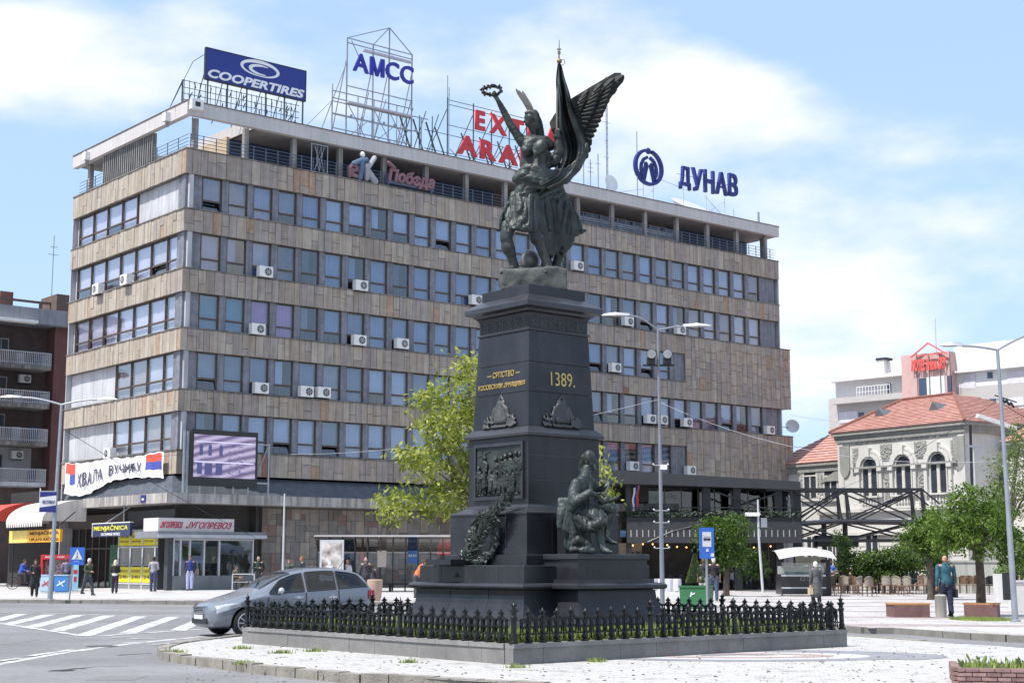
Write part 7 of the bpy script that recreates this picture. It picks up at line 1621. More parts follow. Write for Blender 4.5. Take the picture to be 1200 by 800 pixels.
w_ = 28/1783*75.5; h_ = 2.6; MB().box(0,w_,0,.12,.6,h_).build('frame', steel_w, t2); MB().box(.1,w_-.1,-.02,0,.75,h_-.12).build('poster', M('poster_mottled', (.25,.17,.15), .5, var=.6, scale=2.5, col2=(.45,.42,.40)), t2); MB().box(.35,.65,-.04,-.02,1.1,1.35).ball((.5,-.035,1.45),(.09,.01,.12)).build('poster_figure', sw, t2); MB().box(.1,.2,.02,.1,0,.6).box(w_-.2,w_-.1,.02,.1,0,.6).build('legs', steel, t2)
t3 = thing('mural_panel', 'dark blue panel with white curled ornament at the shelter end', 'panel', (pa.x, Yb+1.4, .25), 0)
MB().box(.0,1.9,0,.1,0,top-.1).build('panel', M('mural_navy', (.04,.06,.13), .5), t3); m = MB(); rr = random.Random(12)
for k in range(26):
    cx0, cz0 = rr.uniform(.25,1.65), rr.uniform(1.6,top-.3); r0 = rr.uniform(.08,.2); m.tube([(cx0+r0*math.cos(a)*(1-a/9), -.02, cz0+r0*math.sin(a)*(1-a/9)) for a in [q*.6 for q in range(9)]], .02, 4)
m.build('ornament', M('mural_white', (.35,.38,.42), .6), t3)
# red parasol edge beyond the shelter
t = thing('red_parasol', 'small red canopy seen past the shelter, left of the pedestal', 'parasol', A(520, 690, 84)-Vector((0,0,A(520,690,84).z-.25)), 0); z1_ = A(520,634,84).z-.25
MB().add([(-.35,-.5,z1_-.35),(1.3,-.5,z1_-.3),(1.3,1,z1_+.25),(-.2,1,z1_+.25),(-.35,-.5,z1_-.7),(1.3,-.5,z1_-.7)],[(0,1,2,3),(4,5,1,0)]).build('canopy', M('parasol_red', (.62,.06,.06), .7), t); MB().bar((.5,.2,0),(.5,.2,z1_),.05).build('pole', steel_w, t)
# ================================================================== trees and shrubs
bark = M('bark', (.085,.065,.05), .9, var=.3, scale=6, fine=.4, bump=.6); bark2 = M('bark_pale', (.16,.13,.10), .9, var=.3, scale=6, fine=.4, bump=.5)
def leafmat(nm, c, tr=.35):
    if nm in _M: return _M[nm]
    m = M(nm, c, .55, var=.22, scale=1.5, spec=.3); n = m.node_tree.nodes; l = m.node_tree.links; b = n['Principled BSDF']; o = n['Material Output']
    t = n.new('ShaderNodeBsdfTranslucent'); t.inputs[0].default_value = (c[0]*1.3, c[1]*1.5, c[2]*.8, 1); x = n.new('ShaderNodeMixShader'); x.inputs[0].default_value = tr
    l.new(b.outputs[0], x.inputs[1]); l.new(t.outputs[0], x.inputs[2]); l.new(x.outputs[0], o.inputs[0]); return m
bright = [leafmat('leaf_bright_a', (.27,.29,.06)), leafmat('leaf_bright_b', (.34,.35,.10)), leafmat('leaf_bright_c', (.16,.19,.035))]
mid = [leafmat('leaf_mid_a', (.09,.15,.025)), leafmat('leaf_mid_b', (.14,.21,.04)), leafmat('leaf_mid_c', (.045,.085,.015))]
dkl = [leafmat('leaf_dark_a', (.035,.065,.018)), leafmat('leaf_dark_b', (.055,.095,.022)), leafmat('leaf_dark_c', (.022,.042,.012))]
pale = [leafmat('leaf_pale_a', (.15,.19,.07)), leafmat('leaf_pale_b', (.19,.23,.09)), leafmat('leaf_pale_c', (.09,.12,.05))]
def foliage(name, blobs, nclump, per, size, spread, mats, parent, seed, droop=0.0, shell=.55, offset=None):
    g = np.random.default_rng(seed); w = np.array([b[1][0]*b[1][1]*b[1][2] for b in blobs])**.7; w /= w.sum(); cs = []
    for b, k in zip(blobs, (w*nclump).astype(int)+1):
        d = g.normal(size=(k, 3)); d /= np.linalg.norm(d, axis=1)[:, None]; r = shell+(1-shell)*g.random(k)**.6; r *= 1+.16*g.normal(size=k)
        cs.append(np.array(b[0])+d*r[:, None]*np.array(b[1]))
    cs = np.concatenate(cs); K = len(cs); mt = np.repeat(g.choice(3, K, p=[.5, .3, .2]), per)
    sc_ = np.repeat(spread*g.uniform(.6, 1.3, K), per)
    p = np.repeat(cs, per, 0)+g.normal(size=(K*per, 3))*sc_[:, None]*np.array([1, 1, .7]); p[:, 2] -= droop*np.abs(g.normal(size=len(p)))
    n = len(p); a = g.normal(size=(n, 3)); a[:, 2] -= droop*1.5; a /= np.linalg.norm(a, axis=1)[:, None]; b = np.cross(a, g.normal(size=(n, 3))); b /= np.linalg.norm(b, axis=1)[:, None]
    s = size*g.uniform(.6, 1.25, n)[:, None]; V = np.stack([p-a*s, p+b*s*.42, p+a*s, p-b*s*.42], 1).reshape(-1, 3)
    if offset is not None: V = V-np.array(offset)
    me = bpy.data.meshes.new(name); me.vertices.add(4*n); me.vertices.foreach_set('co', V.ravel()); me.loops.add(4*n); me.loops.foreach_set('vertex_index', np.arange(4*n)); me.polygons.add(n); me.polygons.foreach_set('loop_start', np.arange(0, 4*n, 4)); me.polygons.foreach_set('loop_total', np.full(n, 4)) if False else None
    for m_ in mats: me.materials.append(m_)
    flip = g.random(n) < .25; mt = np.where(flip, g.integers(0, 3, n), mt); me.polygons.foreach_set('material_index', mt.astype(np.int32)); me.update(calc_edges=True); me.validate()
    return inst(name, me, parent), cs
def tree(name, label, base, blobs, trunk_h, tr, nclump, per, size, spread, mats, seed, bk=bark, group=None, droop=0, limbs=10, shell=.55, lean=(0,0)):
    base = Vector(base); t = thing(name, label, 'tree', base, 0, group); rr = random.Random(seed)
    bl = [((Vector(c)-base), r) for c, r in blobs]
    o, cs = foliage('crown', [(tuple(c), r) for c, r in bl], nclump, per, size, spread, mats, t, seed, droop, shell)
    tp = Vector((lean[0], lean[1], trunk_h)); m = MB(); m.tube([(0,0,-.05), (0,0,.12), tp*.5+Vector((.03,0,0)), tp], [tr*1.35, tr*1.05, tr*.9, tr*.75], 12)
    c0 = sum((Vector(c) for c, r in bl), Vector())/len(bl)
    for k in range(limbs):
        e = Vector(cs[rr.randrange(len(cs))]); md = tp.lerp(e, .45)+Vector((rr.uniform(-.2,.2), rr.uniform(-.2,.2), rr.uniform(.0,.35)))*tr*4; m.tube([tp-Vector((0,0,.1)), md, e], [tr*.5, tr*.28, tr*.07], 6)
    m.build('trunk', bk, t, smooth=True); return t
def W3(x, y, Y): return tuple(A(x, y, Y))
Y0 = 56; q = Y0/1783
tb = G(585, 707, .13); tb = Vector((A(585,700,Y0).x, Y0, .13))
def bb(x, y, rx, ry, dy=0, rd=None, Y=None): Y = (Y or Y0)+dy; k = Y/1783; return (W3(x, y, Y), (rx*k, (rd or rx)*k, ry*k))
tree('plane_tree', 'bright spring green spreading tree growing right behind the pedestal', tb, [bb(540,470,26,36), bb(520,500,34,28,-.5), bb(505,540,38,26,0), bb(470,592,36,17,-.4), bb(520,585,38,22,.4), bb(560,560,40,36,1), bb(500,466,20,20,0), bb(548,432,20,18,.3), bb(545,520,34,34,1.2), bb(600,470,60,50,1.5,50), bb(650,540,50,40,1), bb(700,565,24,24,0), bb(620,600,60,20,1)], 3.0, .2, 430, 26, .125, .24, bright, 41, bark2, limbs=26, shell=.35)
Yb = G(1150,722,.13).y; q = Yb/1783; b = G(1150,722,.13)
def b3(x, y, rx, ry, dy=0, Y=Yb): k = Y/1783; return (W3(x, y, Y+dy), (rx*k, rx*k, ry*k))
tree('round_tree', 'clipped round topped tree with drooping leaves beside the stone benches', b, [b3(1143,603,46,34), b3(1115,620,30,24,-.3), b3(1172,622,32,30,.2), b3(1143,585,30,20), b3(1188,640,20,22,.3), b3(1110,632,20,12,.4), b3(1150,628,42,20,-.4)], 2.0, .145, 270, 36, .068, .12, mid, 5, droop=.08, limbs=18, shell=.5)
Y2 = 66; b = Vector((A(1090,690,Y2).x, Y2, .13))
tree('round_tree', 'second round tree further back, left of the clipped tree', b, [b3(1084,622,24,19,0,Y2), b3(1075,632,15,11,0,Y2), b3(1100,612,20,20,0,Y2), b3(1090,640,24,12,0,Y2)], 2.3, .13, 170, 36, .085, .17, mid, 6, droop=.08)
Y3 = 72; b = Vector((A(851,690,Y3).x, Y3, .13))
tree('round_tree', 'dark green globe tree in front of the black cafe pavilion', b, [b3(846,630,26,26,0,Y3), b3(838,618,17,15,0,Y3), b3(860,615,17,16,0,Y3), b3(855,645,20,14,0,Y3), b3(832,636,13,14,0,Y3)], 2.1, .15, 200, 36, .09, .18, [mid[2], mid[0], dkl[1]], 7, droop=.1)
Y4 = 74; b = Vector((A(1187,690,Y4).x, Y4, .13))
tree('birch_tree', 'airy pale leaved tree at the right edge in front of the town hall wing', b, [b3(1182,545,22,28,0,Y4), b3(1195,520,20,24,0,Y4), b3(1172,580,16,20,.3,Y4), b3(1198,585,18,30,0,Y4), b3(1210,550,24,50,0,Y4), b3(1165,545,8,8,0,Y4)], 3.4, .13, 190, 30, .075, .25, pale, 8, bark2, shell=.3, droop=.1)
# background hedge, shrubs
def shrub(name, label, blobs, ncl, per, size, spread, mats, seed, base, stems=True, group=None):
    t = thing(name, label, 'shrub', base, 0, group); o, cs = foliage('foliage', [(tuple(Vector(c)-Vector(base)), r) for c, r in blobs], ncl, per, size, spread, mats, t, seed, 0, .4)
    if stems:
        m = MB(); rr = random.Random(seed)
        for k in range(9): e = Vector(cs[rr.randrange(len(cs))]); m.tube([(e.x*.5, e.y*.5, -.1), e*.6+Vector((0,0,.1)), e], [.05,.035,.012], 5)
        m.build('stems', bark, t)
    return t
Y5 = 80
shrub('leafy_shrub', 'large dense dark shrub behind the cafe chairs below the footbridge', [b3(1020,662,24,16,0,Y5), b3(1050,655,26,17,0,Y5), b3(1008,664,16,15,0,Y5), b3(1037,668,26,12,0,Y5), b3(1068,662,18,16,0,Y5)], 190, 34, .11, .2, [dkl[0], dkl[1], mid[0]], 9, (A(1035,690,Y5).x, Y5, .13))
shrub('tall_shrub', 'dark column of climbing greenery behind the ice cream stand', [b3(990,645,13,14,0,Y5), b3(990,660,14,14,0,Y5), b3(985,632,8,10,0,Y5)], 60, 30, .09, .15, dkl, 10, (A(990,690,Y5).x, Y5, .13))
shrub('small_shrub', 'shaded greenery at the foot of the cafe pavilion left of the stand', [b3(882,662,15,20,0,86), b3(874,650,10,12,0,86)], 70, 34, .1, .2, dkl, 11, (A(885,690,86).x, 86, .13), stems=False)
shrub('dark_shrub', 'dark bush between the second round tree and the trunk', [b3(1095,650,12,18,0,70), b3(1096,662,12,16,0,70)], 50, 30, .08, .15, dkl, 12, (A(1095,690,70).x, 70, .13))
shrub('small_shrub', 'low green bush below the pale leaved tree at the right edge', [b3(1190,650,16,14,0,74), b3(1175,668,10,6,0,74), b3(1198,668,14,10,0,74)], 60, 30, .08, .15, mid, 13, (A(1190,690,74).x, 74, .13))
# low garden wall behind the cafe on the right
t = thing('garden_wall', 'pale green low wall behind the cafe terrace at the right', 'wall', Vector((A(1100,690,82).x, 82, 0)), R(-12)); MB().box(0,9,0,.3,0,1.75).box(-.05,9.05,-.05,.35,1.75,1.85).build('wall_body', M('wall_sage', (.40,.40,.36), .8, var=.06, streak=.2), t)
# distant trees behind the buildings to close the horizon
for k, (x, Y) in enumerate(((-50, 150), (60, 150), (75, 130))):
    tree('distant_tree', ['broad tree far behind the apartment block','broad tree far behind the hotel','broad tree far right of the hotel'][k], (x, Y, 0), [((x, Y, 6), (4, 4, 3.5)), ((x+2.5, Y, 5), (3, 3, 3)), ((x-2, Y+1, 5.5), (3, 3, 3))], 3.5, .3, 120, 26, .3, .6, dkl, 50+k)
# ================================================================== people
skin = M('skin', (.42,.24,.17), .6, var=.06); skin2 = M('skin_tan', (.33,.19,.13), .6, var=.06)
eye_m = M('eye_dark', (.03,.02,.02), .4); lip_m = M('lips', (.35,.12,.10), .5)
def cm(c): return M('cloth_%02d_%02d_%02d' % tuple(int(x*99) for x in c), c, .85, var=.12, scale=9)
def person(label, pos, h=1.75, face=0, top=(.1,.1,.1), bot=(.05,.05,.07), hair=(.05,.03,.02), shoes=(.03,.03,.03), stride=0.0, arms=('down','down'), fem=False, coat=False, long_hair=False, bald=False, sit=False, vox=.022, lean=0.0, bag=None, skm=None, white_belt=None, sleeves=True, wide=1.0):
    "face: angle the person faces, 0 = towards the viewpoint, 90 = to the photo's right"
    t = thing('person', label, 'person', pos, R(face)); s = h/1.75; sk = skm or skin; f = 1
    def V(x, y, z): return Vector((x*s, y*s, z*s))
    hipz = .93 if not sit else .50; dz = hipz-.93
    hips = [V(-.095, 0, hipz), V(.095, 0, hipz)]
    legs = []
    for i, sd in enumerate((-1, 1)):
        k = stride*sd
        if sit: kn = V(sd*.13, -.42, hipz+.02); an = V(sd*.13, -.44, .09)
        else: kn = V(sd*.10, -.10*k-.03*abs(k) if k > 0 else -.03-.06*k, .50); an = V(sd*.10, -.28*k, .09 if k >= 0 else .09+.07*abs(k)); kn = V(sd*.10, -.17*k-.04*abs(k), .50)
        legs.append((hips[i], kn, an))
    def up(x, y, z): z2 = z+dz; return V(x, y-lean*(z-.93), z2)
    sw = (.175 if fem else .20)*wide
    A_ = []
    for i, sd in enumerate((-1, 1)):
        sh = up(sd*sw, 0, 1.42); a = arms[i]
        if a == 'down': el = up(sd*(sw+.05), .03+.1*stride*sd, 1.14); ha = up(sd*(sw+.05), -.04+.16*stride*sd, .88)
        elif a == 'fold': el = up(sd*(sw+.05), -.02, 1.14); ha = up(-sd*.02, -.24, 1.16)
        elif a == 'hold': el = up(sd*(sw+.05), -.02, 1.14); ha = up(sd*.12, -.28, 1.12)
        elif a == 'back': el = up(sd*(sw+.08), .12, 1.16); ha = up(sd*.06, .18, .98)
        elif a == 'hip': el = up(sd*(sw+.16), .08, 1.16); ha = up(sd*(sw-.02), -.05, 1.0)
        elif a == 'pocket': el = up(sd*(sw+.09), .05, 1.15); ha = up(sd*(sw-.01), -.04, .93)
        elif a == 'face': el = up(sd*(sw+.04), -.12, 1.18); ha = up(sd*.08, -.20, 1.45)
        elif a == 'fore': el = up(sd*(sw+.03), -.18, 1.2); ha = up(sd*(sw-.04), -.42, 1.12)
        A_.append((sh, el, ha))
    head = up(0, -.015, 1.635)
    b = MB()
    b.ball(head, (.072*s,.09*s,.108*s), n=12, k=10); b.ball(head+V(0,-.03,-.05), (.05*s,.055*s,.055*s), n=10, k=8); b.capsule(up(0,.01,1.46), up(0,0,1.57), .055*s, .05*s)
    b.capsule(head+V(0,-.085,.01), head+V(0,-.105,-.018), .010*s, .015*s, 6)
    for sd in (-1, 1): b.ball(head+V(sd*.073,.01,-.005), (.012*s,.02*s,.032*s), n=6, k=5)
    b.capsule(up(-sw*.8,0,1.42), up(sw*.8,0,1.42), .075*s); b.capsule(up(0,0,1.36), up(0,0,1.12), .135*s, .115*s, 12); b.capsule(up(0,0,1.12), up(0,0,.95), .12*s, .14*s, 12)
    for hp, kn, an in legs: b.capsule(hp, kn, .085*s, .055*s); b.capsule(kn, an, .055*s, .038*s); b.capsule(an+V(0,.03,-.04), an+V(0,-.13,-.055), .035*s, .03*s)
    ex = MB()
    for i, (sh, el, ha) in enumerate(A_):
        sd = (-1, 1)[i]; d = (ha-el).normalized(); b.capsule(sh, el, .05*s, .04*s); b.capsule(el, ha, .038*s, .027*s); pe = ha+d*.075*s; b.capsule(ha, pe, .03*s, .034*s)
        sdv = d.cross(Vector((0,1,0))); sdv = sdv.normalized() if sdv.length > .1 else Vector((1,0,0)); cur = Vector((0,-1,0))*.3
        for q in range(4): r0 = pe+sdv*(q-1.5)*.019*s; m1 = r0+(d+cur*.3).normalized()*(.04-.004*abs(q-1.3))*s; ex.capsule(r0, m1, .0095*s, .009*s, 5); ex.capsule(m1, m1+(d+cur*1.5).normalized()*(.035-.004*abs(q-1.3))*s, .009*s, .007*s, 5)
        ex.capsule(ha+d*.02*s-sdv*.025*s*sd, ha+d*.06*s-sdv*.055*s*sd+cur*.03*s, .011*s, .009*s, 5)
    fused(b, vox, 'body', sk, t, extra=ex, smooth=2)
    e = MB(); 
    for sd in (-1, 1): e.ball(head+V(sd*.028,-.083,.012), (.011*s,.008*s,.007*s), n=6, k=4)
    e.build('eye', eye_m, t); MB().ball(head+V(0,-.086,-.055), (.024*s,.008*s,.007*s), n=8, k=4).build('mouth', lip_m, t)
    # clothes, each a close fitting shell over the body
    c = MB(); c.capsule(up(-sw*.8,0,1.405), up(sw*.8,0,1.405), .078*s, None, 12); c.capsule(up(0,0,1.38), up(0,-.01,1.14), .15*s*wide, .135*s*wide, 14); lowz = .90 if not coat else .62; c.capsule(up(0,-.01,1.14), up(0,0,1.0), .138*s*wide, .15*s*wide, 14)
    if not coat: c.capsule(up(-.06,0,.95), up(.06,0,.95), .115*s*wide, None, 12)
    if coat and not sit: c.capsule(up(-.05,0,.95), up(-.09,0,.55), .14*s, .16*s, 12); c.capsule(up(.05,0,.95), up(.09,0,.55), .14*s, .16*s, 12); c.capsule(up(0,.03,.95), up(0,.04,.55), .14*s, .17*s, 12)
    for sh, el, ha in A_:
        c.capsule(sh, el, .068*s, .058*s)
        if sleeves: c.capsule(el, ha-(ha-el).normalized()*.02*s, .055*s, .045*s)
        else: pass
    fused(c, vox, 'coat' if coat else 'jacket', cm(top), t, amp=.012, fs=9, smooth=2)
    if white_belt: MB().lathe([(.165*s,up(0,0,.93).z),(.17*s,up(0,0,.98).z),(.16*s,up(0,0,1.05).z)], 16).build('shirt_hem', cm(white_belt), t, smooth=True)
    c = MB(); c.capsule(V(-.05,0,hipz+.02), V(.05,0,hipz+.02), .135*s, None, 12)
    for hp, kn, an in legs: c.capsule(hp, kn, .118*s, .088*s); c.capsule(kn, an+V(0,0,.01), .086*s, .074*s)
    fused(c, vox, 'trousers', cm(bot), t, amp=.012, fs=10, smooth=2)
    for hp, kn, an in legs: MB().capsule(an+V(0,.03,-.045), an+V(0,-.15,-.055), .045*s, .038*s).box(an.x-.04*s, an.x+.04*s, an.y-.18*s, an.y+.07*s, an.z-.092*s, an.z-.065*s).build('shoe', cm(shoes), t, smooth=True)
    if not bald:
        hh = MB(); hh.ball(head+V(0,.018,.025), (.086*s,.098*s,.105*s), n=12, k=10); hh.ball(head+V(0,.05,-.02), (.075*s,.06*s,.09*s), n=10, k=8)
        if long_hair: hh.capsule(head+V(0,.05,-.03), head+V(0,.07,-.20), .08*s, .06*s, 10); hh.capsule(head+V(-.06,.02,.0), head+V(-.07,.03,-.15), .035*s, .03*s); hh.capsule(head+V(.06,.02,0), head+V(.07,.03,-.15), .035*s, .03*s)
        fused(hh, .02, 'hair', cm(hair), t, amp=.012, fs=22, smooth=1)
    else: MB().lathe([(.083*s,0),(.086*s,.03*s),(.07*s,.045*s)], 14, 0, head+V(0,.02,-.05)).build('hair', cm(hair), t, smooth=True)
    if bag: 
        p = A_[bag[0]][2]; MB().box(p.x-.06,p.x+.06,p.y-.14,p.y+.14,p.z-.34,p.z-.1).tube([(p.x,p.y-.1,p.z-.1),(p.x,p.y,p.z+.02),(p.x,p.y+.1,p.z-.1)],.012,5).build('bag', cm(bag[1]), t)
    return t
def pp(x, y, z=.30): return G(x, y, z)
person('woman in a long black coat walking at the far left kerb', pp(40,699,.2), 1.66, 20, (.015,.015,.018), (.015,.015,.02), (.04,.025,.02), fem=True, coat=True, long_hair=True, stride=.35, arms=('hold','down'))
person('white haired man in a green jacket striding past the kiosk doors', pp(102,697,.2), 1.72, 60, (.045,.06,.035), (.05,.055,.065), (.6,.58,.55), stride=.9, arms=('hold','down'), lean=.1)
person('blonde woman in a black top with a white shirt hem on the pavement', pp(134,695,.2), 1.66, 190, (.02,.018,.022), (.035,.02,.045), (.62,.52,.36), fem=True, long_hair=True, stride=.3, white_belt=(.6,.6,.6), arms=('hold','fold'))
person('man in a grey jacket with a black shoulder bag at the yellow exchange counter', pp(179,692.5,.30), 1.72, 170, (.27,.26,.30), (.05,.055,.12), (.03,.02,.02), arms=('fold','fold'), bag=(0,(.02,.02,.03)), lean=.05)
person('standing man in an open navy jacket, bright blue shirt and pale blue trousers', pp(222,691.5,.30), 1.78, 5, (.02,.035,.19), (.36,.40,.60), (.03,.02,.02), arms=('pocket','pocket'), skm=skin2)
t0 = bpy.context.scene.objects
navyj = MB()
mp_ = pp(222,691.5,.30)
for sd in (-1, 1): navyj.capsule((sd*.13,.0,1.45),(sd*.165,-.02,.95),.075,.085,10); navyj.capsule((sd*.22,0,1.43),(sd*.285,.05,1.15),.078,.07,10); navyj.capsule((sd*.285,.05,1.15),(sd*.2,-.03,.98),.066,.06,10)
navyj.capsule((0,.07,1.4),(0,.07,1.0),.14,.15,12); jk = fused(navyj, .022, 'open_jacket', cm((.02,.025,.05)), [o for o in SC.objects if o.get('label','').startswith('standing man in an open navy')][0], amp=.01, fs=9)
person('man in a dark green coat at the end of the ticket office', pp(302,691,.30), 1.74, 10, (.02,.035,.03), (.05,.05,.06), (.3,.28,.26), arms=('fold','pocket'), wide=1.1)
person('seated figure in brown by the ticket office window', pp(276,691,.30), 1.7, 60, (.10,.085,.06), (.06,.05,.04), (.05,.04,.03), sit=True, arms=('hold','hold'))
t = thing('handrail', 'pale metal handrail by the ticket office window', 'handrail', pp(272,692,.30), R(5)); MB().bar((0,0,0),(0,0,.85),.05).bar((0,0,.85),(1.1,0,.85),.05).bar((1.1,0,0),(1.1,0,.85),.05).bar((0,0,.45),(1.1,0,.45),.03).build('rail', steel_w, t); MB().box(.1,1.0,.1,.5,.4,.46).box(.15,.2,.2,.4,0,.4).box(.9,.95,.2,.4,0,.4).build('seat', steel_d, t)
person('man in a dark suit jacket turning his reddish head, seen above the car roof', pp(353,694,.25), 1.78, 300, (.02,.025,.04), (.04,.04,.05), (.3,.12,.05), arms=('down','down'))
person('woman with a colourful scarf seen above the car roof', pp(338,694,.25), 1.62, 0, (.04,.06,.05), (.03,.03,.04), (.2,.06,.05), fem=True, arms=('down','fold'))
person('brown haired woman near the advert case, seen above the car roof', pp(400,694,.25), 1.62, 30, (.05,.04,.045), (.03,.03,.04), (.14,.06,.03), fem=True, long_hair=True)
person('woman in a white top near the shelter, seen above the car roof', pp(407,694,.25), 1.60, 330, (.55,.54,.55), (.06,.06,.08), (.25,.12,.05), fem=True, long_hair=True)
person('bald man in a dark grey sweater walking away beside the shelter', pp(428,701,.2), 1.76, 190, (.05,.048,.055), (.03,.035,.05), (.25,.2,.17), bald=True, arms=('hold','down'), stride=.2)
person('small figure in a dark jacket carrying a large beige bag by the shelter', pp(437,699,.2), 1.45, 150, (.035,.03,.04), (.04,.04,.05), (.05,.03,.02), arms=('hold','down'))
t = thing('waste_bin', 'tapered terracotta beige bin beside the bus shelter', 'waste bin', pp(439,704,.17), 0); MB().lathe([(.2,0),(.27,.15),(.31,.6),(.32,.85),(.26,.87)],16).build('bin_body', M('terracotta', (.48,.33,.26), .8, var=.1), t, smooth=True)
person('person in an orange shirt bending forward at the pedestal corner', pp(487,700,.2), 1.66, 100, (.60,.16,.05), (.05,.05,.07), (.10,.05,.02), arms=('fore','hip'), lean=.55, sleeves=False)
person('man in a teal sweater and dark trousers, back turned, by the stone benches', G(1110,722.5,.13), 1.80, 188, (.025,.10,.135), (.018,.025,.045), (.30,.17,.12), bald=True, arms=('down','down'), stride=.25, vox=.018, skm=skin, wide=1.12, bag=(0,(.02,.02,.025)))
person('elderly woman in black with light hair and a scarf near the man in teal', G(1092,701,.13), 1.62, 30, (.02,.02,.022), (.015,.015,.018), (.60,.42,.28), fem=True, coat=True, arms=('fold','hold'))
person('white haired woman in a dark patterned coat walking away behind the railing', G(957,712,.13), 1.62, 185, (.085,.085,.09), (.03,.03,.035), (.66,.65,.63), fem=True, coat=True, arms=('down','down'), stride=.3, bag=(1,(.48,.36,.24)), vox=.02)
person('man with a dark t-shirt and pale shorts behind the bus stop sign', G(825,703,.13), 1.78, 180, (.025,.025,.035), (.42,.40,.38), (.12,.07,.04), sleeves=False, stride=.2)
person('man with a white cap and dark t-shirt walking beside the bus stop sign', G(837,704,.13), 1.80, 175, (.02,.02,.03), (.05,.07,.12), (.62,.60,.58), sleeves=False, stride=.4)
person('person in a pale blue shirt and blue shorts among the cafe tables', G(877,690,.13), 1.72, 180, (.40,.48,.70), (.05,.07,.25), (.03,.02,.02))
for k, (x, y, tp_, lab) in enumerate(((860,691,(.5,.52,.58),'seated guest in a white shirt at the shaded cafe tables'),(912,690,(.25,.15,.2),'seated guest in a patterned shirt nearest the ice cream stand'),(921,690,(.3,.33,.4),'seated guest in grey blue beside the ice cream stand'),(975,693,(.06,.14,.5),'person in a bright blue jacket bending behind the flowers'),(1023,690,(.6,.6,.6),'small figure in white before the dark shrub'),(1040,692,(.10,.05,.03),'brown haired guest seated in the middle of the wicker chairs'),(1062,692,(.08,.12,.35),'seated guest in blue among the wicker chairs'),(1072,691,(.05,.04,.08),'seated guest in dark violet left of the round tree'),(993,692,(.12,.02,.02),'waiter in dark red by the bridge pier'))):
    person(lab, G(x, y, .13), 1.68, 20+k*47, tp_, (.05,.05,.07), (.06,.03,.02), sit=(k not in (3, 4, 8)), arms=('hold','hold'), vox=.03, fem=k % 2 == 0)
# cyclist under the awning
cy = pp(27,690,.30)
t = thing('bicycle', 'dark bicycle ridden under the orange exchange board', 'bicycle', cy, R(15)); 
m = MB()
for x in (-.55, .5):
    w_ = MB().tube([(x+.33*math.cos(a),0,.34+.33*math.sin(a)) for a in [2*math.pi*k/20 for k in range(21)]], .018, 6, cap=False)
    for k in range(8): a = math.pi*k/4; w_.bar((x,0,.34),(x+.32*math.cos(a),0,.34+.32*math.sin(a)),.006)
    w_.build('wheel', tyre, t)
m.bar((.5,0,.34),(.38,0,.95),.03).bar((.4,0,.85),(-.1,0,.3),.035).bar((.4,0,.88),(-.2,0,.8),.03).bar((-.2,0,.85),(-.1,0,.3),.03).bar((-.1,0,.3),(-.55,0,.34),.025).bar((-.2,0,.8),(-.55,0,.34),.02); m.build('frame', M('bike_frame', (.12,.03,.04), .4, .2), t)
MB().tube([(.38,-.25,.98),(.4,0,1.0),(.38,.25,.98)],.015,6).build('handlebar', black_m, t); MB().ball((-.22,0,.9),(.13,.07,.035)).build('saddle', black_m, t)
person('cyclist in a bright blue jacket under the orange exchange board', cy+Vector((-.2,0,.32)), 1.7, 75, (.03,.09,.42), (.03,.03,.04), (.05,.03,.02), sit=True, arms=('fore','fore'), lean=.35, vox=.025)
# kiosk items on the left pavement
kp = pp(46,691,.30)
t = thing('drinks_cooler', 'red framed drinks cooler under the orange exchange board', 'cooler', kp, R(4)); redp = M('cooler_red', (.48,.02,.03), .4, var=.06)
MB().box(0,.12,0,.9,0,1.85).box(1.35,1.5,0,.9,0,1.85).box(.12,1.35,0,.9,1.6,1.85).box(.12,1.35,.85,.9,0,1.6).box(.12,1.35,0,.85,0,.15).build('case', redp, t); MB().box(.13,1.34,.5,.55,.2,1.58).build('shelf_contents', M('bottles_mix', (.05,.03,.03), .4, var=.9, scale=12, col2=(.3,.25,.25)), t); lettering('lettering', 'ВОДА  СОК', letw, t, .25, 1.25, 1.66, .11, -.01, .01, .01)
icb = M('freezer_blue', (.05,.20,.50), .4, var=.06); icw = M('freezer_ice', (.42,.55,.68), .4, var=.15, scale=6)
for k, (x, y, lab, mt) in enumerate(((45.5,693.5,'pale icy ice cream chest freezer with a red splash at the left',icw),(63,693.5,'blue ice cream chest freezer next to the pale one',icb))):
    p = pp(x,y,.25); t = thing('chest_freezer', lab, 'freezer', p, R(4)); MB().box(0,.68,0,.6,.06,.82).box(.05,.63,.05,.55,0,.06).build('chest', mt, t); MB().box(-.01,.69,-.02,.62,.82,.88).build('lid', M('freezer_lid', (.4,.5,.6), .15), t)
    m = MB(); m.obox((.34,-.012,.45),(.2,0,.12),(0,.004,0),(0,0,.04)).obox((.34,-.014,.42),(.12,0,-.14),(0,.004,0),(0,0,.03)); m.build('printed_splash', redp if k == 0 else letw, t)
p = pp(84,692.5,.26); t = thing('info_board', 'narrow light blue advertising board standing by the green door', 'sign', p, R(4)); MB().box(0,.3,0,.08,.05,1.55).build('board', M('board_sky', (.25,.48,.62), .5, var=.15, scale=5), t); MB().box(.05,.25,-.01,0,.9,1.1).box(.08,.22,-.01,0,.5,.75).build('printed_patch', redp, t)
person('clerk in a white shirt seated behind the chest freezers', pp(68,690.5,.30), 1.7, 10, (.55,.54,.53), (.05,.05,.06), (.5,.48,.45), sit=True, arms=('hold','hold'), vox=.03)
person('person in a grey violet shirt standing by the blue freezer', pp(77,691.5,.30), 1.68, 200, (.16,.15,.22), (.04,.04,.05), (.1,.06,.05), vox=.03)
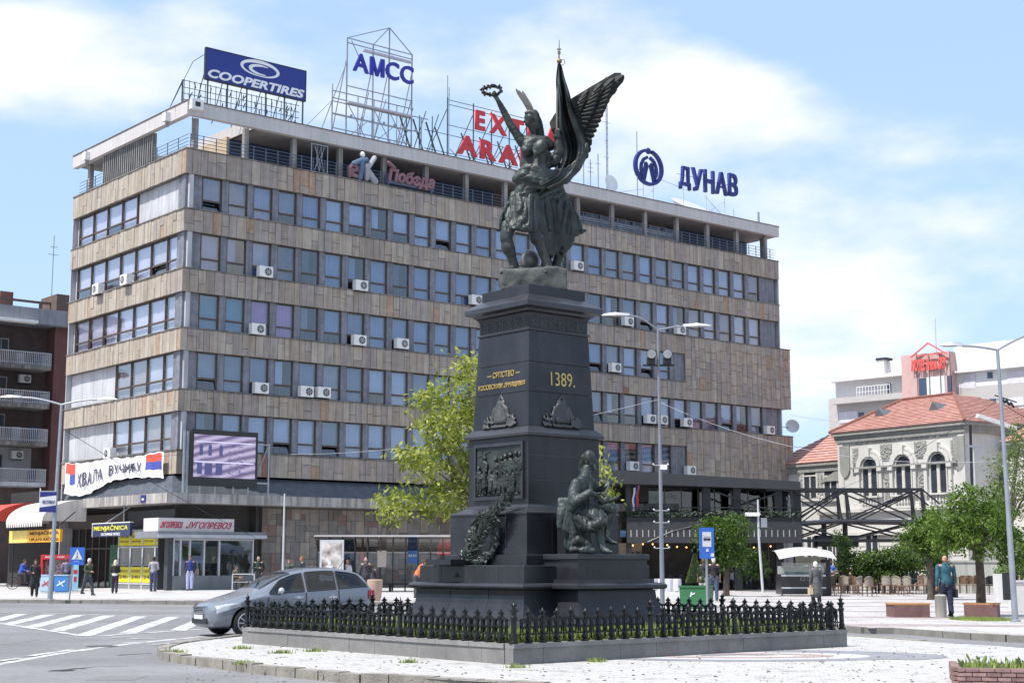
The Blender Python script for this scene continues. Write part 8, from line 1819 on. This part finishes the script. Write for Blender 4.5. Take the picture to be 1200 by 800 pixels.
# driver inside the car
person('driver in a dark shirt seated inside the car', cp_+Vector((2.05*c_+.33*s_, 2.05*s_-.33*c_, .12)), 1.6, math.degrees(th)-90, (.05,.05,.06), (.03,.03,.04), (.06,.04,.03), sit=True, arms=('fore','fore'), vox=.03)
# ================================================================== ice cream stand
Ys = 74.0; sx_ = lambda px: A(px,690,Ys).x
t = thing('ice_cream_stand', 'ice cream stand with a curved white canopy over a glass topped black counter', 'stand', (sx_(916), Ys, .13), 0); W_ = sx_(968)-sx_(916); hz = lambda py: A(940, py, Ys).z-.13
MB().box(0,W_,0,1.6,.08,hz(673)).build('counter', M('stand_black', (.02,.02,.024), .3), t); MB().box(0,W_,-.02,0,.35,.42).box(0,W_,-.02,0,hz(675),hz(673)).build('counter_trim', steel_w, t); lettering('lettering', 'ICE CREAM', M('letter_grey', (.25,.25,.25), .5), t, W_*.42, W_*.85, .72, .2, -.04, .01, .0)
MB().box(.05,W_-.05,.1,1.3,hz(672.5),hz(663)).build('display_case', M('display_pale', (.42,.45,.44), .2, var=.3, scale=3), t); MB().grid(lambda s,q:(s*W_, .1-.25*math.sin(q*1.4), hz(672)+q*(hz(659)-hz(672))), 2, 6).build('display_glass', GLASS('case_glass', (.7,.8,.8), .2), t)
m = MB().grid(lambda s,q: (-.25+s*(W_+.6), -1.0+q*2.2, hz(655)+.42*math.sin(q*math.pi*.62)+.18*math.sin(s*math.pi)), 10, 8); m.build('canopy', M('canopy_white', (.40,.39,.36), .6, var=.04), t, smooth=True); MB().box(.9,W_+.2,.9,1.0,hz(662),hz(652)).build('back_panel', M('panel_cream', (.52,.49,.40), .7), t); MB().box(W_,W_+.3,.2,.9,0,hz(655)).bar((.1,.5,0),(.1,.5,hz(655)),.06).build('support', steel_d, t)
# ================================================================== cafe furniture
wick = M('wicker_brown', (.16,.095,.06), .8, var=.3, scale=10); wickp = M('wicker_pale', (.27,.23,.19), .8, var=.25, scale=10); cdk = M('chair_dark', (.03,.027,.027), .6)
def chair_meshes(mat, bm_):
    st_ = MB().lathe([(.22,.43),(.24,.45),(.24,.475),(.2,.485)], 12).mesh('seat', mat)
    b_ = MB(); b_.grid(lambda s,q:(.24*math.sin((s-.5)*2.4), .2*math.cos((s-.5)*2.4), .5+q*(.42-.5*(s-.5)**2)), 10, 4).tube([(.25*math.sin((k/8-.5)*2.6), .21*math.cos((k/8-.5)*2.6), .93-.5*(k/8-.5)**2) for k in range(9)], .02, 5)
    leg = MB().tube([(0,0,.44),(0,0,0)], [.018,.014], 5).mesh('leg', mat); return st_, b_.mesh('backrest', bm_), leg
CH = {'brown': chair_meshes(wick, wick), 'pale': chair_meshes(wick, wickp), 'dark': chair_meshes(cdk, cdk)}
def chair(pos, rz, kind, label, group):
    t = thing('cafe_chair', label, 'chair', pos, rz, group); s_, b_, l_ = CH[kind]; inst('seat', s_, t); inst('backrest', b_, t)
    for x in (-.17,.17):
        for y in (-.16,.16): inst('leg', l_, t, loc=(x,y,0))
def table(pos, label, group, r=.38):
    t = thing('cafe_table', label, 'table', pos, 0, group); MB().lathe([(r,.72),(r,.75)],16).build('tabletop', cdk if 'dark' in label else wickp, t); MB().lathe([(.22,0),(.22,.02),(.03,.05),(.03,.72)],10).build('pedestal_leg', steel_d, t)
rr = random.Random(19)
for i, px in enumerate(range(960, 1100, 8)):
    for j, (py, k) in enumerate(((697,'brown'),(694.5,'pale'),(692,'brown'),(689.5,'brown'))):
        if (i+j) % 5 == 4: continue
        py += rr.uniform(-1.6,1.6)
        if 1085 < px < 1100 and j == 0: continue
        p = G(px+rr.uniform(-3,3), py, .13)
        chair(p, rr.uniform(0,6.28), k if rr.random() < .7 else 'pale', {'brown':'brown wicker cafe chair in the sunny terrace rows by the footbridge','pale':'cafe chair in the sunny terrace rows by the footbridge'}['pale'], 'wicker chairs on the sunny terrace')
for px in range(966, 1096, 20): table(G(px, 694.5, .13), 'small pale table among the sunny terrace chairs', 'tables on the sunny terrace')
for px in range(1120, 1150, 9): chair(G(px, 695, .13), rr.uniform(0,6.28), 'brown', 'wicker cafe chair between the round tree trunk and the utility cabinets', 'chairs beyond the tree trunk')
for px in range(1155, 1182, 9): chair(G(px, 696, .13), rr.uniform(0,6.28), 'dark', 'dark cafe chair right of the tree trunk', 'dark chairs right of the tree trunk')
for px in range(788, 912, 11):
    for py in (691, 688.5):
        chair(G(px+rr.uniform(-3,3), py, .13), rr.uniform(0,6.28), 'dark', 'dark cafe chair in the shade before the black pavilion', 'dark chairs in front of the pavilion')
for px in range(795, 910, 22): table(G(px, 690, .13), 'dark round table in the shade before the pavilion', 'dark tables in front of the pavilion')
# flower tubs
def tub(px, py, label, cols, w=1.6, Y=None):
    p = G(px, py, .13); t = thing('flower_trough', label, 'planter', p, 0); MB().box(-w/2,w/2,-.2,.2,.55,.85).box(-w/2,-w/2+.06,-.15,.15,0,.55).box(w/2-.06,w/2,-.15,.15,0,.55).build('trough', wick, t)
    m = MB(); r_ = random.Random(px)
    for k in range(420): x = r_.uniform(-w/2,w/2); c = Vector((x, r_.uniform(-.22,.22), .85+r_.uniform(0,.38)*(1-.5*abs(x/w*2)**3))); a = Vector((r_.uniform(-1,1),r_.uniform(-1,1),r_.uniform(-1,1))).normalized()*.05; e = a.orthogonal().normalized()*.05; m.add([c-a,c-e,c+a,c+e],[(0,1,2,3)], r_.randrange(len(cols)))
    m.build('flowers', cols, t)
of = M('flower_ochre', (.38,.20,.07), .7, var=.3, scale=10); pf = M('flower_pink', (.45,.32,.40), .7, var=.3, scale=10); pp_ = M('flower_lilac', (.45,.42,.55), .7, var=.2)
tub(1008, 695, 'trough of ochre orange flowers by the footbridge pier', [of, of, mid[0]], 3.2); tub(966, 695, 'trough of pink and white flowers right of the ice cream stand', [pf, pp_, mid[0]], 2.2); tub(1135, 692, 'trough of ochre flowers behind the clipped tree', [of, mid[0]], 2.4); tub(1118, 690, 'trough of lilac flowers beyond the man in teal', [pp_, pf], 1.8)
# parked scooters or stacked white seats in the shade left of the planter
for k in range(5):
    p = G(757+k*9, 694, .13); t = thing('covered_table', ['white draped table nearest the pedestal in the cafe shade','second white draped table from the pedestal','middle white draped table in the cafe shade','fourth white draped table from the pedestal','white draped table closest to the green planter'][k], 'table', p, 0, 'white draped tables in the shade')
    MB().lathe([(.30,.08),(.27,.4),(.26,.7),(.24,.74)],9).build('cloth', M('cloth_lilac_white', (.50,.49,.55), .8), t, smooth=True); MB().lathe([(.1,0),(.1,.1)],8).build('foot', steel_d, t)
